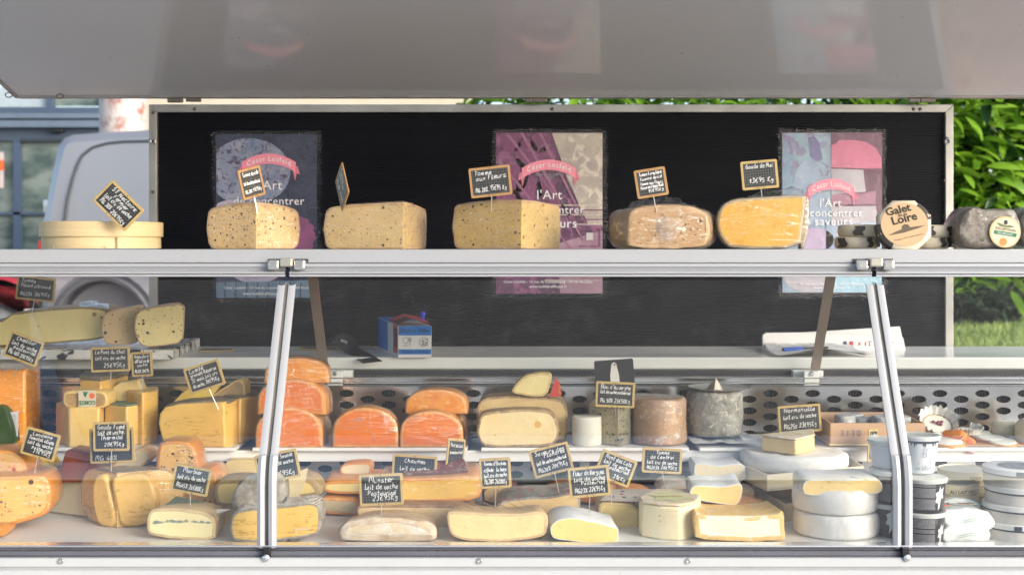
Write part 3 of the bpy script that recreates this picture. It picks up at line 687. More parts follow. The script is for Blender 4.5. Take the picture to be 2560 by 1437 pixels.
# ================================================================ RIGHT BACKGROUND: laurel hedge, dark shrub
def hedge():
    t = thing('laurel_hedge', 'tall glossy green laurel hedge behind the stall at the right', 'hedge', (2.3, 6.9, LAWN_Z))
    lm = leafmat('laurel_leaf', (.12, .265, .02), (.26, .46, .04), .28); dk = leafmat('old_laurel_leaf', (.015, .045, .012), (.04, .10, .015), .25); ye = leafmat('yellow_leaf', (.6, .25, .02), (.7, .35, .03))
    r_ = random.Random(11)
    def leaf_v(L=.13, W=.021, bend=.25):
        V = []; Fc = []; n = 6
        for i in range(n + 1):
            u = i / n; w = W * math.sin(math.pi * min(1, u * .94 + .03)) ** .8; z = -bend * L * u * u
            V += [(-w, L * u, z + w * .35), (0, L * u, z), (w, L * u, z + w * .35)]
        for i in range(n): Fc += [(3 * i, 3 * i + 1, 3 * i + 4, 3 * i + 3), (3 * i + 1, 3 * i + 2, 3 * i + 5, 3 * i + 4)]
        return V, Fc
    protos = []
    for k, (m, L, b) in enumerate(((lm, .125, .2), (lm, .105, .45), (dk, .115, .3), (ye, .09, .3))):
        me = bpy.data.meshes.new('leaf'); V, Fc = leaf_v(L, .021, b); me.from_pydata(V, [], Fc); me.materials.append(m); [setattr(p, 'use_smooth', True) for p in me.polygons]; protos.append((me, V, Fc))
    bulk = {0: MB(), 2: MB()}
    def place(i, c, front):
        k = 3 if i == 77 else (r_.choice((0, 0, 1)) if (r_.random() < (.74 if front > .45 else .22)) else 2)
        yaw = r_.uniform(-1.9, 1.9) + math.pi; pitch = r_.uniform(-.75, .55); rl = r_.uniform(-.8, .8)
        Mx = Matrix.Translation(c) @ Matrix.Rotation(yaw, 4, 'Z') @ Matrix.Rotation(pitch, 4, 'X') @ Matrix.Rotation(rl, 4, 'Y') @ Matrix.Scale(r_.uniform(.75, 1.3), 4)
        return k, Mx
    # nearest visible leaves one by one
    n_single = 0
    zb, zt = CZ - .16, CZ + 1.25
    for i in range(290):
        px = r_.uniform(2375, 2590); py = r_.uniform(225, 735) 
        if i > 210: px = r_.uniform(1175, 2375); py = r_.uniform(228, 268)
        D = 6.35 + .25 * r_.random() + .12 * mnoise.noise(Vector((px * .012, py * .012, 0)))
        k, Mx = place(i, P(px, py, D), .9)
        o = bpy.data.objects.new('leaf', protos[k][0]); col.objects.link(o); o.parent = t; o.matrix_world = Mx; o.matrix_parent_inverse = Matrix.Translation((-2.3, -6.9, -LAWN_Z)); o.matrix_basis = Mx
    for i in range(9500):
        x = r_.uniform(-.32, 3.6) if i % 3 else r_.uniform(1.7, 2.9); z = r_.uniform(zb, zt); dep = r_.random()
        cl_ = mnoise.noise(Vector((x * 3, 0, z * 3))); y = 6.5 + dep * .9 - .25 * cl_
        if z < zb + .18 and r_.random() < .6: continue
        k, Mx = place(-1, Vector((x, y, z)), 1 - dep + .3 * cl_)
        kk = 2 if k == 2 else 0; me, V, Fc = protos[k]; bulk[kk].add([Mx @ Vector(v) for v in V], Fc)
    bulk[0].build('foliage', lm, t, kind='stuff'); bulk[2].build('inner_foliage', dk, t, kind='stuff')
    brk = plain('laurel_bark', (.06, .045, .03), .9)
    for i in (1, 2, 3, 4, 5, 7, 8):
        x = -.6 + i * .5; MB().tube((x, 7.0, LAWN_Z - .1), (x + r_.uniform(-.2, .2), 6.9, CZ + .9), .035, 8, .012).build('trunk', brk, t)
        for k in range(4):
            z = r_.uniform(CZ, CZ + .8); MB().tube((x, 7.0, z), (x + r_.uniform(-.35, .35), 6.5, z + r_.uniform(0, .35)), .012, 5, .004).build('branch', brk, t)
hedge()
DKL = leafmat('dark_conifer_leaf', (.012, .028, .012), (.035, .07, .025), .5)
bush('dark_shrub', 'dark evergreen shrub on the lawn under the laurel hedge', X(2430, 16.5), 16.5, LAWN_Z - .1, .80, .6, .50, 14000, DKL, .06, 9)
bush('distant_hedge', 'dark green hedge at the far end of the lawn', X(2560, 60), 60, LAWN_Z, 9, 2, 1.6, 9000, DKL, .3, 12, cat='hedge')
# ================================================================ THE CHEESE COUNTER
XL, XR = -1.75, 1.85
DECK, TIER, SHELF, CTR = Z(1362, 2.27), Z(1118, 2.65), CZ, Z(893, 2.95)
case = thing('refrigerated_display_counter', 'white refrigerated cheese counter with curved glass front, two levels and a shelf on top', 'display counter', (0, 2.5, .3))
gp = [(2.405, Z(668, 2.405))] + [(2.405 - .181 * k, CZ - .03 - .315 * k) for k in (.1, .3, .5, .7, .9, 1.0)]
for i in range(1, 9): a = R(29.9 * (1 - i / 8)); gp.append((2.224 - .13 * (1 - math.cos(R(29.9))) + .13 * (1 - math.cos(a)), CZ - .345 - .13 * (math.sin(R(29.9)) - math.sin(a))))
gp.append((gp[-1][0], Z(1366, 2.205)))
RB = [-.4504, .6296]
def wbox(name, x0, x1, d0, d1, z0, z1, mat, bevel=.0015, parent=case): return MB().box(x0, x1, d0, d1, z0, z1).build(name, mat, parent, smooth=False, bevel=bevel)
for x0, x1 in ((XL, RB[0] - .004), (RB[0] + .004, RB[1] - .004), (RB[1] + .004, XR)):
    MB().extrude_x(gp, x0, x1).build('curved_glass_pane', M['glass'], case, angle=60)
    # aluminium clamp along the top edge of each pane
    pr = [(2.395, CZ - .0265), (2.388, CZ - .028), (2.386, CZ - .0325), (2.390, CZ - .036), (2.392, CZ - .0405), (2.384, CZ - .0425), (2.383, CZ - .0450), (2.388, CZ - .0465), (2.386, CZ - .0480), (2.386, CZ - .0510), (2.40, CZ - .0518), (2.42, CZ - .0518), (2.42, CZ - .0265)]
    MB().extrude_x(pr, x0, x1).build('glass_clamp_rail', M['shelf_white'], case, angle=25)
for xr in RB:
    for s in (-1, 1):
        mb = MB(); w0, w1 = xr + s * .0035, xr + s * .0162
        V = []
        for i, (d, z) in enumerate(gp[1:]):
            nx, nz = (-.866, -.5) if i < 6 else (-1, 0)
            V += [(w0, d + nx * .001, z + nz * .001), (w0, d + nx * .009, z + nz * .009), ((w0 + w1) / 2, d + nx * .0115, z + nz * .0115), (w1, d + nx * .008, z + nz * .008), (w1, d + nx * .001, z + nz * .001)]
        n = len(gp) - 1
        for i in range(n - 1):
            for k in range(4): mb.f.append((i * 5 + k, i * 5 + k + 1, i * 5 + 5 + k + 1, i * 5 + 5 + k))
        mb.v = [Vector(v) for v in V]; mb.build('glass_edge_strip', M['shelf_white'], case, angle=30)
    mb = MB(); V = [(xr + dx, d - .001, z) for d, z in gp[1:] for dx in (-.0035, .0035)]; mb.add(V, [(2 * i, 2 * i + 1, 2 * i + 3, 2 * i + 2) for i in range(n - 1)]); mb.build('rib_gasket', plain('dirty_seal', (.20, .19, .17), .6, grime=.5), case)
    wbox('hinge_block', xr - .0115, xr + .0125, 2.368, 2.41, Z(667, 2.37), Z(645, 2.37), plain('beige_steel', (.52, .50, .44), .3, .6), .003)
    for a, b in ((-.0345, -.0125), (.0135, .0352)): wbox('hinge_clamp', xr + a, xr + b, 2.372, 2.41, Z(674, 2.37), Z(650, 2.37), M['alu_bright'], .004)
    wbox('rail_gap_cap', xr - .0365, xr + .0372, 2.3925, 2.399, Z(676, 2.39), Z(647, 2.39), M['dark_rubber'], 0)
    wbox('rib_foot', xr - .004, xr + .008, 2.188, 2.205, Z(1393, 2.195), Z(1366, 2.195), M['black'], .001)
    MB().lathe([(0, .002), (.004, .0018), (.006, 0), (.006, -.002)], (xr + .002, 2.181, Z(1394, 2.182)), 14, Matrix.Rotation(R(90), 4, 'X')).build('screw', M['alu_bright'], case)
# top shelf
wbox('shelf_glass', XL, XR, 2.4425, 2.735, CZ - .0095, CZ - .0012, M['shelf_glass'], 0)
wbox('shelf_rear_edge', XL, XR, 2.7355, 2.745, CZ - .011, CZ - .0005, M['alu'], .001)
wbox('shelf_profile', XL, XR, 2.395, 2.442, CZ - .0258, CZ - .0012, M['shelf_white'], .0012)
wbox('shelf_shadow_gap', XL, XR, 2.40, 2.44, CZ - .040, CZ - .0262, M['grey_gasket'], 0)
# flat steel struts from the shelf back to the counter, and their end blocks
for (xa, xb) in ((-.468, -.452), (.637, .643)):
    a = Vector((xa + (0 if xa < 0 else 0), 2.74, CZ - .03)); b = Vector((xa, 2.915, Z(925, 2.915)))
    w = .0105; V = [a + Vector((-w, 0, 0)), a + Vector((w, 0, 0)), b + Vector((w, 0, 0)), b + Vector((-w, 0, 0))]; V += [v + Vector((0, .004, .002)) for v in V]
    MB().add(V, [(3, 2, 1, 0), (4, 5, 6, 7), (0, 1, 5, 4), (1, 2, 6, 5), (2, 3, 7, 6), (3, 0, 4, 7)]).build('strut', M['strut'], case, smooth=False)
    c = X(2022, 2.9) if xa > 0 else X(842, 2.9)
    wbox('bracket_plate', c - .034, c + .034, 2.905, 2.93, Z(943, 2.905), Z(926, 2.905), M['counter_white'])
    wbox('bracket_block', c - .017, c + .017, 2.87, 2.90, Z(964, 2.88), Z(927, 2.88), M['counter_white'], .002)
    MB().lathe([(0, .003), (.0035, .003), (.0055, 0)], (c, 2.869, Z(934, 2.87)), 14, Matrix.Rotation(R(90), 4, 'X')).build('screw', M['alu_bright'], case)
# back: counter top, rubber grille, steel rails
wbox('worktop', XL, XR, 2.95, 3.285, CTR - .0275, CTR, M['counter_white'], .004)
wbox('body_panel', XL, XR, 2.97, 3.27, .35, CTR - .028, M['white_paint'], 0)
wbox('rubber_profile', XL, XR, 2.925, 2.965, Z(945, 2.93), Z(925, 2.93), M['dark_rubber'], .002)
gt = MB()
for i in range(430): x = XL + .004 + i * .0083; gt.box(x, x + .005, 2.918, 2.9245, Z(945, 2.92), Z(938, 2.92))
gt.build('grille_teeth', M['grey_gasket'], case, smooth=False, kind='stuff')
for a, b, m in ((943, 946.5, 'alu_bright'), (947, 954, 'steel'), (954.5, 959.5, 'alu_bright'), (960, 961.5, 'grey_gasket'), (962, 965, 'alu_bright')):
    d = {'alu_bright': 2.868, 'steel': 2.876, 'grey_gasket': 2.878}[m]
    wbox('top_rail' if m != 'steel' else 'steel_channel', XL, XR, d, 2.905, Z(b, 2.87), Z(a, 2.87), M[m], .0012 if m == 'alu_bright' else 0)
# perforated steel back, one sheet with real oval holes
DP = 2.862; cw = 53.0 * DP / F; ch = 28.9 * DP / F; x0c = X(866, DP); ztop = Z(965.5, DP); z1c = Z(983, DP); zbot = DECK
mb = MB(); K = 16; ea, eb = 18.4 * DP / F, 9.0 * DP / F
ci0 = int((XL - x0c) / cw); ci1 = int((XR - x0c) / cw)
for ci in range(ci0, ci1):
    xc = x0c + ci * cw; odd = ci % 2; zz = z1c - (ch / 2 if odd else 0) + ch / 2
    mb.add([(xc - cw / 2, DP, zz), (xc + cw / 2, DP, zz), (xc + cw / 2, DP, ztop), (xc - cw / 2, DP, ztop)], [(0, 1, 2, 3)])
    while zz - ch > zbot:
        cz_ = zz - ch / 2; V = []
        for k in range(K):
            t = 2 * math.pi * k / K; c_, s_ = math.cos(t), math.sin(t); m_ = max(abs(c_), abs(s_)); V.append((xc + c_ / m_ * cw / 2, DP, cz_ + s_ / m_ * ch / 2))
        V += [(xc + ea * math.cos(2 * math.pi * k / K), DP, cz_ + eb * math.sin(2 * math.pi * k / K)) for k in range(K)]
        V += [(xc + ea * math.cos(2 * math.pi * k / K), DP + .0025, cz_ + eb * math.sin(2 * math.pi * k / K)) for k in range(K)]
        mb.add(V, [(k, (k + 1) % K, K + (k + 1) % K, K + k) for k in range(K)] + [(K + k, K + (k + 1) % K, 2 * K + (k + 1) % K, 2 * K + k) for k in range(K)])
        zz -= ch
    mb.add([(xc - cw / 2, DP, zbot - .01), (xc + cw / 2, DP, zbot - .01), (xc + cw / 2, DP, zz), (xc - cw / 2, DP, zz)], [(0, 1, 2, 3)])
mb.build('perforated_back_sheet', M['steel'], case, smooth=False)
fins = MB()
for i in range(int((XR - XL) / .0062)): x = XL + i * .0062; fins.box(x, x + .0022, DP + .012, DP + .03, zbot, ztop)
fins.build('cooling_fins', plain('dark_fin_metal', (.035, .034, .036), .5), case, smooth=False, kind='stuff')
wbox('fin_backing', XL, XR, DP + .031, DP + .04, zbot, ztop, M['black'], 0)
# the two display levels with their white boards
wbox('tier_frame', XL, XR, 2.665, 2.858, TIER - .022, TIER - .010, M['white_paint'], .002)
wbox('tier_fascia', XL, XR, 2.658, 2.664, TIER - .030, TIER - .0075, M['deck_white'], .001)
for a, b in ((-300, 590), (632, 1168), (1203, 1722), (1748, 2262), (2282, 3000)):
    wbox('display_board', X(a, 2.65), X(b, 2.65), 2.645, 2.845, TIER - .0068, TIER, M['deck_white'], .0012)
for a, b in ((-300, 700), (738, 1418), (1425, 2262), (2278, 3000)):
    wbox('display_board', X(a, 2.27), X(b, 2.27), 2.262 if a > 0 else 2.262, 2.84, DECK - .007, DECK, M['deck_white'], .0012)
wbox('deck_pan', XL, XR, 2.225, 2.858, DECK - .03, DECK - .009, M['alu'], 0)
wbox('support_leg', -.9, -.88, 2.70, 2.72, DECK - .006, TIER - .023, M['alu'], 0); wbox('support_leg', .1, .12, 2.70, 2.72, DECK - .006, TIER - .023, M['alu'], 0)
# sill, gasket, front panel
for a, b, d, m, nm in ((1362.5, 1367, 2.194, 'alu_bright', 'sill_trim'), (1367, 1378, 2.203, 'grey_gasket', 'sill_gasket'), (1378.3, 1390, 2.199, 'grey_gasket', 'sill_gasket'), (1390.3, 1392.3, 2.190, 'alu_bright', 'lower_trim'), (1392.3, 1394, 2.200, 'dark_rubber', 'dark_seal')):
    wbox(nm, XL, XR, d, 2.222, Z(b, 2.195), Z(a, 2.195), M[m], .001)
fp = [(2.21, Z(1394, 2.185)), (2.186, Z(1394.3, 2.185)), (2.184, Z(1396, 2.185)), (2.184, Z(1415, 2.185)), (2.190, Z(1417.5, 2.185)), (2.191, Z(1423, 2.185)), (2.185, Z(1425.5, 2.185)), (2.185, .40), (2.25, .35)]
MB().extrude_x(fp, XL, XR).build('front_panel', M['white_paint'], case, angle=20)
wbox('plinth', XL, XR, 2.25, 2.95, .12, .36, M['grey_gasket'], 0)
for px in (152, 1198, 1720): MB().lathe([(0, .0015), (.0018, .0005), (.002, .002), (.004, .0022), (.0052, .0)], (X(px, 2.184), 2.1835, Z(1401.5, 2.184)), 18, Matrix.Rotation(R(90), 4, 'X')).build('rivet', M['alu'], case)
for x in (-1.5, 1.6):
    for y in (2.35, 2.85): MB().tube((x, y, 0), (x, y, .13), .03, 12).build('foot', M['dark_rubber'], case)

# ================================================================ BACK PANEL WITH ITS FRAME, AND THE OPEN LID
rp = thing('black_ribbed_panel', 'black ribbed plastic back panel in a worn aluminium frame', 'panel', (X(1380, 3.3), 3.3, CTR))
DB_ = 3.30; x0, x1 = X(376, DB_), X(2379, DB_); zt = Z(263, DB_); fw = .0195
t = NT('black_ribbed_plastic'); f = t.noise(t.coord(rand=False, scale=(1, 1, 2)), 3, 5, .6)
t.done(t.mix(t.ramp(f, [(.4, 0), (.7, 1)]), (.002, .002, .004), (.005, .005, .008)), t.math('MULTIPLY_ADD', f, .2, .2), 0, t.bump(t.noise(t.coord(rand=False), 40, 4), .1, .001), spec=.4); blk = t.m
pr = []; z = zt - .006
while z > CTR + .003:
    pr += [(DB_ + .0020, z), (DB_ + .0004, z - .0009), (DB_ - .0006, z - .0027), (DB_ + .0004, z - .0045)]; z -= .0055
pr.append((DB_ + .0012, z))
MB().extrude_x(pr, x0 + .01, x1 - .01).build('ribbed_sheet', blk, rp, angle=70)
MB().box(x0, x1, DB_ + .003, DB_ + .008, CTR - .1, zt - .002).build('backing_sheet', M['black'], rp, smooth=False)
def mitre(name, pts, y0, y1): return MB().add([(a, y0, b) for a, b in pts] + [(a, y1, b) for a, b in pts], [(3, 2, 1, 0), (4, 5, 6, 7), (0, 1, 5, 4), (1, 2, 6, 5), (2, 3, 7, 6), (3, 0, 4, 7)]).build(name, M['alu_worn'], rp, smooth=False, bevel=.001)
mitre('frame_bar', [(x0, zt), (x1, zt), (x1 - fw, zt - fw), (x0 + fw, zt - fw)], DB_ - .014, DB_ + .01)
mitre('frame_bar', [(x0, CTR - .05), (x0, zt - .0006), (x0 + fw, zt - fw - .0006), (x0 + fw, CTR - .05)], DB_ - .014, DB_ + .01)
mitre('frame_bar', [(x1 - fw, CTR - .05), (x1 - fw, zt - fw - .0006), (x1, zt - .0006), (x1, CTR - .05)], DB_ - .014, DB_ + .01)
for px, py in ((383, 354), (2368, 347), (383, 282), (486, 273), (2284, 273), (1380, 273), (2300, 273), (2362, 452), (382, 480)):
    MB().lathe([(0, .003), (.003, .0028), (.0045, 0)], (X(px, DB_ - .014), DB_ - .0145, Z(py, DB_ - .014)), 12, Matrix.Rotation(R(90), 4, 'X')).build('frame_screw', plain('rusty_screw', (.10, .08, .07), .6), rp)
for px in (383, 2368):
    MB().lathe([(.004, .002), (.006, .004), (.008, .002), (.008, 0)], (X(px, DB_ - .015), DB_ - .0155, Z(354, DB_ - .015)), 16, Matrix.Rotation(R(90), 4, 'X')).build('lock_ring', M['alu'], rp)

HD, HZ, LA, LT = 3.27, Z(244, 3.27), R(14), 2.05
lid = thing('open_lid', 'grey white glossy metal lid of the stall, propped open above the counter', 'lid', (0, HD, HZ))
ML = Matrix.Translation((0, HD, HZ)) @ Matrix.Rotation(-LA, 4, 'X')        # local -Y runs out towards the viewer along the lid
lx0, lx1 = X(50, HD), X(2900, HD)
t = NT('glossy_white_lid_paint'); co = t.coord(rand=False); f = t.noise(co, 2.5, 5, .6); sc = t.noise(t.coord(scale=(1, 1, 1), rand=False), 45, 3, .8, 2)
cc = t.mix(f, (.72, .715, .71), (.78, .775, .77)); cc = t.mix(t.ramp(sc, [(.69, 0), (.72, .7)]), cc, (.08, .075, .07))
wv = t.n('ShaderNodeTexWave', bands_direction='X', i_Scale=40); t.l(co, wv.inputs[0])
t.done(cc, t.math('MULTIPLY_ADD', f, .05, .04), 0, t.bump(t.noise(co, 1.6, 2), .06, .01), spec=.42); lidm = t.m
MB().box(lx0, lx1, -LT, -.012, 0, .02, ML).build('lid_sheet', lidm, lid, smooth=False)
MB().box(lx0 - .0005, lx1, -.0115, .0, -.004, .021, ML).build('edge_trim', M['alu_worn'], lid, smooth=False, bevel=.001)
MB().box(lx0 - .012, lx0 - .001, -LT, -.0, -.003, .021, ML).build('side_trim', M['alu_worn'], lid, smooth=False, bevel=.001)
MB().box(lx0 - .012, lx1, -LT - .012, -LT - .001, -.003, .021, ML).build('front_trim', M['alu_worn'], lid, smooth=False, bevel=.001)
for a, b in ((422, 460), (468, 505), (1312, 1330), (1330, 1368), (2268, 2296), (2297, 2334)):
    MB().box(X(a, HD), X(b, HD), HD - .016, HD - .004, Z(258 if a != 468 else 256, HD), Z(247, HD)).build('hinge', plain('dull_hinge_steel', (.20, .18, .16), .5, .5, grime=.4), lid, smooth=False, bevel=.002)
for px, py in ((150, 236), (22, 218)):
    d = HD - .012 * (244 - py) / 8 - .03; c = Vector((X(px, d), d, HZ + .002))
    v = [c + Vector((.009 * math.cos(R(a)), 0, .006 * math.sin(R(a)) - .004)) for a in range(0, 361, 30)]; mb = MB()
    for a, b in zip(v, v[1:]): mb.tube(a, b, .0014, 5)
    mb.build('ring', plain('rusty_ring', (.12, .09, .07), .6), lid)

# ================================================================ THREE POSTERS IN CLEAR WRAP
def art(name, *cs, scale=14, rough=.55):
    cs = [tuple(min(.85, x * 1.55) for x in c) for c in cs]
    t = NT(name); co = t.coord(); f = t.ramp(t.noise(co, scale, 6, .65), [(.32, 0), (.68, 1)]); cc = t.mix(f, cs[0], cs[1])
    if len(cs) > 2: cc = t.mix(t.ramp(t.noise(co, scale * 2.6, 5, .7, 1), [(.52, 0), (.6, 1)]), cc, cs[2])
    return t.done(cc, rough)
def pol(parent, name, pts, mat, layer, D=3.2915):
    d = D - layer * .0008; return part(name, [(X(a, d), d, Z(b, d)) for a, b in pts], [tuple(range(len(pts)))[::-1]], mat, parent, smooth=False)
def ell(cx, cy, rx, ry, a0=0, a1=360, n=36): return [(cx + rx * math.cos(R(a0 + (a1 - a0) * i / n)), cy + ry * math.sin(R(a0 + (a1 - a0) * i / n))) for i in range(n)]
def clipped(pts, x0, x1, y0, y1): return [(min(max(a, x0), x1), min(max(b, y0), y1)) for a, b in pts]
PINK = plain('pink_ribbon_print', (.85, .26, .36), .5, grime=.04); PINKD = plain('dark_pink_print', (.65, .17, .25), .5, grime=.04); GREYT = plain('grey_white_print', (.8, .8, .84), .5, grime=.02)
def ribbon(parent, cx, cy, w, layer):
    """arched band with swallow tails; w = half width"""
    up = []; lo = []
    for i in range(17):
        u = -1 + i / 8; up.append((cx + u * w, cy - 22 * (1 - u * u) + 12)); lo.append((cx + u * w * .97, cy - 20 * (1 - u * u) + 36))
    for s in (-1, 1): pol(parent, 'ribbon_tail', [(cx + s * w * .86, cy + 26), (cx + s * w * 1.06, cy + 21), (cx + s * w * 1.14, cy + 42), (cx + s * w * 1.02, cy + 40), (cx + s * w * .97, cy + 58)][::s], PINKD, layer)
    pol(parent, 'ribbon', up + lo[::-1], PINK, layer + 1)
    v, f = type_mesh('César Losfeld', .008, 1.25); hw = max(a.x for a in v); D = 3.2915 - (layer + 2) * .0008
    def mp(a): u = a.x / hw * .80; x = cx + u * w; y = cy - 21 * (1 - u * u) + 30 - a.y * 19 ; return (X(x, D), D, Z(y + 0, D))
    part('ribbon_lettering', [mp(a) for a in v], f, GREYT, parent, smooth=False)
def ptext(parent, s, cx, base, width, layer, size=None, bold=0, mat=None):
    D = 3.2915 - layer * .0008; v, f = type_mesh(s, bold, 1.08); w = (max(a.x for a in v) - min(a.x for a in v)); k = width / w if size is None else size
    part('lettering', [(X(cx + a.x * k, D), D, Z(base - a.y * (k if size is None else size), D)) for a in v], f, mat or GREYT, parent, smooth=False)
def poster(label, x0, x1, y0, y1, bgm):
    t = thing('poster', label, 'poster', (X((x0 + x1) / 2, 3.29), 3.29, Z(y1, 3.29)), 'posters taped to the black panel')
    MB().box(X(x0, 3.292), X(x1, 3.292), 3.2918, 3.2935, Z(y1, 3.292), Z(y0, 3.292)).build('sheet', bgm, t, smooth=False)
    # plastic sleeve, wider than the sheet and crinkled at its edge
    r_ = random.Random(x0); V = []; nx, ny = 40, 56
    for j in range(ny + 1):
        for i in range(nx + 1):
            a = x0 - 9 + (x1 - x0 + 20) * i / nx; b = y0 - 9 + (y1 - y0 + 20) * j / ny; e = max(0, 1 - min(i, nx - i, j, ny - j) / 2.5)
            q = Vector((a * .05, b * .05, x0)); a += e * 7 * mnoise.noise(q * 3); b += e * 7 * mnoise.noise(q * 3 + Vector((5, 5, 5)))
            d = 3.284 - .001 - e * .003 * abs(mnoise.noise(q * 4)) - .0010 * abs(mnoise.noise(q)); V.append(P(a, b, d))
    part('clear_sleeve', V, [(j * (nx + 1) + i, (j + 1) * (nx + 1) + i, (j + 1) * (nx + 1) + i + 1, j * (nx + 1) + i + 1) for j in range(ny) for i in range(nx)], film('crinkled_sleeve', .05, 26, .2), t)
    mb = MB()
    for i in range(60):
        s = r_.choice((0, 1, 2, 3)); u = r_.random()
        a = (x0 + u * (x1 - x0), y0 - 6) if s == 0 else (x0 + u * (x1 - x0), y1 + 8) if s == 1 else (x1 + 6, y0 + u * (y1 - y0)) if s == 2 else (x0 - 6, y0 + u * (y1 - y0))
        L = r_.uniform(4, 12); an = r_.uniform(0, 3.1); mb.add([P(a[0], a[1], 3.281), P(a[0] + L * math.cos(an), a[1] + L * math.sin(an), 3.280), P(a[0] + L * math.cos(an) + 1.3, a[1] + L * math.sin(an) + 1, 3.280)], [(0, 1, 2)])
    mb.build('film_shreds', plain('shredded_film', (.20, .20, .22), .2, grime=.4), t, smooth=False, kind='stuff')
    return t
# poster 1: pale speckled cheeses on navy
navy = art('navy_print', (.006, .009, .025), (.022, .028, .06), (.01, .01, .03), scale=9)
p1 = poster('dark blue poster with a speckled pale cheese and pink ribbon, leftmost on the black panel', 540, 792, 336, 745, navy)
lil = art('lilac_blue_cheese_print', (.09, .12, .20), (.19, .20, .27), (.05, .03, .06), scale=24); pal = art('pale_lilac_print', (.30, .27, .33), (.20, .17, .24), scale=20)
mag = art('magenta_print', (.17, .04, .11), (.10, .025, .075), scale=20); slat_b = art('blue_wood_print', (.08, .14, .20), (.05, .08, .13), scale=30); dkb = plain('dark_blue_line_print', (.02, .03, .05), .5)
pol(p1, 'printed_cheese', clipped(ell(622, 430, 104, 84), 541, 791, 337, 744), lil, 1)
pol(p1, 'printed_cheese', clipped(ell(580, 560, 70, 60), 541, 791, 337, 744), pal, 2)
pol(p1, 'printed_cheese', clipped([(a + 4 * math.sin(i * 1.9), b) for i, (a, b) in enumerate(ell(742, 590, 46, 50, 0, 360, 44))], 541, 791, 337, 744), mag, 1)
pol(p1, 'printed_cheese', clipped(ell(640, 668, 70, 40), 541, 791, 337, 744), pal, 1); pol(p1, 'printed_crate', [(541, 706), (791, 700), (791, 744), (541, 744)], slat_b, 2)
for i in range(9): pol(p1, 'printed_crate_gap', [(562 + i * 27, 706), (565 + i * 27, 706), (563 + i * 27, 744), (560 + i * 27, 744)], dkb, 3)
ribbon(p1, 672, 394, 68, 3); ptext(p1, 'AFFINEUR DEPUIS', 680, 426, 58, 5, mat=plain('faint_print', (.32,.3,.36), .5)); ptext(p1, '1971', 675, 436, 18, 5, mat=plain('faint_print', (.32,.3,.36), .5))
ptext(p1, "l'Art", 673, 474, 62, 5); ptext(p1, 'de concentrer', 672, 512, 176, 5); ptext(p1, 'les saveurs', 662, 542, 150, 5)
ptext(p1, 'César Losfeld - 15 rue du Luxembourg - 59100 Roubaix', 672, 722, 225, 5, bold=.01); ptext(p1, 'www.losfeld-affineur.fr', 655, 737, 96, 5, bold=.01)
# poster 2: cheeses on shelves in magenta
magb = art('magenta_poster_print', (.085, .022, .065), (.03, .012, .035), (.16, .05, .12), scale=8)
p2 = poster('magenta poster of round cheeses on cellar shelves, middle of the black panel', 1240, 1507, 332, 734, magb)
mg1 = art('magenta_cheese_print', (.14, .035, .10), (.09, .025, .07), scale=30); lite = art('pale_wall_print', (.33, .30, .24), (.20, .16, .17), (.40, .36, .31), scale=10); dkm = plain('dark_magenta_print', (.02, .01, .02), .5)
pol(p2, 'printed_wall', [(1380, 333), (1506, 333), (1506, 560), (1470, 560), (1420, 450)], lite, 1); pol(p2, 'printed_wall', [(1392, 610), (1506, 575), (1506, 733), (1400, 733)], art('pale_magenta_print', (.24, .15, .19), (.15, .07, .11), scale=12), 1)
for i, (cx, cy, r) in enumerate(((1278, 350, 26), (1316, 385, 30), (1284, 440, 36), (1322, 480, 34), (1350, 352, 24), (1368, 392, 22), (1272, 520, 38), (1330, 560, 32), (1365, 470, 24), (1290, 600, 40), (1350, 640, 34), (1385, 520, 18))):
    pol(p2, 'printed_cheese', clipped(ell(cx, cy, r, r * 1.25), 1241, 1506, 333, 733), mg1, 2)
for i, (a, b, c, d) in enumerate(((1262, 333, 1440, 560), (1300, 333, 1455, 600), (1345, 333, 1462, 560), (1241, 400, 1440, 640))): pol(p2, 'printed_shelf', [(a, b), (a + 9, b), (c + 5, d), (c, d)], art('pink_shelf_print', (.22, .08, .16), (.14, .05, .10), scale=30), 3)
for i in range(7):
    s = 10 + i * 17; pol(p2, 'printed_corridor', clipped([(1474 - s, 590 - s * .7), (1474 + s, 590 - s * .7), (1474 + s, 590 + s), (1474 - s, 590 + s), (1474 - s, 590 + s - 3), (1474 + s - 3, 590 + s - 3), (1474 + s - 3, 590 - s * .7 + 3), (1474 - s, 590 - s * .7 + 3)], 1241, 1506, 333, 733), mg1 if i % 2 else lite, 3)
pol(p2, 'printed_door', [(1466, 582), (1482, 582), (1482, 600), (1466, 600)], plain('bright_print', (.55, .5, .52), .5), 4)
ribbon(p2, 1372, 409, 68, 4); ptext(p2, 'AFFINEUR DEPUIS', 1374, 440, 72, 6, mat=plain('faint_print', (.32,.3,.36), .5)); ptext(p2, '1971', 1374, 449, 20, 6, mat=plain('faint_print', (.32,.3,.36), .5))
ptext(p2, "l'Art", 1373, 498, 62, 6); ptext(p2, 'de concentrer', 1372, 534, 176, 6); ptext(p2, 'les saveurs', 1366, 569, 150, 6)
ptext(p2, 'César Losfeld - 15 rue du Luxembourg - 59100 Roubaix', 1370, 707, 222, 6, bold=.01); ptext(p2, 'www.losfeld-affineur.fr', 1370, 719, 94, 6, bold=.01)
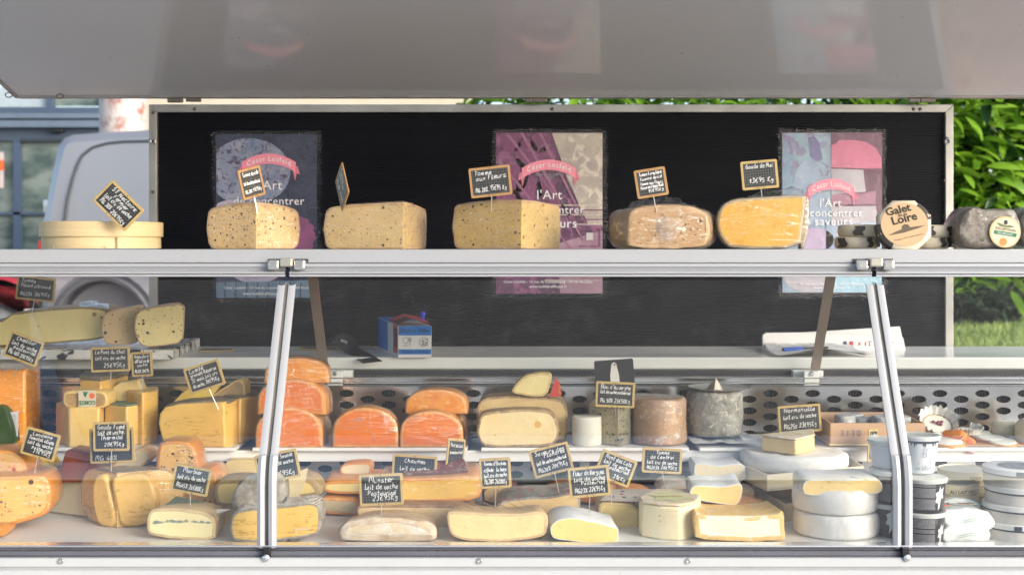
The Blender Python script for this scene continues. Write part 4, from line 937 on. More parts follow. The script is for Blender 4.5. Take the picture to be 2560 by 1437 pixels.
# poster 3: stacked pink cheese and blue figure strip
p3 = poster('poster of a blue strip beside pink and white cheese blocks, rightmost of three', 1955, 2205, 332, 732, art('mauve_print', (.13, .06, .10), (.07, .03, .05), scale=8))
blu = art('blue_photo_print', (.09, .16, .25), (.22, .29, .34), (.15, .13, .22), scale=9); cloak = art('pale_blue_print', (.24, .30, .37), (.14, .18, .28), scale=16)
pol(p3, 'printed_photo', [(1956, 333), (2077, 333), (2077, 731), (1956, 731)], blu, 1)
pol(p3, 'printed_figure', [(1980, 470), (1990, 425), (2010, 400), (2024, 398), (2044, 420), (2062, 470), (2070, 560), (1975, 560)], cloak, 2)
pol(p3, 'printed_shade', [(2020, 345), (2036, 338), (2050, 360), (2056, 400), (2040, 405), (2026, 390)], art('violet_print', (.13, .12, .23), (.09, .09, .18), scale=20), 2)
pol(p3, 'printed_cheese', [(2078, 362), (2090, 360), (2096, 352), (2130, 350), (2165, 355), (2190, 370), (2204, 395), (2204, 420), (2180, 422), (2078, 419)], art('pink_cheese_print', (.42, .12, .20), (.34, .10, .17), scale=14), 2)
wh = art('grey_white_cheese_print', (.32, .30, .33), (.24, .22, .26), scale=12)
pol(p3, 'printed_cheese', [(2078, 422), (2158, 425), (2165, 482), (2078, 486)], wh, 2); pol(p3, 'printed_cheese', [(2078, 486), (2190, 478), (2188, 510), (2078, 512)], art('mauve_cheese_print', (.25, .13, .18), (.18, .09, .14), scale=12), 2)
pol(p3, 'printed_cheese', [(2078, 516), (2190, 515), (2195, 560), (2078, 565)], wh, 2); pol(p3, 'printed_cheese', [(2065, 560), (2204, 555), (2204, 640), (2065, 640)], cloak, 3)
pol(p3, 'printed_cheese', clipped(ell(2035, 600, 50, 30), 1956, 2204, 333, 731), art('lilac_print', (.30, .25, .36), (.22, .17, .27), scale=14), 3); pol(p3, 'printed_cheese', clipped(ell(2020, 690, 62, 40), 1956, 2076, 333, 731), wh, 2)
pol(p3, 'printed_wood', [(2078, 640), (2204, 640), (2204, 731), (2078, 731)], art('light_blue_print', (.26, .40, .48), (.16, .27, .34), scale=20), 2)
ribbon(p3, 2078, 457, 58, 4); ptext(p3, 'AFFINEUR DEPUIS', 2078, 481, 62, 6, mat=plain('faint_print', (.32,.3,.36), .5))
ptext(p3, "l'Art", 2076, 517, 54, 6); ptext(p3, 'de concentrer', 2072, 541, 170, 6); ptext(p3, 'les saveurs', 2062, 563, 138, 6)
ptext(p3, '15 rue du Luxembourg - 59100 Roubaix', 2080, 712, 160, 6, bold=.01); ptext(p3, 'www.losfeld-affineur.fr', 2080, 722, 92, 6, bold=.01)
# ================================================================ THINGS ON THE TOP SHELF
def pa(name, c, **k): return paste(name, c, **k)
PEP = (.05, .035, .03)
tom1 = pa('peppered_tomme', (.58, .39, .17), speck=PEP, speck_n=.40, sp_scale=165, rough=.3); tom2 = pa('sparsely_peppered_tomme', (.60, .42, .18), speck=PEP, speck_n=.16, sp_scale=120, rough=.3, streak=.3)
tom3 = pa('yellow_flower_tomme', (.56, .37, .12), speck=(.10, .06, .03), speck_n=.25, sp_scale=110, rough=.3, streak=.5); tom4 = pa('brown_forest_tomme', (.42, .25, .11), speck=(.03, .025, .02), speck_n=.25, sp_scale=110, rough=.25)
rtan = rind('tan_rind', (.50, .34, .19), (.38, .24, .13), scale=40); rnet = rind('netted_rind', (.48, .33, .20), (.38, .25, .15), scale=60, weave=210, rough=.4)
gouda_p = pa('deep_yellow_gouda', (.72, .42, .07), c2=(.70, .36, .045), rough=.3, streak=.4); gouda_p2 = gouda_p
FILM = film(dens=.17, scale=26, streak=6.0, lo=.55, hi=.62); FILM2 = film('loose_film', dens=.35, scale=20, rough=.16)
Y0 = 2.46
# wooden round box
wd = wood('pale_poplar_wood', (.66, .52, .30), (.58, .44, .24), (2, 2, 50)); wd2 = wood('pinkish_poplar_wood', (.52, .34, .22), (.46, .29, .18), (3, 3, 40))
def round_box(label, cx, D, Rr, z0, h1, h2, mat, group=None, name='wooden_cheese_box', band=None, top=None):
    t = thing(name, label, 'box', (cx, D, z0), group)
    MB().lathe([(0, .001), (Rr * .965, .001), (Rr * .965, h1)], (cx, D, z0), 64).build('box_base', mat, t)
    MB().lathe([(Rr, h1 - .001), (Rr, h1 + h2), (Rr - .002, h1 + h2 + .0005), (Rr - .0022, h1 + h2 - .002), (0, h1 + h2 - .003)], (cx, D, z0), 64).build('lid', top or mat, t, angle=30)
    MB().lathe([(Rr, h1 - .001), (Rr * .966, h1 - .001)], (cx, D, z0), 64).build('lid_edge', mat, t)
    return t
bx = round_box('large round pale wood cheese box at the left end of the top shelf', X(255, 2.53), 2.53 + .0, 155 * 2.41 / F, SHELF, 33 * 2.41 / F, 36 * 2.41 / F, wd)
mb = MB()
for px, py in ((157, 553), (260, 552), (325, 553), (370, 558), (365, 573), (133, 612), (262, 614), (352, 611)):
    d = 2.53 - math.sqrt(max(0, (155 * 2.41 / F) ** 2 - (X(px, 2.43) - X(255, 2.53)) ** 2)) - .0012; MB().box(X(px, d), X(px + 1.8, d), d, d + .0008, Z(py + 7, d), Z(py, d)).build('staple', M['pin'], bx, smooth=False)
mb = MB()
for px, y0_, y1_ in ((357, 552, 590), (291, 590, 622)):
    d = 2.53 - math.sqrt((155 * 2.41 / F) ** 2 - (X(px, 2.43) - X(255, 2.53)) ** 2) - .0006; mb.box(X(px, d), X(px + 2, d), d, d + .002, Z(y1_, d), Z(y0_ + 2, d))
mb.build('wood_overlap', plain('overlap_shadow_wood', (.36, .25, .13), .6), bx, smooth=False)
card(296, 514, 112, 73, 44.5, 2.395, [('ST Nectaire', 'c', .84, .2), ('Fermier', 'c', .64, .19), ('lait cru de vache', 'l', .42, .2), ('MG 30%', 'l', .16, .2), ('20€95Kg', 'r', .14, .19)], 'card reading ST Nectaire, tilted against the round wooden box')
cut_wheel('peppered_cheese', 'cut tomme densely dotted with pepper in front of the dark blue poster', 525, 640, 742, 622, 518, Y0, .095, rtan, tom1, bulge=.007, rnd=.012, wrap=FILM, dome=.009)
card(629, 457, 72, 76, -15, 2.45, [('Tomme épicée', 'c', .83, .17), ('lait de vache pasteurisé', 'c', .5, .15), ('MG 28%', 'l', .16, .16), ('17€95Kg', 'r', .16, .16)], 'narrow turned card with orange edge on the densely peppered tomme', yaw=50, pin=(641, 520), frame='frame_orange')
cut_wheel('peppered_cheese', 'long cut tomme with few large pepper dots, second cheese from the left on the shelf', 817, 1008, 1064, 622, 516, Y0, .155, rtan, tom2, bulge=.006, rnd=.012, wrap=FILM, dome=.008)
card(855, 467, 100, 76, 52, 2.45, [('Tomme', 'l', .83, .17), ('Doux Pois', 'l', .6, .15), ('MG 28%', 'l', .2, .16), ('15€95', 'r', .2, .16)], 'card turned almost edge-on standing in the long peppered tomme', yaw=-66, pin=(858, 520), frame='frame_orange')
cut_wheel('flower_cheese', 'yellow cut tomme with flecks and a ridge, in front of the magenta poster', 1138, 1303, 1398, 622, 508, Y0, .14, rtan, tom3, bulge=.005, rnd=.010, wrap=FILM, dome=.006)
card(1226, 454, 104, 75, -6, 2.45, [('Tomme', 'l', .84, .19), ('aux Fleurs', 'r', .62, .2), ('MG 28%.', 'l', .16, .19), ('15€95 Kg', 'r', .22, .2)], 'card reading Tomme aux Fleurs with an orange wood edge', pin=(1229, 512), frame='frame_orange')
t5 = thing('wrapped_cheese', 'brown pepper-speckled half tomme in crinkled plastic, net-marked rind at its left', 'cheese', (X(1650, 2.47), 2.47, SHELF))
x5 = X(1655, 2.50); sector(t5, x5, 2.5, SHELF, .095, 100 * 2.44 / F, 172, 360, rnet, tom4, bulge=.008, rnd=.02, dome=.004, wrap=FILM2)
slab(t5, [(1574, 622), (1566, 600), (1570, 530), (1590, 518), (1640, 510), (1720, 513), (1765, 527), (1775, 560), (1772, 600), (1762, 622)], 2.40, .09, rtan, tom4, bev=.006, sm=2, wrap=FILM, wob=.002)
def loose_film(parent, pts, D, amp=.006, mat=None, name='loose_film'):
    """a rumpled sheet of cling film standing up between a base line and a top line of picture points"""
    lo, hi = pts; n = 26; m = 8; V = []
    def at(L, u):
        k = u * (len(L) - 1); i = min(int(k), len(L) - 2); f = k - i; return (L[i][0] * (1 - f) + L[i + 1][0] * f, L[i][1] * (1 - f) + L[i + 1][1] * f)
    for j in range(m + 1):
        for i in range(n + 1):
            a = at(lo, i / n); b = at(hi, i / n); v = j / m; p = P(a[0] + (b[0] - a[0]) * v, a[1] + (b[1] - a[1]) * v, D + .05 * v)
            V.append(p + hz(p, amp, 55) * (.3 + v) + Vector((0, .02 * math.sin(i * 1.3) * v, 0)))
    return part(name, V, [(j * (n + 1) + i, j * (n + 1) + i + 1, (j + 1) * (n + 1) + i + 1, (j + 1) * (n + 1) + i) for j in range(m) for i in range(n)], mat or film('rumpled_film', .30, 22, .14), parent, angle=60)
loose_film(t5, ([(1560, 530), (1600, 520), (1680, 514), (1770, 530)], [(1580, 512), (1602, 500), (1650, 492), (1700, 500), (1762, 524)]), 2.41)
card(1628, 457, 79, 72, -9, 2.395, [('Tomme Forestière', 'l', .86, .15), ('Tomme épicé', 'l', .66, .14), ('Tomme aux Fleurs', 'l', .48, .13), ('Poivre vert Baies Rose', 'r', .30, .13), ('15€95Kg', 'r', .12, .14)], 'orange-edged card full of writing on the plastic-wrapped brown tomme', pin=(1638, 514), frame='frame_orange')
t6 = trace('gouda', 'deep yellow gouda half with a rounded left side and wrapped rind, beside the rightmost poster', [(1830, 622), (1806, 600), (1794, 570), (1795, 535), (1808, 510), (1835, 497), (1900, 492), (2012, 487), (2013, 500), (2004, 560), (1998, 622)], 2.43, .12, rind('wrapped_gouda_rind', (.50, .40, .25), (.36, .28, .18), scale=50, rough=.25), gouda_p, bev=.004, rt=.0015, sm=1, shift=(-.004, 0), yaw=-9, wrap=FILM)
slab(t6, [(2000, 622), (2003, 560), (2012, 500), (2016, 490), (2022, 496), (2022, 560), (2014, 605), (2008, 622)], 2.425, .07, rind('striped_wrap_rind', (.40, .33, .22), (.24, .19, .12), scale=70, rough=.25), rind('striped_wrap_rind', (.40, .33, .22), (.24, .19, .12), scale=70, rough=.25), bev=.002, wrap=FILM2, shift=(.01, 0))
loose_film(t6, ([(1868, 494), (1940, 490), (2014, 487)], [(1872, 489), (1950, 476), (1975, 464), (1990, 468), (2014, 484)]), 2.44)
card(1899, 437, 92, 72, -5, 2.44, [('Gouda de Mai', 'l', .84, .18), ('13€95 Kg', 'r', .24, .2)], 'card reading Gouda de Mai, almost blank, on the deep yellow cheese', pin=(1905, 492))
# cow-patch wrapped rounds
cowp = NT('cow_patch_wrapper'); co = cowp.coord(); vo = cowp.noise(co, 15, 1, .3); cowp.done(cowp.mix(cowp.ramp(vo, [(.535, 0), (.55, 1)]), (.66, .58, .45), (.06, .05, .045)), .5, 0, cowp.bump(cowp.noise(co, 60, 4), .5, .002)); cowm = cowp.m
cream = plain('cream_wrapper', (.66, .58, .45), .55, bump=.4)
cow_lbl = {(2142, 622): 'black and cream wrapped round, lower left under the leaning one', (2318, 622): 'black and cream wrapped round, lower right under the leaning one', (2152, 592): 'black and cream wrapped round, upper left behind the leaning one', (2325, 593): 'black and cream wrapped round, upper right behind the leaning one'}
for (cx, yb), lb in cow_lbl.items():
    D = 2.5; r_ = 56 * D / F if yb > 600 else 58 * D / F; t = thing('wrapped_round_cheese', lb, 'cheese', (X(cx, D), D, Z(yb, 2.45)), 'cow patterned wrapped cheeses')
    c = (X(cx, D), D, Z(yb, 2.45)); MB().lathe([(0, 0), (r_ - .004, 0), (r_, .004), (r_ + .001, .012), (r_, .020), (r_ - .005, .0235), (0, .0232)], c, 10, wob=.002).build('wrapper', cream, t, angle=70)
    for s, w in ((-1, .42), (.25 + (cx % 5) * .07, .25), (.95, .3)) if yb > 600 else ((-.35, .4), (.75, .4)):
        a0 = -math.pi / 2 + s * .9; V = []
        for j, z in enumerate((.003, .009, .015, .021)):
            for i in range(5): a = a0 + w * (i / 4 - .5) + .08 * math.sin(j * 2 + cx); V.append(Vector(c) + Vector(((r_ + .0022) * math.cos(a), (r_ + .0022) * math.sin(a), z)))
        part('black_patch', V, [(j * 5 + i, j * 5 + i + 1, (j + 1) * 5 + i + 1, (j + 1) * 5 + i) for j in range(3) for i in range(4)], plain('soft_black_print', (.055, .048, .045), .6), t)
t = thing('wrapped_round_cheese', 'round cheese in an octagonal cream wrapper leaning forward, its label reads Galet de la Loire', 'cheese', P(2260, 622, 2.42), 'cow patterned wrapped cheeses')
c = P(2260, 565, 2.425); Mg = Matrix.Rotation(R(12), 4, 'Y') @ Matrix.Rotation(R(-70), 4, 'X') ; Mg = Matrix.Rotation(R(-8), 4, 'Z') @ Matrix.Rotation(R(72), 4, 'X'); rg = 62 * 2.42 / F
MB().lathe([(0, -.018), (rg * 1.0, -.018), (rg * 1.14, -.008), (rg * 1.15, .004), (rg * 1.03, .0085), (0, .009)], c, 8, Mg @ Matrix.Rotation(R(22), 4, 'Z'), wob=.004).build('wrapper', cream, t, angle=60)
def on_label(u, v, lift=.0): return c + Mg @ Vector((u, v, .0095 + lift))
lab = plain('kraft_label', (.56, .38, .22), .55, grime=.05)
part('label', [on_label(rg * .93 * math.cos(R(a)), rg * .93 * math.sin(R(a))) for a in range(0, 360, 10)], [tuple(range(36))], lab, t, smooth=False)
def rt_(u, v, a=14): ca, sa = math.cos(R(a)), math.sin(R(a)); return u * ca - v * sa, u * sa + v * ca
for s, u0, v0, w, b in (('Galet', -.004, .0235, .047, .03), ('de la', .001, .0165, .018, .01), ('Loire', .002, .004, .047, .03)):
    lettering(t, s, 1, lambda a, b_, u0=u0, v0=v0: on_label(*rt_(u0 + a, v0 + b_ * 1.0), .0004), plain('brown_black_print', (.035, .03, .02), .6), width=w, bold=b)
lettering(t, 'fromage au lait de vache pasteurisé', 1, lambda a, b_: on_label(*rt_(a, -.027 + b_), .0004), M['ink'], width=.055)
part('printed_emblem', [on_label(*rt_(u, v), .0004) for u, v in [(-.036, -.014), (-.02, -.010), (-.008, -.008), (-.006, -.002), (.0, .0005), (.006, -.002), (.008, -.008), (.02, -.009), (.036, -.011), (.02, -.0135), (.004, -.0145), (-.004, -.0155), (-.018, -.015)]], [tuple(range(13))], plain('engraved_print', (.12, .09, .06), .6), t, smooth=False)
for a0, w in ((-150, 62), (35, 45)):
    V = []
    for i in range(7): a = R(a0 + w * (i / 6 - .5)); V += [on_label(rg * 1.17 * math.cos(a), rg * 1.17 * math.sin(a), -.014), on_label(rg * 1.10 * math.cos(a), rg * 1.10 * math.sin(a), -.003), on_label(rg * .95 * math.cos(a), rg * .95 * math.sin(a), .0002)]
    part('black_patch', V, [(3 * i + k, 3 * i + 3 + k, 3 * i + 4 + k, 3 * i + 1 + k) for i in range(6) for k in range(2)], plain('soft_black_print', (.055, .048, .045), .6), t)
# two ash-grey logs with a round label
ash = rind('herb_and_ash_crust', (.11, .09, .07), (.26, .23, .19), (.035, .03, .025), scale=55, rough=.35, bump=1)
for k, (dx, lb) in enumerate(((0, 'grey brown herb-crusted cheese with a round cream label, right end of the shelf'), (152, 'grey brown herb-crusted cheese cut off by the right edge of the picture'))):
    D = 2.42; pts = [(2412, 622), (2399, 595), (2396, 570), (2404, 545), (2417, 527), (2432, 517), (2448, 518), (2462, 524), (2500, 521), (2530, 522), (2545, 532), (2555, 560), (2553, 590), (2544, 612), (2535, 622)]
    t = trace('herb_crusted_cheese', lb, [(a + dx, b) for a, b in pts], D, .10, ash, ash, bev=.010, sm=2, wob=.003, wrap=film('log_film', .10, 34, .12), wk=.001, group='herb crusted cheeses')
    lc = P(2513 + dx, 580, D - .004); rl = 39 * D / F
    def ol(u, v, l=0): return lc + Vector((u, -l, v))
    part('label', [ol(rl * math.cos(R(a)), rl * math.sin(R(a))) for a in range(0, 360, 8)], [tuple(range(45))], plain('label_edge', (.52, .40, .20), .5), t, smooth=False)
    part('label_face', [ol(rl * .9 * math.cos(R(a)), rl * .9 * math.sin(R(a)), .0004) for a in range(0, 360, 8)], [tuple(range(45))], plain('label_cream', (.66, .60, .42), .5), t, smooth=False)
    def sl(u, v): return ol(*rt_(u, v, -9), .0008)
    part('label_band', [sl(-rl * .72, .0005), sl(-rl * .72, -.0065), sl(rl * .74, -.0065), sl(rl * .74, .0005)], [(0, 1, 2, 3)], M['ink_green'], t, smooth=False)
    lettering(t, 'EXCEPTION', 1, lambda a, b: ol(*rt_(a, .0025 + b, -9), .0012), plain('green_grey_print', (.08, .09, .06), .5), width=rl * 1.3, bold=.01)
    lettering(t, 'DU MAQUIS', 1, lambda a, b: ol(*rt_(a, -.005 + b, -9), .0012), M['ink_white'], width=rl * .95, bold=.01)
    part('label_sprig', [ol(*q, .0010) for q in [(-.017, .018), (-.008, .016), (0, .012), (.008, .013), (.018, .009), (.010, .008), (0, .009), (-.010, .011)]], [tuple(range(8))], plain('sprig_green', (.12, .17, .07), .5), t, smooth=False)
    part('label_emblem', [ol(.001 + .0035 * math.cos(R(a)), .018 + .0045 * math.sin(R(a)), .0012) for a in range(0, 360, 30)], [tuple(range(12))], M['ink'], t, smooth=False)
    part('label_picture', [ol(-.004 + .0072 * math.cos(R(a)), -.018 + .0072 * math.sin(R(a)), .0010) for a in range(0, 360, 20)], [tuple(range(18))], plain('amber_print', (.50, .22, .05), .5), t, smooth=False)

# ================================================================ ON THE WORKTOP
mt = thing('marble_slab', 'white speckled marble slab on the worktop at the left', 'slab', (-1.3, 3.07, CTR))
zs = CTR + .0225; MB().add([(-1.75, 2.885, CTR + .0005), (X(432, 2.875), 2.875, CTR + .0005), (-.838, 3.27, CTR + .0005), (-1.75, 3.27, CTR + .0005), (-1.75, 2.885, zs), (X(432, 2.875), 2.875, zs), (-.838, 3.27, zs), (-1.75, 3.27, zs)], [(3, 2, 1, 0), (4, 5, 6, 7), (0, 1, 5, 4), (1, 2, 6, 5), (2, 3, 7, 6), (3, 0, 4, 7)]).build('marble_block', M['marble'], mt, smooth=False, bevel=.002)
def zdrop(D, z): return PY + (CZ - z) * F / D          # row where height z shows at distance D
yel = pa('pale_yellow_paste', (.84, .72, .34), c2=(.80, .64, .28), speck=(.35, .22, .08), speck_n=.05, sp_scale=60); rdk = rind('brown_cheese_rind', (.30, .20, .10), (.40, .29, .15), scale=50)
t = trace('long_cheese_piece', 'long pale yellow cheese piece with brown rind on the marble slab', [(-40, 868), (12, 866), (100, 861), (235, 850), (262, 845), (268, 775), (250, 770), (205, 767), (120, 772), (30, 783), (4, 800), (-40, 805)], 2.97, .11, rdk, yel, bev=.003, rt=.0015, sm=0, shift=(0, .004))
loose_film(t, ([(228, 852), (240, 810), (246, 770)], [(246, 858), (262, 810), (276, 768)]), 2.955, .005, FILM2); loose_film(t, ([(196, 767), (230, 767), (272, 770)], [(205, 757), (230, 752), (268, 762)]), 2.97)
sp_b = pa('brown_speckled_paste', (.62, .46, .25), speck=(.03, .03, .03), speck_n=.13, sp_scale=90); sp_y = pa('yellow_speckled_paste', (.82, .70, .34), speck=(.05, .05, .035), speck_n=.28, sp_scale=110); rpk = rind('pinkish_tan_rind', (.58, .43, .27), (.50, .34, .20), scale=50)
trace('cheese_wedge', 'brown speckled cheese wedge on the marble slab, left of the yellow one', [(272, 862), (262, 850), (256, 820), (258, 792), (270, 779), (300, 772), (352, 763), (356, 768), (352, 850), (330, 861)], 2.94, .07, rpk, sp_b, rt=.002, bev=.002, sm=1, yaw=14, group='speckled wedges on the slab')
trace('cheese_wedge', 'yellow speckled cheese wedge at the right of the marble slab', [(362, 866), (345, 848), (338, 815), (341, 788), (355, 773), (400, 764), (460, 758), (460, 800), (456, 858), (400, 866)], 2.92, .07, rpk, sp_y, rt=.001, bev=.002, sm=1, yaw=16, group='speckled wedges on the slab')
card(89, 722, 97, 60, 6, 2.93, [('Tomme', 'l', .86, .2), ('Poivré citronné', 'l', .6, .19), ('MG50%', 'l', .16, .2), ('38€95Kg', 'r', .16, .2)], 'card reading Tomme Poivré citronné above the long piece on the marble', pin=(81, 778))
def flat_card(label, cx, cy, w, d, rz, lines):
    t = card(cx, cy, w, d, 0, 3.05, lines, label); D = (CZ - CTR) * F / (cy - PY); t.location = (X(cx, D), D, CTR + .003); t.rotation_euler = (R(-90), 0, R(rz)); return t
flat_card('black card lying face up on the worktop behind the marble slab', 540, 877, 88, 62, 12, [('lait de vache', 'c', .6, .2), ('22€95', 'r', .2, .2)])
cc_ = flat_card('black card lying with its white clip on the worktop behind the left strut', 800, 874, 100, 60, -8, [])
def cleaver():
    t = thing('cleaver', 'dark cleaver lying on the worktop, its blade pointing to the viewer', 'knife', P(890, 895, 2.97))
    zc = CTR + .002; a = [(845, 866), (886, 862), (955, 901), (907, 906)]
    q = []
    for (px, py), zz in zip(a, (CTR + .012, CTR + .014, CTR + .003, CTR + .002)):
        D = (CZ - zz) * F / (py - PY); D = min(max(D, 2.90), 3.2); q.append(Vector((X(px, D), D, CZ - (py - PY) * D / F)))
    V = q + [v + Vector((0, 0, -.002)) for v in q]
    MB().add(V, [(3, 2, 1, 0), (4, 5, 6, 7), (0, 1, 5, 4), (1, 2, 6, 5), (2, 3, 7, 6), (3, 0, 4, 7)]).build('blade', plain('dark_coated_blade', (.045, .045, .05), .38, .3), t, smooth=False)
    D = 3.17; mb = MB(); pts = [(834, 846), (842, 838), (862, 836), (880, 842), (888, 852), (886, 862), (866, 866), (846, 860)]
    o = [P(a, b, D) for a, b in pts]; n = len(o); mb.add(o + [v + Vector((-.02, .05, 0)) for v in o], [tuple(range(n))] + [(i, (i + 1) % n, n + (i + 1) % n, n + i) for i in range(n)]).build('handle', M['black'], t, bevel=.003)
    MB().tube(P(852, 850, D - .004), P(868, 857, D - .004), .004, 8).build('handle_rivet', M['alu'], t)
cleaver()
def film_box():
    o = Vector((X(995, 2.925), 2.925, CTR + .001)); ax = Vector((math.cos(R(4)), -math.sin(R(-1)) * 0, 0)).normalized(); w, h, L = .0755, Z(818, 2.925) - Z(898, 2.925), .30
    ay = Vector((-.27, 1, 0)).normalized(); ax = Vector((1, .03, 0)).normalized()
    t = thing('film_dispenser_box', 'blue white and red cardboard box of cling film on the worktop', 'box', o)
    blue = plain('blue_print', (.0, .15, .52), .45, grime=.04); red = plain('red_carton_print', (.50, .06, .05), .5)
    def bp(u, v, z): return o + ax * (u * w) + ay * (v * L) + Vector((0, 0, z * h))
    MB().add([bp(0, 0, 0), bp(1, 0, 0), bp(1, 1, 0), bp(0, 1, 0), bp(0, 0, 1), bp(1, 0, 1), bp(1, 1, 1.05), bp(0, 1, 1.05)], [(3, 2, 1, 0), (0, 1, 5, 4), (1, 2, 6, 5), (2, 3, 7, 6), (3, 0, 4, 7), (4, 5, 6, 7)]).build('carton', plain('white_carton', (.66, .67, .68), .5), t, smooth=False, bevel=.001)
    def fr(name, u0, u1, z0, z1, m, e=.0006): return part(name, [bp(u0, 0, z0) + Vector((0, -e, 0)), bp(u1, 0, z0) + Vector((0, -e, 0)), bp(u1, 0, z1) + Vector((0, -e, 0)), bp(u0, 0, z1) + Vector((0, -e, 0))], [(0, 1, 2, 3)], m, t, smooth=False)
    fr('printed_band', .02, .99, .70, 1.0, blue); fr('printed_band', .02, .99, .11, .27, blue)
    for s, z, wd_ in (('30cm x 300m', .80, .86), ('Fabriqué en France', .16, .82)): lettering(t, s, 1, lambda a, b, z=z: bp(.5, 0, z) + ax * a + Vector((0, -.0012, b)), plain('navy_black_print', (.005, .02, .06), .5), width=w * wd_, bold=.015)
    mb = MB()   # glass and fork
    def ln(pts, lw=.0008):
        for a, b in zip(pts, pts[1:]):
            p, q = bp(a[0], 0, a[1]) + Vector((0, -.0011, 0)), bp(b[0], 0, b[1]) + Vector((0, -.0011, 0)); d = (q - p).normalized(); nn = Vector((-d.z, 0, d.x)) * lw * .5; mb.add([p + nn, p - nn, q - nn, q + nn], [(0, 1, 2, 3)])
    ln([(.15, .63), (.16, .5), (.2, .46), (.26, .46), (.30, .5), (.31, .63), (.15, .63)]); ln([(.23, .46), (.23, .40), (.15, .36)]); ln([(.23, .40), (.30, .36)]); ln([(.36, .35), (.36, .5)]); ln([(.33, .63), (.335, .52), (.385, .52), (.39, .63)]); ln([(.36, .52), (.36, .63)])
    ln([(.76 + .12 * math.cos(R(a)), .49 + .13 * math.sin(R(a))) for a in range(40, 330, 20)]); ln([(.72, .37), (.75, .47), (.74, .55), (.70, .5)], .0014); ln([(.75, .47), (.79, .38)], .0014); ln([(.74, .55), (.80, .5)], .0012); ln([(.80, .44), (.88, .48), (.86, .52)], .002); ln([(.84, .60), (.90, .55)], .002); ln([(.82, .39), (.90, .42)], .002)
    mb.build('printed_symbols', M['ink'], t, smooth=False)
    def sd(name, v0, v1, z0, z1, m, e=.0007): return part(name, [bp(0, v0, z0 + 0) - ax * e, bp(0, v1, z0) - ax * e, bp(0, v1, z1 * (1 + .05 * v1)) - ax * e, bp(0, v0, z1 * (1 + .05 * v0)) - ax * e], [(0, 1, 2, 3)], m, t, smooth=False)
    sd('side_print', .5, .99, .06, .99, blue); sd('side_print', .02, .22, .12, .99, red); sd('side_barcode', .06, .16, .30, .9, M['ink'], .0012)
    part('top_print', [bp(0.01, .45, 1.022) + Vector((0, 0, .001)), bp(.99, .5, 1.025) + Vector((0, 0, .001)), bp(.99, 1, 1.05) + Vector((0, 0, .001)), bp(.01, 1, 1.05) + Vector((0, 0, .001))], [(0, 1, 2, 3)], blue, t, smooth=False)
    part('flap', [bp(-.02, .02, 1.03), bp(.45, .0, 1.22), bp(.98, .02, 1.05), bp(.98, .35, 1.18), bp(.45, .4, 1.30), bp(-.02, .42, 1.12)], [(0, 1, 4, 5), (1, 2, 3, 4)], red, t, smooth=False)
    part('flap_print', [bp(.02, .04, 1.06), bp(.36, .02, 1.20), bp(.36, .2, 1.235), bp(.02, .22, 1.11)], [(0, 1, 2, 3)], M['ink'], t, smooth=False)
    MB().lathe([(0, .008), (.005, .008), (.006, .006), (.006, 0), (.004, 0), (.004, -.012), (0, -.012)], bp(.88, .2, 1.28), 12).build('cutter_knob', plain('bright_blue_plastic', (.0, .03, .75), .3), t)
    loose_film(t, ([(1008, 822), (1040, 812), (1070, 815)], [(1020, 790), (1035, 778), (1062, 796)]), 2.99, .005)
film_box()
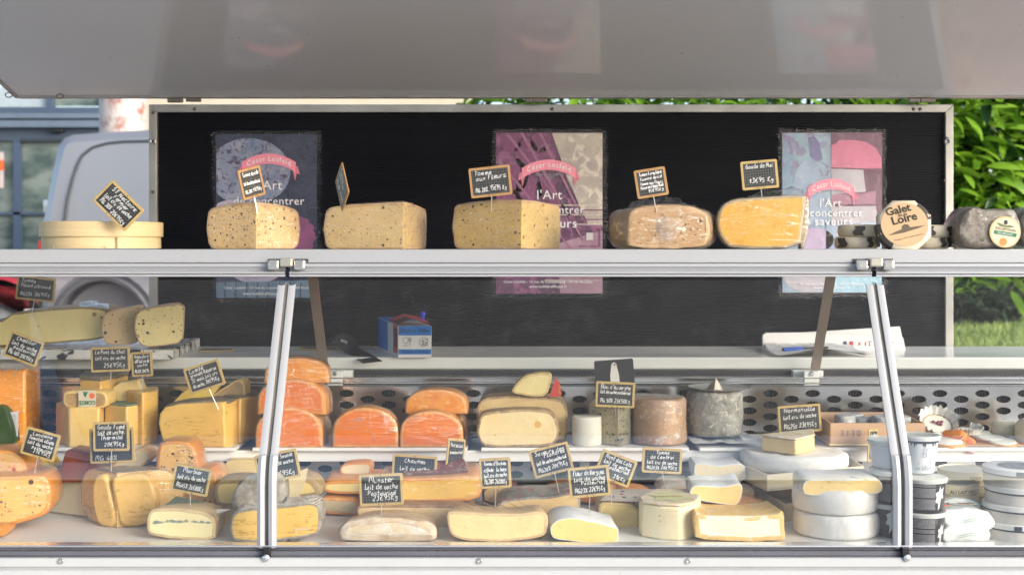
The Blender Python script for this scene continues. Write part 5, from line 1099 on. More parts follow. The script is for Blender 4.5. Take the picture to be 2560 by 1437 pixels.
def papers():
    t = thing('paper_bag_stack', 'stack of white printed paper bags leaning on the worktop behind the right strut', 'bags', P(2080, 870, 3.2))
    for k, (pts, d) in enumerate((([(1908, 893), (1906, 846), (1913, 836), (2060, 828), (2250, 816), (2254, 836), (2262, 890)], 3.20), ([(1908, 893), (1907, 838), (1915, 832), (2000, 831), (2258, 843), (2264, 896)], 3.17))):
        o = [P(a, min(b, zdrop(d, CTR) - .3), d) for a, b in pts]; n = len(o)
        MB().add(o + [v + Vector((0, .012, .0)) for v in o], [tuple(range(n))[::-1], tuple(range(n, 2 * n))] + [(i, (i + 1) % n, n + (i + 1) % n, n + i) for i in range(n)]).build('paper_bag', M['paper'], t, smooth=False)
    for a, b, w, h, m in ((2108, 853, 9, 10, 'ink_navy'), (2124, 853, 9, 10, 'ink_red'), (2147, 855, 4, 8, 'ink_orange'), (2018, 857, 8, 2, 'ink_red'), (2228, 853, 5, 6, 'ink_blue'), (2163, 856, 2, 8, 'ink_red'), (2168, 853, 12, 1.4, 'ink_red'), (2174, 857, 1.4, 8, 'ink_red')):
        MB().box(X(a, 3.169), X(a + w, 3.169), 3.1688, 3.1695, Z(b + h, 3.169), Z(b, 3.169)).build('printed_mark', M[m], t, smooth=False)
    s = thing('paper_sheets', 'loose curled white printed sheets under the pen on the worktop', 'paper', P(2020, 885, 2.97)); mb = MB(); V = []
    nx = 20
    for k in range(3):
        for j, (y0_, lift) in enumerate(((3.16, .012), (3.04, .006), (2.945, .002))):
            for i in range(nx + 1):
                u = i / nx; x = X(1906 + j * 8 + k * 3, y0_) + u * (.215 + .0 * j); z = CTR + .0015 * k + .001 + lift + .010 * math.sin(u * 3.1) * (j == 2) + .002 * math.sin(u * 9 + j + k)
                V.append((x + .02 * (j == 2), y0_ + .03 * u, z))
        b = k * 3 * (nx + 1)
        mb.f += [(b + j * (nx + 1) + i, b + j * (nx + 1) + i + 1, b + (j + 1) * (nx + 1) + i + 1, b + (j + 1) * (nx + 1) + i) for j in range(2) for i in range(nx)]
    mb.v = [Vector(v) for v in V]; mb.build('sheet', M['paper'], s)
    tl = MB()
    for k in range(9):
        for seg in range(5): x = -.0 + X(1925, 3.05) + seg * .034; y = 2.975 + k * .018; tl.add([(x, y, CTR + .020), (x + .028, y + .003, CTR + .020), (x + .028, y + .006, CTR + .0202), (x, y + .003, CTR + .0202)], [(0, 1, 2, 3)])
    tl.build('printed_lines', plain('grey_print', (.25, .25, .28), .6), s, smooth=False)
    p = thing('pen', 'blue ballpoint pen with a black grip lying on the loose sheets', 'pen', P(2010, 872, 3.03))
    a, b_, c_ = P(1958, 873, 3.02), P(2008, 872, 3.03), P(2070, 868, 3.04)
    MB().tube(a, b_, .0048, 14).build('barrel', plain('bright_pen_blue', (.02, .11, .55), .25), p); MB().tube(b_, c_, .0042, 14, .0028).build('grip', M['black'], p); MB().tube(a + Vector((-.003, 0, 0)), a, .0035, 10).build('button', M['black'], p)
papers()
# ================================================================ UPPER LEVEL OF THE COUNTER
def DT(y): return (CZ - TIER) * F / (y - PY)      # distance of a row on the upper level
def DD(y): return (CZ - DECK) * F / (y - PY)      # ... on the lower level
orange_w = pa('orange_cheddar', (.80, .30, .02), rough=.25, sss=.25); mim = pa('deep_orange_paste', (.68, .145, .0), c2=(.72, .19, .0), rough=.22, sss=.25); mim_r = rind('mottled_orange_rind', (.62, .24, .05), (.70, .34, .10), (.48, .15, .03), scale=50, rough=.4)
FW = film('tight_crinkled_film', .26, 22, .12, streak=8.0, lo=.50, hi=.66)
comte = pa('straw_comte', (.66, .46, .15), c2=(.64, .41, .11), rough=.38); comte2 = pa('golden_comte', (.70, .45, .11), c2=(.66, .38, .08), crack=.6); comte3 = pa('pale_comte', (.68, .52, .22)); r_gr = rind('grey_brown_rind', (.22, .17, .11), (.14, .12, .09), (.30, .25, .18), scale=60); r_br = rind('rough_brown_rind', (.42, .27, .12), (.34, .20, .08), (.52, .36, .18), scale=70, bump=1)
r_green = rind('green_printed_rind', (.08, .16, .10), (.20, .24, .16), scale=60)
t = block('orange_cheese_block', 'large orange cheddar block in plastic at the left edge of the upper level', [(-60, 2.66), (64, 2.672), (102, 2.80), (-60, 2.80)], 1113, 926, orange_w, wrap=FILM, bevel=.006)
d = 2.655; sd_ = [P(22, 1030, d), P(46, 1028, d), P(45, 1090, d), P(24, 1088, d)]; part('label', sd_, [(0, 1, 2, 3)], plain('white_sticker', (.62, .60, .66), .5), t, smooth=False); mb = MB()
for i in range(12): mb.add([P(28, 1036 + i * 4, d - .001), P(40 + (i % 3), 1036 + i * 4, d - .001), P(40 + (i % 3), 1037.3 + i * 4, d - .001), P(28, 1037.3 + i * 4, d - .001)], [(0, 1, 2, 3)])
mb.build('label_print', plain('grey_print', (.25, .25, .28), .6), t, smooth=False)
loose_film(t, ([(30, 930), (70, 922), (98, 930)], [(20, 918), (62, 908), (84, 916)]), 2.69); loose_film(t, ([(70, 935), (72, 1010), (90, 1100)], [(92, 930), (108, 1000), (96, 1100)]), 2.70, .008, FILM2)
card(59, 872, 88, 66, 21, 2.60, [('Cheddar', 'c', .84, .2), ('lait de vache', 'l', .6, .19), ('pasteurisé', 'r', .42, .18), ('MG 48%', 'l', .17, .2), ('20€95Kg', 'r', .15, .19)], 'card reading Cheddar, tilted over the orange block', pin=(40, 926))
green_p = pa('pesto_green_paste', (.045, .085, .025), c2=(.03, .06, .015), speck=(.12, .06, .02), speck_n=.1)
trace('green_cheese', 'green pesto cheese half at the left edge of the upper level', [(-60, 1116), (-60, 1030), (-20, 1014), (5, 1013), (18, 1025), (28, 1050), (36, 1085), (38, 1108), (10, 1116)], 2.645, .06, rind('green_wax', (.03, .06, .02), (.04, .08, .03), scale=20, rough=.3), green_p, rt=.002)
# comté pile
block('hard_cheese_block', 'tall straw yellow block under the wedge with the green label', [(172, 2.652), (248, 2.66), (274, 2.76), (160, 2.80), (140, 2.735)], 1118, 1018, comte)
ct = trace('labelled_cheese_wedge', 'brown-rinded wedge with an upside down green label, lying on the straw yellow block', [(157, 1012), (158, 985), (166, 977), (240, 975), (264, 980), (270, 1000), (266, 1018), (240, 1023), (180, 1022)], 2.67, .06, comte, r_br, rt=.001, bev=.004)
lb = plain('printed_cream_band', (.62, .54, .42), .55); dl = 2.664
part('label', [P(a, b, dl) for a, b in ((196, 977), (241, 976), (239, 1022), (196, 1022))], [(0, 1, 2, 3)], lb, ct, smooth=False)
lettering(ct, 'COMTÉ', 1, lambda a, b: P(218, 1003, dl - .0008) + Vector((-a, 0, -b)), M['ink_green'], width=.034, bold=.03)
for y in (1001.5, 1016): part('label_line', [P(198, y, dl - .0008), P(238, y, dl - .0008), P(238, y + 1.2, dl - .0008), P(198, y + 1.2, dl - .0008)], [(0, 1, 2, 3)], M['ink_green'], ct, smooth=False)
part('label_seal', [P(230 + 7 * math.cos(R(a)), 989 + 7 * math.sin(R(a)), dl - .0008) for a in range(0, 360, 24)], [tuple(range(15))], M['ink_orange'], ct, smooth=False)
part('label_bell', [P(a, b, dl - .0008) for a, b in ((208, 979), (220, 979), (214, 993), (209, 988))], [(0, 1, 2, 3)], M['ink_green'], ct, smooth=False)
block('hard_cheese_block', 'golden block with a black rind behind the wedge with the green label', [(200, 2.73), (252, 2.70), (300, 2.78), (322, 2.83), (212, 2.84)], 1086, 938, comte2, r_gr, cap=.009)
card(276, 898, 98, 62, -2, 2.69, [('Le Pont du Chat', 'c', .84, .2), ('lait cru de vache', 'l', .55, .19), ('25€95Kg', 'r', .17, .22)], 'card reading Le Pont du Chat above the black-rinded block', pin=(277, 944))
trace('hard_cheese_slice', 'pale cheese slice leaning to the left behind the tall piece', [(296, 1020), (280, 968), (300, 955), (346, 948), (362, 985), (364, 1020)], 2.74, .035, comte3, comte3, sm=0, bev=.003)
block('hard_cheese_block', 'tall narrow golden piece standing at the right of the straw block', [(356, 2.68), (394, 2.72), (396, 2.80), (322, 2.80), (318, 2.72)], 1114, 981, comte2)
block('hard_cheese_block', 'two-faced straw block with green rind edge behind the gouda card', [(316, 2.665), (356, 2.70), (352, 2.74), (262, 2.74), (262, 2.70)], 1116, 1012, comte, r_green, cap=.003)
card(355, 910, 53, 62, -3, 2.70, [('Beaufort', 'c', .86, .17), ('AOP lait cru de', 'c', .62, .17), ('vache', 'c', .42, .16), ('MG32%', 'l', .13, .17), ('38€95', 'r', .13, .17)], 'small card reading Beaufort over the tall narrow golden piece', pin=(355, 984))
big = thing('hard_cheese_block', 'large golden comté piece with horizontal cracks in front of the right pile', 'cheese', P(490, 1119, 2.65))
slab(big, [(418, 1119), (402, 1098), (394, 1060), (397, 1035), (410, 1018), (450, 1010), (562, 1004), (565, 1118)], 2.648, .10, comte2, comte2, bev=.004, sm=0, shift=(.012, 0), yaw=-3)
slab(big, [(410, 1016), (450, 1007), (520, 1001), (580, 1003), (575, 1008), (450, 1014)], 2.655, .09, r_gr, r_gr, bev=.001, sm=0)
block('hard_cheese_block', 'straw block with two faces behind the large golden piece', [(600, 2.70), (654, 2.78), (640, 2.84), (560, 2.84), (540, 2.76)], 1108, 992, comte, r_gr, cap=.003)
trace('hard_cheese_slice', 'bright yellow slice leaning behind the Comté card', [(425, 1014), (460, 975), (500, 958), (540, 960), (545, 972), (520, 1000), (490, 1012)], 2.74, .03, rind('bright_yellow_edge', (.68, .50, .12), (.60, .42, .1)), pa('bright_yellow_paste', (.74, .52, .10)), sm=1)
trace('rind_wedge', 'brown rind wedge lying on the straw block behind the golden piece', [(520, 996), (560, 968), (588, 951), (602, 949), (611, 962), (612, 994)], 2.74, .06, comte, rind('light_brown_rind', (.38, .26, .14), (.30, .20, .10), scale=50), sm=0, bev=.002)
card(511, 941, 92, 67, -18, 2.63, [('Comté', 'l', .86, .2), ('grande Réserve', 'c', .66, .17), ('32 mois lait cru', 'c', .42, .17), ('de vache', 'l', .18, .17), ('38€95Kg', 'r', .2, .18)], 'card reading Comté grande Réserve, tilted over the large golden piece', pin=(540, 1010))
mim2 = rind('mottled_amber_face', (.66, .20, .01), (.72, .30, .03), (.62, .15, .01), scale=32, rough=.3, bump=.3)
# film-wrapped orange domes
def dome(cx, yb, yt, w, flat=.0): 
    h = yb - yt; p = [(cx - w, yb), (cx - w * 1.0, yb - h * .35)]; p += [(cx + w * math.cos(R(a)) * 1.0, yb - h * .35 - h * .65 * math.sin(R(a)) ** .85) for a in range(165, 14, -15)]; return p + [(cx + w, yb - h * .35), (cx + w, yb)]
def orange(label, cx, yb, yt, w, D, film_=FW, grp='orange cheese halves wrapped in film', th=.055, rm=None, pm=None, **k): return trace('orange_half_cheese', label, dome(cx, yb, yt, w), D, th, rm or mim_r, pm or mim, rt=.0022, bev=.004, sm=0, wrap=film_, group=grp, **k)
orange('film-wrapped orange half, bottom front of the tall orange stack', 722, 1119, 1018, 83, 2.65); orange('film-wrapped orange half behind the bottom front one of the tall stack', 738, 1114, 1016, 81, 2.715)
orange('orange half in the middle of the tall stack', 728, 1036, 946, 85, 2.66, yaw=-4); orange('orange half behind the middle one of the tall stack', 742, 1034, 950, 80, 2.72); orange('orange half on top of the tall stack', 742, 958, 894, 79, 2.67, pm=mim2, yaw=4)
orange('lone film-wrapped orange half between the two orange stacks', 913, 1118, 1018, 82, 2.65, film_=film('bright_film', .55, 14, .12, streak=5.0)); orange('film-wrapped orange half, bottom front of the right orange pair', 1078, 1118, 1026, 79, 2.65); orange('orange half behind the bottom one of the right pair', 1098, 1110, 1022, 72, 2.715)
orange('mottled orange half on top of the right pair', 1090, 1035, 972, 77, 2.69, pm=mim2, film_=FILM, yaw=-3)
# pale half wheels
pale = pa('ivory_paste', (.70, .58, .34), c2=(.70, .52, .24), speck=(.6, .38, .12), speck_n=.08, sp_scale=40); pale2 = pa('buff_cracked_paste', (.62, .45, .21), crack=.35); r_lb = rind('dark_flecked_rind', (.45, .32, .17), (.22, .14, .09), (.55, .42, .24), scale=60)
trace('half_wheel', 'buff cracked half wheel behind the ivory one', [(1200, 1104), (1190, 1080), (1192, 1020), (1202, 1000), (1225, 992), (1300, 988), (1400, 997), (1417, 1012), (1420, 1060), (1416, 1098), (1400, 1106)], 2.715, .09, r_lb, pale2, rt=.003, group='pale half wheels')
trace('half_wheel', 'ivory half wheel standing in the middle of the upper level', [(1215, 1118), (1196, 1100), (1191, 1075), (1200, 1038), (1215, 1030), (1290, 1023), (1370, 1025), (1388, 1040), (1398, 1070), (1396, 1095), (1380, 1116)], 2.65, .055, r_lb, pale, rt=.003, group='pale half wheels')
t = trace('cheese_wedge', 'pale wedge lying on top of the buff half wheel', [(1276, 982), (1292, 955), (1312, 938), (1345, 931), (1376, 932), (1382, 945), (1366, 990), (1330, 992)], 2.70, .04, rind('gold_rind', (.55, .42, .20), (.45, .32, .14), scale=60), pa('pale_centre_paste', (.66, .57, .27), c2=(.60, .48, .22)), rt=.003)
part('label', [P(a, b, 2.71) for a, b in ((1374, 992), (1388, 944), (1398, 955), (1405, 985), (1400, 990))], [(0, 1, 2, 3, 4)], plain('red_printed_label', (.50, .05, .035), .45), t, smooth=False)
lettering(t, 'VALAY', 1, lambda a, b: P(1396, 973, 2.709) + Vector((b * 1.0, 0, -a)), plain('yellow_print', (.7, .35, .05), .5), width=.022)
ribw = NT('ribbed_white_crust'); wv = ribw.n('ShaderNodeTexWave', bands_direction='X', i_Scale=190, i_Distortion=1.5); ribw.l(ribw.tc.outputs['Object'], wv.inputs[0]); ribw.done(ribw.mix(wv.outputs['Fac'], (.62, .60, .52), (.72, .70, .63)), .6, 0, ribw.bump(wv.outputs['Fac'], .6, .0015))
t = thing('white_goat_log_piece', 'small ribbed white cheese cylinder in front of the blue-veined block', 'cheese', (X(1467, 2.68), 2.68, TIER)); sector(t, X(1467, 2.69), 2.69, TIER, .0305, .060, 0, 360, ribw.m, ribw.m, bulge=0, rnd=.003, wob=.001, dome=.0)
blue_p = pa('blue_veined_paste', (.46, .38, .22), c2=(.38, .32, .20), speck=(.06, .085, .10), speck_n=.75, sp_scale=115); blue_g = pa('grey_blue_veined_paste', (.27, .25, .18), c2=(.22, .20, .15), speck=(.05, .07, .08), speck_n=.7, sp_scale=115)
t = thing('blue_veined_block', 'upright blue-veined cheese block with one tan and one grey face', 'cheese', (X(1548, 2.66), 2.66, TIER)); x_ = X(1548, 2.66)
prism(t, 'paste', [(X(1472, 2.72), 2.72), (x_, 2.66), (X(1560, 2.80), 2.80), (X(1490, 2.83), 2.83)], TIER, Z(1016, 2.66), blue_p, .003); prism(t, 'grey_side', [(x_ + .0005, 2.6605), (X(1577, 2.70), 2.70), (X(1580, 2.80), 2.80), (X(1561, 2.80), 2.80)], TIER, Z(1016, 2.66) - .001, blue_g, .003)
trace('blue_cheese_piece', 'pale blue cheese piece in film behind the wrapped brown drum', [(1578, 1015), (1582, 990), (1620, 988), (1648, 994), (1648, 1020)], 2.76, .05, rind('dark_foil_rind', (.03, .035, .03), (.10, .12, .10), rough=.3), pa('pale_blue_paste', (.55, .50, .28), speck=(.15, .20, .18), speck_n=.2), rt=.001, wrap=FILM2)
t = thing('slate_sign_back', 'plain dark slate with a white clip standing behind the blue cheese card', 'slate sign', P(1536, 960, 2.80))
c_ = P(1536, 932, 2.79); o = rrect(98 * 2.79 / F, 66 * 2.79 / F, .004); Ms = Matrix.Rotation(R(-4), 4, 'Y'); n = len(o)
V = [c_ + Ms @ Vector((a, 0, b)) for a, b in o] + [c_ + Ms @ Vector((a, .003, b)) for a, b in o]; part('slate', V, [tuple(range(n))[::-1]] + [(i, (i + 1) % n, n + (i + 1) % n, n + i) for i in range(n)], M['slate_plain'], t, smooth=False)
q = [(-.010, -.03), (.010, -.03), (.0095, -.004), (.005, .020), (.0, .0235), (-.005, .020), (-.0095, -.004)]; V = [c_ + Ms @ Vector((a, -.002, b)) for a, b in q] + [c_ + Ms @ Vector((a, -.0005, b)) for a, b in q]; part('clip', V, [tuple(range(7))] + [(i, (i + 1) % 7, 7 + (i + 1) % 7, 7 + i) for i in range(7)], plain('white_plastic_clip', (.72, .72, .70), .4), t, smooth=False)
MB().tube(c_ + Vector((0, -.003, .018)), c_ + Vector((0, 0, .018)), .002, 10).build('rivet', M['dark_rubber'], t)
card(1538, 986, 98, 64, 2.5, 2.655, [("Bleu d'Auvergne", 'l', .84, .2), ('lait de vache pasteurisé', 'c', .6, .18), ('MG 50%', 'l', .16, .18), ('23€50Kg', 'r', .16, .2)], "card reading Bleu d'Auvergne in front of the plain slate", pin=(1538, 1022))
fme = rind('rusty_fourme_crust', (.46, .27, .14), (.34, .22, .15), (.58, .52, .48), scale=22, rough=.45, bump=1); fgr = rind('grey_mould_crust', (.36, .35, .32), (.16, .16, .145), (.62, .60, .55), scale=40, rough=.8, bump=1.2)
t = thing('cheese_drum', 'pinkish brown cheese drum in plastic wrap, right of the blue-veined block', 'cheese', (X(1647, 2.72), 2.72, TIER)); sector(t, X(1648, 2.718), 2.718, TIER, .0585, .0955, 0, 360, fme, fme, bulge=-.002, rnd=.008, wob=.003, wrap=film('thin_cloudy_film', .12, 22, .25))
t = thing('cheese_drum', 'grey mould-covered cheese drum with a small wedge on top', 'cheese', (X(1784, 2.75), 2.75, TIER)); sector(t, X(1786, 2.76), 2.76, TIER + .012, .058, .094, 0, 360, fgr, fgr, bulge=.002, rnd=.008, wob=.003)
foil = thing('wrapping_paper', 'crumpled translucent paper under the grey mouldy drum', 'paper', (X(1790, 2.72), 2.72, TIER)); V = []; n = 22
for j in range(n + 1):
    for i in range(n + 1): x = X(1725, 2.7) + .135 * i / n; y = 2.655 + .16 * j / n; e = min(i, n - i, j, n - j) / n; V.append((x, y, TIER + .003 + .008 * abs(mnoise.noise(Vector((x * 40, y * 40, 0)))) + .004 * (e < .2)))
part('paper_sheet', V, [(j * (n + 1) + i, j * (n + 1) + i + 1, (j + 1) * (n + 1) + i + 1, (j + 1) * (n + 1) + i) for j in range(n) for i in range(n)], plain('translucent_white_paper', (.62, .63, .62), .35, grime=.15), foil, angle=30)
MB().lathe([(.0, 0), (.05, .001), (.062, .003), (.067, .006)], (X(1800, 2.75), 2.755, TIER + .1075), 24, wob=.006).build('top_paper', plain('grey_waxed_paper', (.36, .37, .36), .3), foil)
tw = thing('cheese_wedge', 'small upright grey and white wedge on top of the mouldy drum', 'cheese', P(1785, 995, 2.72))
a, b, c3, d3, e3 = P(1748, 990, 2.745), P(1782, 994, 2.70), P(1818, 993, 2.735), P(1790, 944, 2.735), P(1770, 985, 2.79)
part('crust', [a, b, d3, e3], [(0, 1, 2), (0, 2, 3)], rind('tan_grey_crust', (.36, .29, .18), (.25, .21, .15), scale=60), tw, smooth=False); part('paste', [b, c3, d3, e3], [(0, 1, 2), (1, 3, 2), (0, 3, 1)], rind('white_bloom', (.60, .56, .52), (.50, .38, .26), scale=50, rough=.8), tw, smooth=False)
# wooden crate stamped 3130
def crate(label, x0, x1, d0, d1, z0, h, mat, stamp=None, yaw=0):
    t = thing('wooden_crate', label, 'crate', ((x0 + x1) / 2, d0, z0)); th = .004
    for nm, a in (('front_board', (x0, x1, d0, d0 + th)), ('back_board', (x0, x1, d1 - th, d1)), ('side_board', (x0, x0 + th, d0 + th + .0003, d1 - th - .0003)), ('side_board', (x1 - th, x1, d0 + th + .0003, d1 - th - .0003))):
        MB().box(*a, z0 + .006, z0 + h).build(nm, mat, t, smooth=False, bevel=.0008)
    MB().box(x0 - .002, x1 + .002, d0 - .002, d1 + .002, z0, z0 + .0055).build('base_board', wd, t, smooth=False, bevel=.0008)
    if stamp: lettering(t, stamp, 1, lambda a, b: Vector((X(2126, d0), d0 - .0006, z0 + h * .42)) + Vector((a, 0, b)), M['ink_blue'], width=.042, spacing=1.25, bold=-.005)
    return t
crate('pinkish wooden crate stamped 3130 holding ash-coated goat cheeses', X(2076, 2.66), X(2313, 2.66), 2.66, 2.84, TIER + .002, Z(1057, 2.66) - TIER - .002, wd2, '3130')
ashw = rind('ash_and_white_bloom', (.48, .48, .47), (.30, .31, .33), (.62, .62, .60), scale=50, bump=1)
for k, (cx, h, d) in enumerate(((2066, .04, 2.76), (2112, .048, 2.72), (2158, .042, 2.73), (2205, .048, 2.70), (2250, .044, 2.73), (2130, .042, 2.79), (2230, .040, 2.79))):
    if k == 0: continue
    t = thing('goat_cheese', ('%s ash-grey goat cheese inside the crate stamped 3130' % ('', 'leftmost front', 'second front', 'tall middle front', 'rightmost front', 'left rear', 'right rear')[k]), 'cheese', (X(cx, d), d, TIER + .01), 'ash coated goat cheeses in the crate')
    sector(t, X(cx, d), d, TIER + .010, .022, h, 0, 360, ashw, ashw, bulge=0, rnd=.004, wob=.002, n=16)
brie_y = pa('brie_yellow_paste', (.76, .58, .26), c2=(.72, .50, .18), hole=.25); bloom = rind('white_bloomy_crust', (.74, .72, .68), (.64, .60, .52), scale=40, rough=.8, t0=.45, t1=.7); bloom_r = rind('white_tan_bloomy_crust', (.68, .64, .55), (.62, .48, .26), scale=70, rough=.8, weave=0)
t = thing('cheese_wedge', 'soft cheese wedge with a ridged white crust in front of the Normanville card', 'cheese', P(1960, 1128, 2.55)); zc_ = Z(1135, 2.56)
prism(t, 'paste', [(X(1902, 2.60), 2.60), (X(1990, 2.545), 2.545), (X(2036, 2.60), 2.60), (X(2030, 2.68), 2.68)], zc_, zc_ + .030, brie_y, .004); prism(t, 'top_rind', [(X(1898, 2.602), 2.602), (X(1990, 2.541), 2.541), (X(2038, 2.60), 2.60), (X(2032, 2.684), 2.684)], zc_ + .0302, zc_ + .034, bloom_r, .002)
card(1999, 1046, 107, 69, -4, 2.68, [('Normanville', 'c', .84, .2), ('lait cru de vache', 'c', .55, .19), ('MG25%', 'l', .15, .2), ('23€95Kg', 'r', .17, .21)], 'card reading Normanville, left of the stamped crate')
t = thing('whole_brie', 'large round white brie in its open wooden box under the Normanville wedge', 'cheese', (X(1990, 2.62), 2.62, Z(1180, 2.5)))
zb_ = zc_ - .034; sector(t, X(1985, 2.62), 2.62, zb_, .105, .033, 0, 360, bloom, bloom, bulge=.002, rnd=.012, wob=.003, n=40)
def open_box(label, pts, d, h, mat):
    t = thing('wooden_box', label, 'box', (pts[0][0], pts[0][1], pts[0][2]))
    n = len(pts)
    for i in range(n):
        a, b = Vector(pts[i]), Vector(pts[(i + 1) % n]); nn = Vector((b.y - a.y, a.x - b.x, 0)).normalized() * -.003
        MB().add([a, b, b + Vector((0, 0, h)), a + Vector((0, 0, h)), a + nn, b + nn, b + nn + Vector((0, 0, h)), a + nn + Vector((0, 0, h))], [(0, 1, 2, 3), (7, 6, 5, 4), (3, 2, 6, 7), (0, 4, 5, 1), (1, 5, 6, 2), (0, 3, 7, 4)]).build('side_board', mat, t, smooth=False)
    part('base_board', [Vector(p) + Vector((0, 0, .002)) for p in pts] + [Vector(p) + Vector((0, 0, -.002)) for p in pts], [tuple(range(n)), tuple(range(2 * n - 1, n - 1, -1))] + [(i, (i + 1) % n, n + (i + 1) % n, n + i) for i in range(n)], mat, t, smooth=False)
    return t
paleW = wood('cream_box_wood', (.70, .60, .42), (.62, .52, .34), (2, 2, 50))
zx = Z(1222, 2.48); open_box('cream wooden box under the big round brie, its corner pointing forward', [(X(1822, 2.66), 2.66, zx + .001), (X(1918, 2.47), 2.47, zx), (X(2160, 2.56), 2.56, zx + .002), (X(2100, 2.74), 2.74, zx + .002)], 0, .029, paleW)
open_box('pinkish wooden box standing under the cream one', [(X(1880, 2.68), 2.68, DECK + .040), (X(1982, 2.50), 2.50, DECK + .040), (X(2140, 2.62), 2.62, DECK + .04), (X(2060, 2.78), 2.78, DECK + .04)], 0, .034, wd2)
open_box('pale wooden box at the bottom behind the white wheels', [(X(1880, 2.66), 2.66, DECK + .002), (X(1962, 2.46), 2.46, DECK + .002), (X(2140, 2.60), 2.60, DECK + .002), (X(2060, 2.78), 2.78, DECK + .002)], 0, .032, wd)
card(2182, 1112, 50, 80, 4, 2.62, [('Fougérus', 'c', .84, .13), ('lait cru de vache', 'c', .6, .13)], 'narrow turned card in front of the stamped crate', yaw=48)
# right end of the upper level: goat cheeses in brown dishes and paper
dish = plain('brown_paper_dish', (.52, .29, .12), .5, grime=.1); fresh = pa('fresh_white_cheese', (.78, .77, .68), c2=(.74, .72, .62)); wp = plain('thin_white_paper', (.72, .71, .68), .5, grime=.1, bump=.3)
def dish_cheese(label, cx, cy, D, r, h=.012, tilt=0, mat=fresh, base=dish, name='goat_cheese'):
    c = P(cx, cy, D); t = thing(name, label, 'cheese', c, 'fresh goat cheeses at the right end'); Mx = Matrix.Rotation(R(tilt), 4, 'X')
    MB().lathe([(0, -h), (r * 1.05, -h), (r * 1.12, 0), (r * 1.06, .001), (r, -.001)], c, 24, Mx, wob=.002).build('dish', base, t)
    MB().lathe([(0, .003), (r * .9, .0025), (r * .99, 0), (r, -.003)], c, 24, Mx, wob=.001).build('cheese', mat, t); return t, c, Mx
def ruffle(parent, c, Mx, r, h=.02, name='paper_collar', a0=0, a1=360, mat=wp):
    V = []; n = 60
    for i in range(n + 1):
        a = R(a0 + (a1 - a0) * i / n); k = 1 + .06 * math.sin(i * 1.7); V += [c + Mx @ Vector((r * math.cos(a), r * math.sin(a), -.004)), c + Mx @ Vector((r * 1.18 * k * math.cos(a), r * 1.18 * k * math.sin(a), h * .5)), c + Mx @ Vector((r * 1.35 * k * math.cos(a), r * 1.35 * k * math.sin(a), h * (1 + .25 * math.sin(i * 2.3))))]
    part(name, V, [(3 * i + k, 3 * i + 3 + k, 3 * i + 4 + k, 3 * i + 1 + k) for i in range(n) for k in range(2)], mat, parent, angle=80)
t, c, Mx = dish_cheese('white goat cheese with crimson berries in a ruffled paper collar', 2343, 1062, 2.76, .030, tilt=38); ruffle(t, c, Mx, .030, .018)
for i, (a, b) in enumerate(((-.008, .004), (.0, -.001), (.006, -.004), (.010, .004), (.003, .003))): MB().lathe([(0, .004), (.003, .003), (.0042, 0), (0, -.003)], c + Mx @ Vector((a, b, .005)), 8).build('berry', plain('crimson_berry', (.22, .015, .06), .25), t)
t, c, Mx = dish_cheese('flat white cheese with torn paper, behind the orange coated rolls', 2415, 1078, 2.77, .030, tilt=6); ruffle(t, c, Mx, .026, .012, a0=-150, a1=60)
dish_cheese('white goat cheese in a brown dish right of the orange coated rolls', 2444, 1082, 2.76, .030, tilt=4); dish_cheese('white goat cheese in a brown dish near the tall crinkled one', 2476, 1093, 2.72, .030, tilt=5); dish_cheese('white goat cheese in a brown dish nearest the viewer', 2506, 1103, 2.69, .029, tilt=7)
dish_cheese('white cheese behind the nearest brown dish, right of the crinkled one', 2549, 1092, 2.74, .026, tilt=6, mat=wp)
t, c, Mx = dish_cheese('white cheese in rumpled paper beside the stamped crate', 2332, 1086, 2.74, .032, tilt=8); ruffle(t, c, Mx, .026, .010)
t, c, Mx = dish_cheese('white cheese in paper on an orange dish beside the tub', 2366, 1102, 2.68, .034, tilt=6, base=plain('orange_dish', (.62, .33, .12), .5)); ruffle(t, c, Mx, .026, .010, a0=0, a1=190)
orn = rind('orange_spice_coating', (.70, .13, .02), (.75, .30, .05), (.55, .06, .02), scale=70, rough=.5, bump=1.4)
for lb_, a, b in (('orange spice-coated roll, the farther of two', (2362, 1091), (2408, 1090)), ('orange spice-coated roll, the nearer of two', (2395, 1101), (2430, 1112))):
    D = 2.70; t = thing('spice_coated_cheese', lb_, 'cheese', P(a[0], a[1] + 8, D), 'orange coated rolls'); u = P(*a, D + .02); v = P(*b, D - .01); dv = (v - u).normalized(); mb = MB()
    Mq = dv.to_track_quat('Z', 'Y').to_matrix().to_4x4(); L = (v - u).length; mb.lathe([(0, -.006), (.008, -.004), (.0135, .002), (.0145, L * .5), (.0135, L - .002), (.008, L + .004), (0, L + .006)], u, 20, Mq, wob=.003).build('roll', orn, t)
crk = rind('crinkled_cream_crust', (.66, .58, .40), (.72, .67, .54), scale=60, rough=.7, bump=1.3)
t = thing('goat_cheese', 'tall crinkled cream goat cheese at the right end of the upper level', 'cheese', P(2510, 1098, 2.76), 'fresh goat cheeses at the right end'); sector(t, X(2512, 2.76), 2.76, Z(1097, 2.74), .0245, .037, 0, 360, crk, crk, bulge=.003, rnd=.009, wob=.003, n=22, top=bloom)
t = thing('goat_cheese', 'crinkled cream goat cheese in brown paper cut off by the right edge', 'cheese', P(2575, 1120, 2.70), 'fresh goat cheeses at the right end'); sector(t, X(2585, 2.70), 2.70, Z(1125, 2.70), .034, .066, 0, 360, crk, crk, bulge=.003, rnd=.012, wob=.004, n=22)
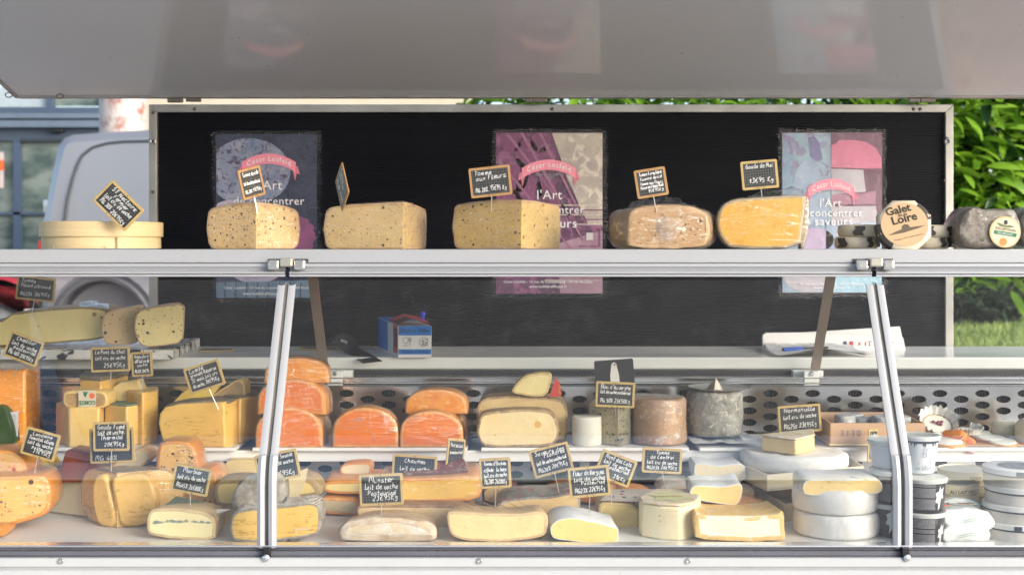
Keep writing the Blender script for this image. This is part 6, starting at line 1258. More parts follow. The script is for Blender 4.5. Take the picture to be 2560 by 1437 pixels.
tray = thing('brown_paper_tray', 'brown paper tray holding the goat cheeses at the right end', 'tray', (X(2440, 2.72), 2.72, TIER)); MB().box(X(2320, 2.67), X(2640, 2.67), 2.665, 2.85, TIER + .0008, TIER + .003).build('tray_board', dish, tray, smooth=False, bevel=.001)
V = []; st = plain('pink_striped_paper', (.66, .36, .36), .5)
for i in range(9): u = i / 8; V += [P(2392 + 52 * u, 1126 - 12 * u * 0 + 10 * u, 2.655 + .006 * math.sin(i)), P(2392 + 50 * u, 1116 + 12 * u, 2.668)]
part('striped_paper', V, [(2 * i, 2 * i + 1, 2 * i + 3, 2 * i + 2) for i in range(8)], st, tray)
# ================================================================ LOWER LEVEL OF THE COUNTER
spo = pa('orange_speckled_paste', (.72, .43, .10), c2=(.68, .36, .08), speck=(.10, .05, .03), speck_n=.22, sp_scale=80, crack=.6); spo2 = pa('amber_speckled_paste', (.60, .30, .06), speck=(.10, .04, .02), speck_n=.3, sp_scale=90, crack=.4)
ro = rind('orange_wax', (.66, .28, .04), (.60, .22, .03), scale=20, rough=.35)
trace('half_wheel', 'orange cheese half dotted with dark spices at the lower left edge', [(-60, 1328), (0, 1322), (60, 1306), (108, 1292), (122, 1270), (126, 1240), (118, 1205), (105, 1190), (80, 1187), (-60, 1190)], DD(1330), .10, ro, spo, rt=.0015, bev=.007, yaw=8, wrap=FILM)
trace('cheese_wedge', 'film-wrapped orange wedge with red flecks lying on the spiced orange half', [(-60, 1205), (-60, 1125), (0, 1122), (35, 1128), (60, 1148), (66, 1180), (60, 1205), (20, 1202)], 2.42, .08, ro, pa('flecked_orange_paste', (.72, .40, .12), speck=(.5, .08, .02), speck_n=.4, sp_scale=70), rt=.001, bev=.005, wrap=FW)
trace('small_orange_piece', 'bright orange piece leaning under the spiced half at the left edge', [(-60, 1345), (6, 1340), (14, 1326), (0, 1318), (-60, 1320)], 2.32, .05, ro, ro, sm=0)
trace('cheese_piece', 'yellow cheese piece standing behind the spiced orange half', [(76, 1200), (72, 1150), (90, 1146), (122, 1150), (128, 1196)], 2.56, .06, rind('yellow_edge', (.66, .46, .10), (.6, .4, .08)), pa('plain_yellow_paste', (.70, .50, .12)), rt=.001, bev=.004)
redw = pa('brick_red_paste', (.24, .055, .03), c2=(.20, .045, .025), rough=.35)
trace('red_cheese_block', 'brick red cheese block standing on the cream half wheel', [(146, 1206), (152, 1165), (163, 1127), (170, 1124), (215, 1132), (226, 1140), (222, 1170), (217, 1206)], 2.50, .07, redw, redw, sm=0, bev=.003)
crm = pa('cream_ivory_paste', (.74, .64, .42), c2=(.74, .58, .34)); brr = rind('grey_brown_crust', (.28, .20, .13), (.42, .31, .19), scale=40)
t = thing('cut_cheese', 'cream cut wheel with a brown crust under the brick red block', 'cheese', (X(218, 2.51), 2.51, DECK)); sector(t, X(216, 2.50), 2.50, DECK, .155, .083, 22, 152, brr, crm, rnd=.012, bulge=.006, rt=.004)
gold = pa('smoked_golden_paste', (.70, .44, .13), c2=(.66, .38, .10), crack=.5, rough=.28)
t = thing('smoked_cheese', 'smoked golden cheese with a cut ridge and dark top, under the Gouda Fumé card', 'cheese', (X(300, 2.45), 2.45, DECK))
sector(t, X(292, 2.41), 2.41, DECK, .108, .102, 28, 140, rind('smoked_rind', (.46, .26, .09), (.36, .19, .06), scale=20, rough=.35), gold, bulge=.016, rnd=.03, rt=.0025, wrap=FW, top=r_gr)
slab(t, [(245, 1316), (230, 1290), (221, 1250), (222, 1215), (232, 1190), (260, 1184), (272, 1195), (285, 1250), (300, 1316)], 2.42, .07, gold, gold, bev=.006, sm=2, yaw=-22); slab(t, [(276, 1194), (310, 1186), (350, 1182), (372, 1190), (386, 1222), (392, 1262), (385, 1300), (360, 1314), (300, 1318), (290, 1260)], 2.41, .07, gold, gold, bev=.006, sm=2, yaw=6)
card(278, 1090, 91, 74, -1, 2.42, [('Gouda Fumé', 'c', .85, .2), ('lait de vache.', 'l', .6, .19), ('Thermisé', 'c', .40, .19), ('28€95Kg', 'r', .15, .17)], 'card reading Gouda Fumé above the smoked golden cheese', pin=(278, 1192))
card(280, 1113, 112, 88, -2, 2.47, [('MG 40%', 'l', .08, .16)], 'card almost hidden behind the Gouda Fumé card')
card(101, 1110, 88, 70, 16, 2.40, [('Landaine', 'c', .85, .17), ('Tomates olives', 'c', .67, .18), ('lait de vache', 'l', .47, .17), ('pasteurisé', 'r', .3, .15), ('27€95Kg', 'r', .13, .16)], 'card reading Tomates olives, tilted above the lower left cheeses', pin=(84, 1196))
trace('pale_wedge', 'long pale wedge leaning up to the right behind the smoked cheese', [(240, 1188), (262, 1172), (335, 1122), (352, 1120), (372, 1132), (376, 1148), (330, 1190), (290, 1200)], 2.56, .06, rind('pale_wedge_edge', (.62, .42, .20), (.55, .35, .15)), crm, rt=.001, bev=.003)
trace('speckled_piece', 'orange speckled wedge standing on top of the amber piece', [(386, 1186), (390, 1160), (395, 1115), (405, 1103), (430, 1100), (470, 1104), (488, 1122), (496, 1165), (497, 1190)], 2.50, .07, ro, spo, rt=.0015, bev=.005, wrap=FILM)
trace('amber_piece', 'large amber speckled piece behind the Morbier card', [(386, 1296), (380, 1240), (378, 1190), (400, 1178), (470, 1178), (520, 1168), (538, 1185), (545, 1235), (540, 1290)], 2.50, .10, ro, spo2, rt=.0015, bev=.006, wrap=FILM)
morb = NT('ash_line_paste'); co = morb.coord(rand=False); sp_ = morb.n('ShaderNodeSeparateXYZ'); morb.l(co, sp_.inputs[0]); nz = morb.noise(co, 22, 4); lz = morb.math('ABSOLUTE', morb.math('SUBTRACT', sp_.outputs[2], morb.math('MULTIPLY_ADD', nz, .022, .024))); nn2 = morb.noise(co, 90, 4)
mk = morb.math('MULTIPLY', morb.math('LESS_THAN', lz, morb.math('MULTIPLY', nn2, .0042)), morb.ramp(nn2, [(.38, 0), (.5, 1)])); morb.done(morb.mix(mk, morb.mix(morb.noise(co, 20, 4), (.76, .68, .40), (.70, .60, .32)), (.20, .24, .22)), .4, 0, morb.bump(nn2, .4, .001), sss=.15)
t = trace('ash_line_cheese', 'pale wedge with a blue-grey ash line and a green label on top, at the front', [(372, 1338), (366, 1318), (368, 1285), (382, 1269), (430, 1268), (500, 1276), (530, 1288), (540, 1310), (538, 1352), (440, 1348)], DD(1352) + .01, .085, rind('tan_morbier_rind', (.60, .46, .26), (.50, .36, .2)), morb.m, rt=.003, bev=.003, sm=1, shift=(.006, .006), scale=.86)
part('label', [(X(410, 2.33), 2.335, Z(1267, 2.33) + .0022), (X(525, 2.33), 2.335, Z(1283, 2.33) + .003), (X(508, 2.39), 2.39, Z(1283, 2.33) + .010), (X(440, 2.39), 2.39, Z(1268, 2.33) + .009)], [(0, 1, 2, 3)], plain('green_grey_label', (.13, .20, .15), .5), t, smooth=False)
card(478, 1199, 94, 70, 11, 2.32, [('Morbier', 'c', .84, .2), ('lait cru de vache', 'c', .55, .2), ('MG45%', 'l', .17, .2), ('26€80Kg', 'r', .15, .21)], 'card reading Morbier above the ash-line wedge', pin=(477, 1272))
trace('tan_block', 'tan block in the shade behind the rounded grey-white crust', [(560, 1200), (562, 1160), (570, 1150), (640, 1150), (650, 1200)], 2.62, .06, comte3, comte3, sm=0)
ybut = pa('butter_yellow_paste', (.72, .55, .20), c2=(.70, .50, .16))
trace('yellow_piece', 'butter yellow rounded piece left of the grey-white quarter', [(540, 1262), (534, 1235), (536, 1212), (548, 1198), (600, 1196), (640, 1200), (640, 1262), (570, 1268)], 2.46, .08, rdk, ybut, rt=.0015, bev=.006)
trace('tan_half', 'tan half cheese under the butter yellow piece', [(538, 1318), (540, 1280), (552, 1268), (640, 1265), (640, 1320)], 2.44, .08, rdk, pa('tan_paste', (.62, .46, .24)), rt=.002)
tsv = rind('cloth_marked_grey_white_crust', (.74, .70, .63), (.50, .40, .29), (.80, .78, .74), scale=60, rough=.85, bump=1.3, weave=150)
t = thing('grey_crust_quarter', 'rounded quarter wheel with a cloth-marked grey white crust, behind the left rib', 'cheese', (X(640, 2.36), 2.36, Z(1282, 2.33)))
slab(t, [(578, 1280), (576, 1250), (585, 1222), (605, 1198), (630, 1186), (665, 1180), (700, 1186), (712, 1200), (712, 1272), (650, 1280)], 2.325, .10, tsv, tsv, bev=.012, sm=2, wob=.003, scale=.9)
ylw = pa('cracked_butter_paste', (.76, .50, .13), c2=(.72, .44, .09), crack=1.1, rough=.35)
t = trace('half_wheel', 'half wheel with a deep yellow cracked face and grey crust, behind the left rib', [(586, 1356), (574, 1330), (576, 1295), (590, 1275), (640, 1268), (720, 1262), (780, 1254), (800, 1265), (803, 1300), (798, 1330), (780, 1340), (700, 1352)], 2.29, .055, tsv, ylw, rt=.0015, bev=.003, sm=1, shift=(0, .004))
mb = MB()
for j, n_ in enumerate((14, 3, 3)):
    for i in range(n_): mb.add([P(738 + i * 2.7, 1320 + j * 5, 2.286), P(740 + i * 2.7, 1320 + j * 5, 2.286), P(740 + i * 2.7, 1322.4 + j * 5, 2.286), P(738 + i * 2.7, 1322.4 + j * 5, 2.286)], [(0, 1, 2, 3)])
mb.build('date_print', M['ink_white'], t, smooth=False)
t = thing('yellow_round', 'round yellow cheese with a cream paper label, right of the left rib', 'cheese', (X(735, 2.44), 2.44, Z(1250, 2.38))); slab(t, [(660, 1248), (690, 1195), (740, 1182), (785, 1195), (804, 1222), (800, 1242), (770, 1250)], 2.40, .07, rdk, ybut, rt=.0015, bev=.010, sm=2)
part('label', [P(a, b, 2.392) for a, b in ((702, 1200), (770, 1168), (763, 1205), (748, 1242), (700, 1244))], [(0, 1, 2, 3, 4)], M['cream_paper'], t, smooth=False)
t = thing('paper_tie', 'twisted grey paper wrapper end beside the cloth-marked quarter', 'wrapper', P(700, 1270, 2.32)); mb = MB()
for s, (a, b) in enumerate((((700, 1262), (716, 1246)), ((578, 1272), (540, 1280)))): u, v = P(*a, 2.312), P(*b, 2.308); mb.add([u, v + Vector((0, 0, .006)), v - Vector((0, 0, .006)), v + Vector((.004, -.01, 0))], [(0, 1, 3), (0, 3, 2)])
mb.build('paper_end', plain('silver_grey_paper', (.42, .40, .38), .35), t, smooth=False)
card(694, 1165, 108, 72, -11, 2.34, [('Tomme de Savoie', 'c', .86, .18), ('lait cru de vache', 'c', .58, .18), ('26€95Kg', 'r', .16, .2)], 'card reading Tomme de Savoie, half hidden by the left rib', pin=(716, 1262))
oft = rind('orange_washed_crust', (.62, .24, .06), (.70, .34, .12), scale=40, rough=.5)
softy = pa('soft_yellow_paste', (.72, .58, .26), c2=(.70, .52, .20), rough=.25); softb = pa('soft_beige_paste', (.66, .53, .33), hole=.3, rough=.3)
trace('soft_cheese', 'runny yellow soft cheese with an orange crust, above the beige one', [(806, 1228), (804, 1212), (820, 1202), (900, 1200), (1000, 1202), (1000, 1236), (900, 1236), (830, 1234)], 2.52, .10, oft, softy, rt=.002, bev=.004, shift=(0, .006))
trace('soft_cheese', 'beige soft cheese with an orange crust, left of the Munster card', [(803, 1282), (803, 1246), (820, 1243), (898, 1246), (900, 1290), (890, 1291), (830, 1286)], 2.515, .10, oft, softb, rt=.003, bev=.003, shift=(0, .004), sm=1)
trace('pink_white_wedge', 'small pinkish white wedge behind the runny soft cheese', [(850, 1185), (850, 1168), (862, 1158), (918, 1155), (930, 1165), (925, 1190), (890, 1194)], 2.58, .05, oft, crm, rt=.002)
mun = rind('brown_white_bloom', (.50, .34, .20), (.68, .58, .46), scale=24, rough=.6)
t = trace('flat_round_cheese', 'flat brown and white bloomed round at the very front left of centre', [(856, 1352), (846, 1335), (850, 1318), (868, 1303), (900, 1294), (950, 1290), (1010, 1293), (1060, 1302), (1086, 1315), (1093, 1335), (1085, 1352), (1000, 1358)], DD(1360) + .005, .11, mun, rind('white_bloom_cut', (.74, .68, .58), (.66, .52, .33), scale=30, rough=.5), rt=.004, bev=.008, sm=2, wob=.003, shift=(0, -.006), scale=.93, wrap=film('rough_film', .3, 30, .2))
card(953, 1223, 110, 79, -2.5, 2.30, [('Munster', 'c', .84, .2), ('lait de vache', 'c', .58, .21), ('Pasteurisé', 'c', .36, .18), ('23€95Kg', 'r', .13, .2)], 'card reading Munster above the flat bloomed round', pin=(953, 1296))
cha = pa('chaumes_yellow_paste', (.76, .48, .11), c2=(.74, .44, .08), rough=.2); chb = pa('peach_paste', (.74, .54, .30), hole=.08, rough=.3)
t = trace('half_wheel', 'shiny deep yellow half wheel with a dark red label on top', [(960, 1256), (940, 1235), (945, 1205), (960, 1196), (1080, 1194), (1180, 1186), (1200, 1196), (1206, 1225), (1196, 1250), (1100, 1256)], 2.46, .10, oft, cha, rt=.0015, bev=.005, shift=(0, .010), wrap=FILM)
part('label', [(X(1000, 2.47), 2.475, Z(1192, 2.46)), (X(1170, 2.47), 2.475, Z(1183, 2.46)), (X(1160, 2.55), 2.55, Z(1183, 2.46) + .013), (X(1030, 2.55), 2.55, Z(1190, 2.46) + .013)], [(0, 1, 2, 3)], art('dark_red_label_print', (0.105, 0.019, 0.024), (0.162, 0.048, 0.038), (0.262, 0.238, 0.143), scale=30), t, smooth=False)
trace('half_wheel', 'long peach half wheel with a printed top under the shiny yellow one', [(896, 1300), (888, 1282), (890, 1268), (900, 1260), (1050, 1260), (1180, 1262), (1186, 1330), (1150, 1334), (1000, 1330)], 2.42, .10, art('brown_label_rind_print', (0.143, 0.067, 0.048), (0.238, 0.162, 0.095), scale=40), chb, rt=.002, bev=.004)
card(1036, 1168, 112, 62, 4, 2.50, [('Chaumes', 'c', .8, .22), ('lait de vache', 'c', .4, .2)], 'pale-looking card behind the shiny yellow half wheel')
card(1139, 1132, 70, 72, 10, 2.55, [('Port du lait', 'c', .8, .15), ('pasteurisé', 'c', .5, .14)], 'narrow turned card in front of the right orange pair', yaw=55)
trp = pa('pale_straw_paste', (.76, .60, .32), c2=(.76, .56, .26), hole=.15)
t = thing('cut_cheese', 'pale straw half wheel with diagonal cuts across its tan top, at the front', 'cheese', (X(1243, 2.36), 2.36, DECK))
slab(t, [(1130, 1340), (1120, 1322), (1116, 1290), (1122, 1276), (1200, 1281), (1290, 1284), (1350, 1276), (1368, 1284), (1371, 1310), (1366, 1335), (1340, 1346), (1250, 1356), (1160, 1351)], DD(1356), .11, rind('tan_scored_rind', (.62, .46, .27), (.55, .38, .2), scale=30), trp, rt=.002, bev=.003, sm=1, shift=(0, -.004), scale=.90)
mb = MB()
for i in range(7):
    x0_ = X(1150 + i * 31, 2.30); mb.add([(x0_, 2.300, Z(1279, 2.29) + .0018), (x0_ + .003, 2.300, Z(1279, 2.29) + .0018), (x0_ - .028, 2.39, Z(1279, 2.29) - .001), (x0_ - .0305, 2.39, Z(1279, 2.29) - .001)], [(0, 1, 2, 3)])
mb.build('score_mark', plain('dark_score', (.40, .25, .12), .7), t, smooth=False)
card(1238, 1182, 79, 76, -3, 2.34, [("Tomme d'Orchies", 'c', .86, .16), ('affinée à la bière', 'c', .62, .16), ('lait cru de vache', 'c', .38, .16), ('MG28%', 'l', .13, .18), ('26€80Kg', 'r', .13, .18)], "card reading Tomme d'Orchies above the scored half wheel", pin=(1238, 1272))
peach = pa('peach_yellow_paste', (.74, .54, .28), c2=(.72, .48, .2), hole=.12); lab3 = art('white_green_pink_label', (0.286, 0.271, 0.257), (0.048, 0.081, 0.062), (0.238, 0.067, 0.071), scale=26)
trace('cheese_piece', 'peach piece with a dark printed top behind the scored half wheel', [(1206, 1262), (1204, 1222), (1220, 1214), (1290, 1212), (1296, 1262)], 2.55, .08, art('dark_printed_rind', (0.029, 0.017, 0.019), (0.143, 0.048, 0.043), scale=30), peach, rt=.001, bev=.004)
t = trace('half_wheel', 'pale peach half wheel with a white, green and pink label on top, centre', [(1245, 1275), (1240, 1262), (1260, 1248), (1330, 1240), (1370, 1242), (1440, 1225), (1452, 1240), (1450, 1285), (1430, 1298), (1372, 1305), (1300, 1295)], 2.44, .10, lab3, peach, rt=.001, bev=.004, shift=(.0, .005))
card(1378, 1149, 101, 72, -14.5, 2.42, [('Saveurs des', 'l', .86, .19), ('Flandres', 'r', .68, .18), ('lait de vache pasteurisé', 'c', .44, .17), ('MG28%', 'l', .14, .18), ('28€95Kg', 'r', .2, .18)], 'card reading Saveurs des Flandres, tilted over the lower level', pin=(1394, 1215))
card(1473, 1203, 103, 76, -5.5, 2.33, [('Fleur de Bergues', 'c', .84, .19), ('lait de vache', 'l', .58, .19), ('Pasteurisé', 'r', .44, .16), ('MG23%', 'l', .14, .19), ('22€95Kg', 'r', .14, .19)], 'card reading Fleur de Bergues above the white-topped wedge', pin=(1472, 1282))
card(1539, 1170, 93, 70, 21, 2.38, [('Mont des Cats', 'c', .86, .2), ('lait de vache', 'c', .62, .19), ('Pasteurisé', 'r', .42, .17), ('31€Kg', 'r', .15, .18)], 'card reading Mont des Cats, leaning to the right', pin=(1529, 1240))
card(1655, 1151, 100, 63, 3, 2.45, [('Tomme', 'c', .86, .18), ('de Cambrai', 'c', .64, .19), ('lait cru de vache', 'c', .4, .19), ('MG26,5%', 'l', .13, .17), ('26€95Kg', 'r', .13, .17)], 'card reading Tomme de Cambrai below the pinkish brown drum', pin=(1662, 1210))
orr = rind('bright_orange_crust', (.58, .20, .05), (.66, .28, .09), scale=30, rough=.5)
trace('orange_crust_wheel', 'orange-crusted wheel behind the Fleur de Bergues card', [(1358, 1235), (1375, 1220), (1420, 1210), (1500, 1214), (1560, 1222), (1600, 1236), (1610, 1250), (1500, 1262), (1400, 1250)], 2.62, .08, orr, orr, bev=.006, sm=2)
trace('orange_crust_wheel', 'orange-crusted wheel behind the flag-labelled yellow piece', [(1540, 1225), (1570, 1218), (1610, 1222), (1635, 1236), (1640, 1250), (1560, 1252)], 2.54, .06, orr, orr, bev=.006, sm=2)
fb = pa('holey_butter_paste', (.78, .60, .24), c2=(.76, .54, .18), hole=.6, rough=.4); bloomw = rind('flat_white_bloom', (.72, .73, .73), (.64, .65, .64), scale=30, rough=.85)
trace('white_topped_wedge', 'butter yellow wedge with a smooth white bloomy top, front centre', [(1384, 1345), (1375, 1330), (1376, 1313), (1392, 1298), (1430, 1292), (1480, 1302), (1540, 1318), (1546, 1322), (1547, 1352), (1535, 1358), (1440, 1354)], 2.285, .11, bloomw, fb, rt=.0003, bev=.0012, sm=1, yaw=3)
t = trace('yellow_piece', 'yellow piece with a cream label of small coloured flags, behind the white-topped wedge', [(1496, 1320), (1494, 1262), (1510, 1252), (1600, 1262), (1602, 1325), (1560, 1325)], 2.42, .10, rind('tan_edge', (.62, .46, .22), (.55, .38, .18)), fb, rt=.001, bev=.005)
zl = Z(1252, 2.42) + .002; V = [(X(1500, 2.42), 2.42, zl - .001), (X(1615, 2.42), 2.42, zl - .004), (X(1650, 2.52), 2.52, zl + .002), (X(1530, 2.52), 2.52, zl + .002)]; part('label', V, [(0, 1, 2, 3)], plain('cream_label', (.60, .54, .46), .55), t, smooth=False)
for i, (u, v, m) in enumerate(((.2, .3, 'ink_blue'), (.33, .55, 'ink_red'), (.45, .3, 'ink_navy'), (.55, .6, 'ink_red'), (.68, .35, 'ink_blue'), (.8, .6, 'ink_navy'), (.3, .78, 'ink_blue'), (.88, .3, 'ink_red'))):
    a = Vector(V[0]) + (Vector(V[1]) - Vector(V[0])) * u + (Vector(V[3]) - Vector(V[0])) * v + Vector((0, 0, .0007)); part('label_flag', [a + Vector((.004 * math.cos(R(k)), .008 * math.sin(R(k)), .0008)) for k in range(0, 360, 60)], [tuple(range(6))], M[m], t, smooth=False)
crumb = pa('crumbly_ivory_paste', (.78, .70, .48), c2=(.76, .62, .34), hole=.15, rough=.55); crumb2 = pa('chalky_white_paste', (.80, .76, .62), c2=(.80, .72, .52), hole=.06, rough=.5)
t = thing('tall_cut_cheese', 'tall ivory cut cheese with a pale green star label on its wrinkled top', 'cheese', (X(1670, 2.36), 2.36, DECK))
pl = [(X(1597, 2.37), 2.37), (X(1604, 2.335), 2.335), (X(1650, 2.31), 2.31), (X(1700, 2.302), 2.302), (X(1738, 2.325), 2.325), (X(1752, 2.38), 2.38), (X(1720, 2.45), 2.45), (X(1640, 2.45), 2.45)]
prism(t, 'paste', pl, DECK, DECK + .060, crumb, .004); prism(t, 'top_rind', [(a, b) for a, b in pl], DECK + .0602, DECK + .066, bloom_r, .003)
st_ = [(.042 * (1 if i % 2 else .62) * math.cos(R(i * 30 + 10)), .055 * (1 if i % 2 else .62) * math.sin(R(i * 30 + 10))) for i in range(12)]; part('star_label', [(X(1672, 2.38) + a, 2.37 + b, DECK + .0668) for a, b in st_], [tuple(range(12))], plain('pale_green_label', (.60, .62, .32), .5), t, smooth=False)
lettering(t, 'Langres Affiné', 1, lambda a, b: Vector((X(1672, 2.36) + a, 2.362 + b * 1.6, DECK + .0674)), M['ink_red'], width=.05, bold=.01)
t = trace('large_creamy_cheese', 'large creamy white half wheel with golden edges, front right of centre', [(1740, 1348), (1736, 1320), (1733, 1292), (1736, 1275), (1750, 1284), (1850, 1290), (1940, 1284), (1957, 1276), (1962, 1300), (1965, 1348), (1950, 1351), (1860, 1355)], DD(1356), .12, rind('golden_wrinkled_rind', (.74, .52, .22), (.68, .42, .14), (.74, .68, .55), scale=34, bump=1), crumb2, rt=.005, bev=.004, sm=1, wob=.002, shift=(0, .0), scale=.94)
trace('cheese_wedge', 'white-crusted golden wedge with a white notch, behind the large creamy half wheel', [(1726, 1246), (1724, 1225), (1734, 1213), (1765, 1213), (1812, 1216), (1850, 1206), (1857, 1218), (1852, 1250), (1838, 1264), (1790, 1258)], 2.40, .07, bloomw, pa('peach_gold_paste', (.76, .56, .25), c2=(.74, .48, .18), hole=.3), rt=.0004, bev=.0015, sm=1, shift=(0, .007))
trace('orange_washed_wheel', 'flat orange washed wheel under the notched wedge', [(1745, 1278), (1748, 1262), (1790, 1252), (1880, 1252), (1925, 1262), (1930, 1276), (1850, 1284)], 2.44, .09, oft, oft, bev=.005, sm=2, wrap=FILM)
trace('pale_block', 'pale block with a white peaked top under the upper level, right of the Cambrai card', [(1738, 1204), (1734, 1168), (1740, 1156), (1800, 1164), (1862, 1156), (1866, 1205), (1800, 1210)], 2.56, .09, bloomw, crm, rt=.0004, bev=.0015, sm=1)
trace('wrinkled_piece', 'pale piece with a wrinkled grey-white top behind the star-labelled cheese', [(1648, 1252), (1645, 1222), (1662, 1206), (1735, 1204), (1742, 1252)], 2.54, .09, rind('wrinkled_grey_bloom', (.55, .50, .44), (.64, .60, .56), scale=50, bump=1.4), pa('ivory_beige_paste', (.72, .58, .38)), rt=.001, bev=.008, sm=2)
trace('tan_piece', 'small tan piece behind the notched wedge', [(1850, 1250), (1850, 1222), (1872, 1216), (1888, 1226), (1886, 1248)], 2.52, .05, brr, pa('tan_paste', (.62, .46, .24)), sm=1)
whp = rind('white_film_wrapped_bloom', (.82, .81, .78), (.74, .73, .70), scale=14, rough=.35, bump=1)
for lb_, z0, dx in (('white round cheese wheel in film, lower of the stack at the right', DECK, 0), ('white round cheese wheel in film, upper of the stack at the right', DECK + .0445, -3)):
    t = thing('white_cheese', lb_, 'cheese', (X(2091, 2.38), 2.38, z0), 'stacked white wheels'); sector(t, X(2091 + dx, 2.375), 2.375, z0, .0765, .0435, 0, 360, whp, whp, bulge=.002, rnd=.007, wob=.0018, n=44)
t = trace('cut_brie', 'cut brie with a white torn top lying on the stacked white wheels', [(2012, 1238), (2007, 1222), (2012, 1202), (2030, 1198), (2100, 1199), (2190, 1196), (2204, 1203), (2208, 1226), (2190, 1234), (2100, 1238)], 2.31, .10, bloom, brie_y, rt=.0005, bev=.0015, sm=1, shift=(0, .002))
part('torn_hole', [(X(a, 2.34), 2.34 + (1195 - b) * .003, Z(1196, 2.32) + .001) for a, b in ((2120, 1196), (2150, 1192), (2165, 1196), (2150, 1200), (2158, 1206), (2140, 1204))], [tuple(range(6))], plain('dark_torn_crust', (.25, .22, .22), .8), t, smooth=False)
# ---- tubs, boxes and wrapped rounds at the right end
def tub(label, cx, yb_z, D, r0, r1, h, wallm, lines=True, splash=True):
    t = thing('plastic_tub', label, 'tub', (cx, D, yb_z), 'ricotta tubs'); c = (cx, D, yb_z)
    MB().lathe([(0, .001), (r0 - .002, 0), (r0, .002), (r1, h)], c, 40).build('cup', wallm, t, angle=60)
    MB().lathe([(r1, h - .004), (r1 + .003, h - .003), (r1 + .0035, h + .002), (r1 + .001, h + .0045), (r1 - .004, h + .003), (0, h + .0028)], c, 40).build('lid', plain('cloudy_plastic_lid', (.60, .62, .60), .25), t, angle=40)
    def on(u, v, e=.0006): r = r0 + (r1 - r0) * v / h + e; a = -math.pi / 2 + u / r; return Vector((cx + r * math.cos(a), D + r * math.sin(a), yb_z + v))
    def patch(name, u0, u1, v0, v1, m, e=.0006, n=5): part(name, [on(u0 + (u1 - u0) * i / n, v, e) for v in (v0, v1) for i in range(n + 1)], [(i, i + 1, n + 2 + i, n + 1 + i) for i in range(n)], m, t)
    return t, on, patch
tubB = plain('black_tub_print', (.028, .027, .03), .35); tubW = plain('white_tub_print', (.70, .72, .74), .35)
def tub_text(t, on, h, seed, u0=-.036, u1=.010):
    r_ = random.Random(seed); mb = MB(); v = h - .006
    while v > .005:
        u = u0
        while u < u1:
            L = r_.uniform(.002, .006); L = min(L, u1 - u)
            if L > .0008: mb.add([on(u, v, .0009), on(u + L, v, .0009), on(u + L, v + .0009, .0009), on(u, v + .0009, .0009)], [(0, 1, 2, 3)])
            u += L + .0007
        v -= .0021 if r_.random() > .12 else .0042
    mb.build('small_print', plain('grey_white_small_print', (.42, .41, .44), .5), t, smooth=False)
def splash(t, on, u0, v0, s, name='milk_splash'):
    pts = [(.0, .5), (.35, .62), (.5, 1.0), (.62, .7), (1, .9), (.8, .45), (1, .1), (.6, .12), (.45, -.5), (.25, -.7), (.3, -.2), (-.05, -.1), (.12, .2)]
    part(name, [on(u0 + a * s, v0 + b * s * 1.3, .0011) for a, b in pts], [tuple(range(len(pts)))], plain('milk_white_print', (.66, .68, .72), .4), t, smooth=False)
    for k, m in ((0, 'ink_red'), (1, 'ink_green')): part('tricolour_line', [on(u0 + .0 * s, v0 - (.15 + k * .14) * s, .0013), on(u0 + .8 * s, v0 + (.18 - k * .14) * s, .0013), on(u0 + .8 * s, v0 + (.26 - k * .14) * s, .0013), on(u0 + .0 * s, v0 - (.07 + k * .14) * s, .0013)], [(0, 1, 2, 3)], M[m], t, smooth=False)
Dt = 2.285; cxr = X(2308, Dt)
hT = .0545
t, on, pt = tub('black printed tub, bottom of the stack right of the right rib', cxr, DECK, Dt, .0335, .0375, hT, tubB); tub_text(t, on, hT, 1); splash(t, on, .016, .020, .016)
t, on, pt = tub('black printed tub, second from the bottom right of the right rib', cxr + .001, DECK + hT + .005, Dt, .0335, .0375, hT, tubB); tub_text(t, on, hT, 2); splash(t, on, .010, .022, .020)
t, on, pt = tub('white tub with script lettering on top of the stack right of the right rib', cxr + .0025, DECK + 2 * hT + .012, Dt + .03, .025, .033, .062, tubW)
for i in range(11): u = -.024 + i * .0052; part('black_splash', [on(u - .003, .0595, .001), on(u + .003, .0595, .001), on(u + .002 * math.sin(i * 2.1), .050 - .004 * math.sin(i * 1.7), .001)], [(0, 1, 2)], tubB, t, smooth=False)
pt('top_band', -.05, .05, .0545, .0605, tubB, .0009, 16)
hbm = hand([('Bù', 'c', .5, .9)], .026, .018, 5, .0008); hbm.v = [on(v.x + .004, v.z + .034, .0012) for v in hbm.v]; hbm.build('script_lettering', plain('grey_script', (.22, .22, .26), .5), t, smooth=False)
for k, m in ((0, 'ink_red'), (1, 'ink_green')): part('tricolour_line', [on(-.012, .019 - k * .0032, .0012), on(.014, .024 - k * .0032, .0012), on(.014, .025 - k * .0032, .0012), on(-.012, .020 - k * .0032, .0012)], [(0, 1, 2, 3)], M[m], t, smooth=False)
hbm = hand([('con latte di', 'c', .5, .9)], .036, .010, 6, .0007); hbm.v = [on(v.x, v.z + .009, .0012) for v in hbm.v]; hbm.build('script_lettering', plain('grey_script', (.22, .22, .26), .5), t, smooth=False)
cxl = X(2232, 2.36)
t, on, pt = tub('black tub with a white splash, bottom of the stack left of the right rib', cxl, DECK, 2.36, .034, .038, hT, tubB); splash(t, on, -.022, .028, .022); pt('green_emblem', -.006, .002, .040, .048, plain('emblem_green', (.10, .22, .05), .5), .0012)
t, on, pt = tub('dark tub, second of the stack left of the right rib', cxl, DECK + hT + .005, 2.36, .034, .038, hT, tubB); tub_text(t, on, hT, 3, -.036, .03)
t, on, pt = tub('pale tub on top of the stack left of the right rib', cxl - .002, DECK + 2 * hT + .011, 2.38, .030, .036, .045, tubW)
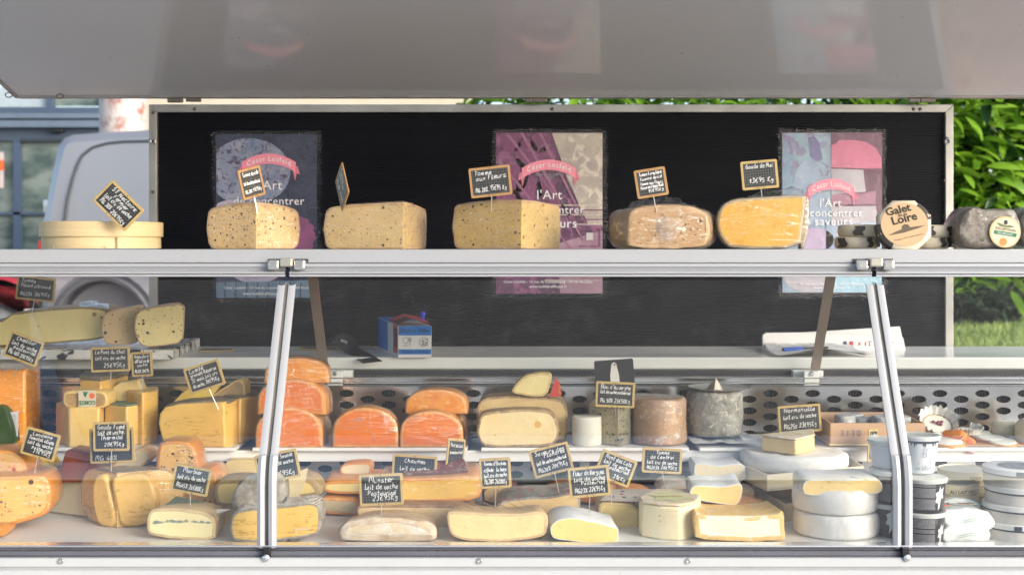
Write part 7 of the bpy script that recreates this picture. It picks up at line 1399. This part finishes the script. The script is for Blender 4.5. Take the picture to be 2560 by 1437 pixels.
# pale wood camembert boxes with lettering
def cam_box(label, cx, zb, D, r, h, l1, l2, dv=0):
    t = round_box(label, cx, D, r, zb, h * .45, h * .55, paleW, 'printed round wooden boxes'); 
    part('top_label', [(cx + r * .93 * math.cos(R(a)), D + r * .93 * math.sin(R(a)), zb + h - .0018) for a in range(0, 360, 10)], [tuple(range(36))], art('printed_top_label', (0.295, 0.276, 0.219), (0.229, 0.238, 0.229), scale=60), t, smooth=False)
    def on(u, v, rr_): a = -math.pi / 2 + u / rr_; return Vector((cx + rr_ * math.cos(a), D + rr_ * math.sin(a), zb + v))
    for s, v0, rr_, w in ((l1, h * .62, r + .0006, .052), (l2, h * .14, r * .965 + .0012, .060)):
        if s: lettering(t, s, 1, lambda a, b, v0=v0, rr_=rr_: on(a + dv, v0 + b, rr_), plain('brown_grey_print', (.14, .11, .08), .6), width=w, bold=.02)
    return t
zc2 = Z(1285, 2.42)
cam_box('printed round wooden box, lowest and farthest of the three', X(2425, 2.50), DECK + .03, 2.50, .052, .036, 'AU LAIT CRU', "D'ORIGINE", .02)
cam_box('printed round wooden box in the middle, reading AU LAIT CRU', X(2378, 2.43), Z(1268, 2.38), 2.43, .050, .040, 'AU LAIT CRU', 'MOULE A LA LOUCHE', .008)
cam_box('large printed round wooden box on top with a flat pale lid', X(2412, 2.50), Z(1228, 2.44), 2.50, .051, .034, 'FERMIER AU LAIT', 'MOULE A LA LOUCHE', .018)
MBx = thing('carton', 'small tan carton behind the striped boxes', 'box', P(2465, 1260, 2.44)); MB().box(X(2452, 2.43), X(2500, 2.43), 2.43, 2.47, DECK, Z(1240, 2.43)).build('carton_body', plain('tan_card', (.52, .40, .20), .6), MBx, smooth=False, bevel=.001)
# white paper packages
ppm = plain('white_waxed_paper', (.74, .75, .74), .4, grime=.05, bump=.2)
def package(label, pts, D, th, extra=True, seed=0):
    t = trace('paper_wrapped_cheese', label, pts, D, th, ppm, ppm, group='white paper wrapped cheeses', sm=1, wob=.004, bev=.006, shift=(0, .0), scale=.9)
    if extra:
        xa, ya = sum(a for a, _ in pts) / len(pts), min(b for _, b in pts); zt_ = Z(ya, D) + .003
        V = [(X(xa - 35 + 45 * math.cos(R(a)) + 40, D) , D + .035 + .022 * math.sin(R(a)), zt_) for a in range(0, 360, 15)]; n = len(V); V2 = [(x + (X(xa + 5, D) - x) * .12, y + (D + .035 - y) * .12, z + .0002) for x, y, z in V]
        part('green_print', [Vector(v) for v in V + V2], [(i, (i + 1) % n, n + (i + 1) % n, n + i) for i in range(n)], M['ink_green'], t, smooth=False)
        MB().box(X(xa - 10, D), X(xa + 30, D), D + .030, D + .040, zt_, zt_ + .0006).build('brown_print', plain('brown_print', (.30, .16, .07), .5), t, smooth=False); MB().box(X(xa - 60, D), X(xa - 38, D), D + .02, D + .026, zt_ - .001, zt_ + .0003).build('orange_print', M['ink_orange'], t, smooth=False)
    mb = MB()
    for i in range(2): u = P(pts[0][0] + 46, pts[0][1] - 14 + i * 5, D - .006); mb.add([u, u + Vector((.024, 0, .005)), u + Vector((.024, 0, .006)), u + Vector((0, 0, .001))], [(0, 1, 2, 3)])
    mb.build('green_lettering', plain('soft_green_print', (.22, .42, .32), .5), t, smooth=False); return t
package('white paper package with green print, lowest of three', [(2352, 1353), (2350, 1320), (2380, 1312), (2470, 1316), (2482, 1335), (2475, 1354), (2420, 1358)], DD(1360), .085, False)
package('white paper package with green and brown print, on top of the front two', [(2362, 1316), (2352, 1290), (2362, 1276), (2400, 1272), (2470, 1276), (2490, 1300), (2488, 1318), (2470, 1328), (2400, 1320)], 2.285, .08)
package('white paper package with green print behind the front pair', [(2350, 1275), (2346, 1255), (2400, 1246), (2445, 1252), (2452, 1268), (2450, 1278)], 2.36, .07)
striped = plain('white_wood_box', (.66, .64, .60), .5, grime=.14); blk_band = plain('navy_band', (.04, .06, .09), .4)
zz = DECK
for k, lb_ in enumerate(('bottom white round box with a navy band at the right edge', 'second white round box from the bottom at the right edge', 'third white round box from the bottom at the right edge', 'top white round box with a dark round label at the right edge')):
    D = 2.345 + .004 * k; cx = X(2560 - (10 if k == 3 else 5 * (3 - k)), D); r = .0655
    t = thing('round_box', lb_, 'box', (cx, D, zz), 'stacked white round boxes'); c = (cx, D, zz)
    MB().lathe([(0, 0), (r * .98, 0), (r * .98, .019)], c, 48).build('box_base', rind('grey_white_wood', (.60, .57, .53), (.50, .47, .43), scale=6, rough=.6, bump=.2), t); MB().lathe([(r * .985, .0185), (r * 1.0, .0188), (r * 1.0, .0212), (r * .985, .0215)], c, 48).build('navy_band', blk_band, t)
    MB().lathe([(r, .0215), (r, .0298), (r - .002, .0307), (0, .0302)], c, 48).build('lid', plain('white_lid_paper', (.72, .72, .71), .5, bump=.2), t, angle=30)
    a0 = -math.pi / 2 - .45 + .42 * (k % 3); V = [Vector((cx + (r + .0006) * math.cos(a0 + i * .05), D + (r + .0006) * math.sin(a0 + i * .05), zz + z)) for z in (.0218, .0292) for i in range(5)]; part('navy_tab', V, [(i, i + 1, 6 + i, 5 + i) for i in range(4)], blk_band, t)
    if k == 3: part('top_label', [(cx + .040 * math.cos(R(a)), D + .040 * math.sin(R(a)), zz + .0312) for a in range(0, 360, 12)], [tuple(range(30))], art('navy_label_print', (0.024, 0.033, 0.048), (0.067, 0.081, 0.105), (0.143, 0.143, 0.143), scale=50), t, smooth=False)
    zz += .0312
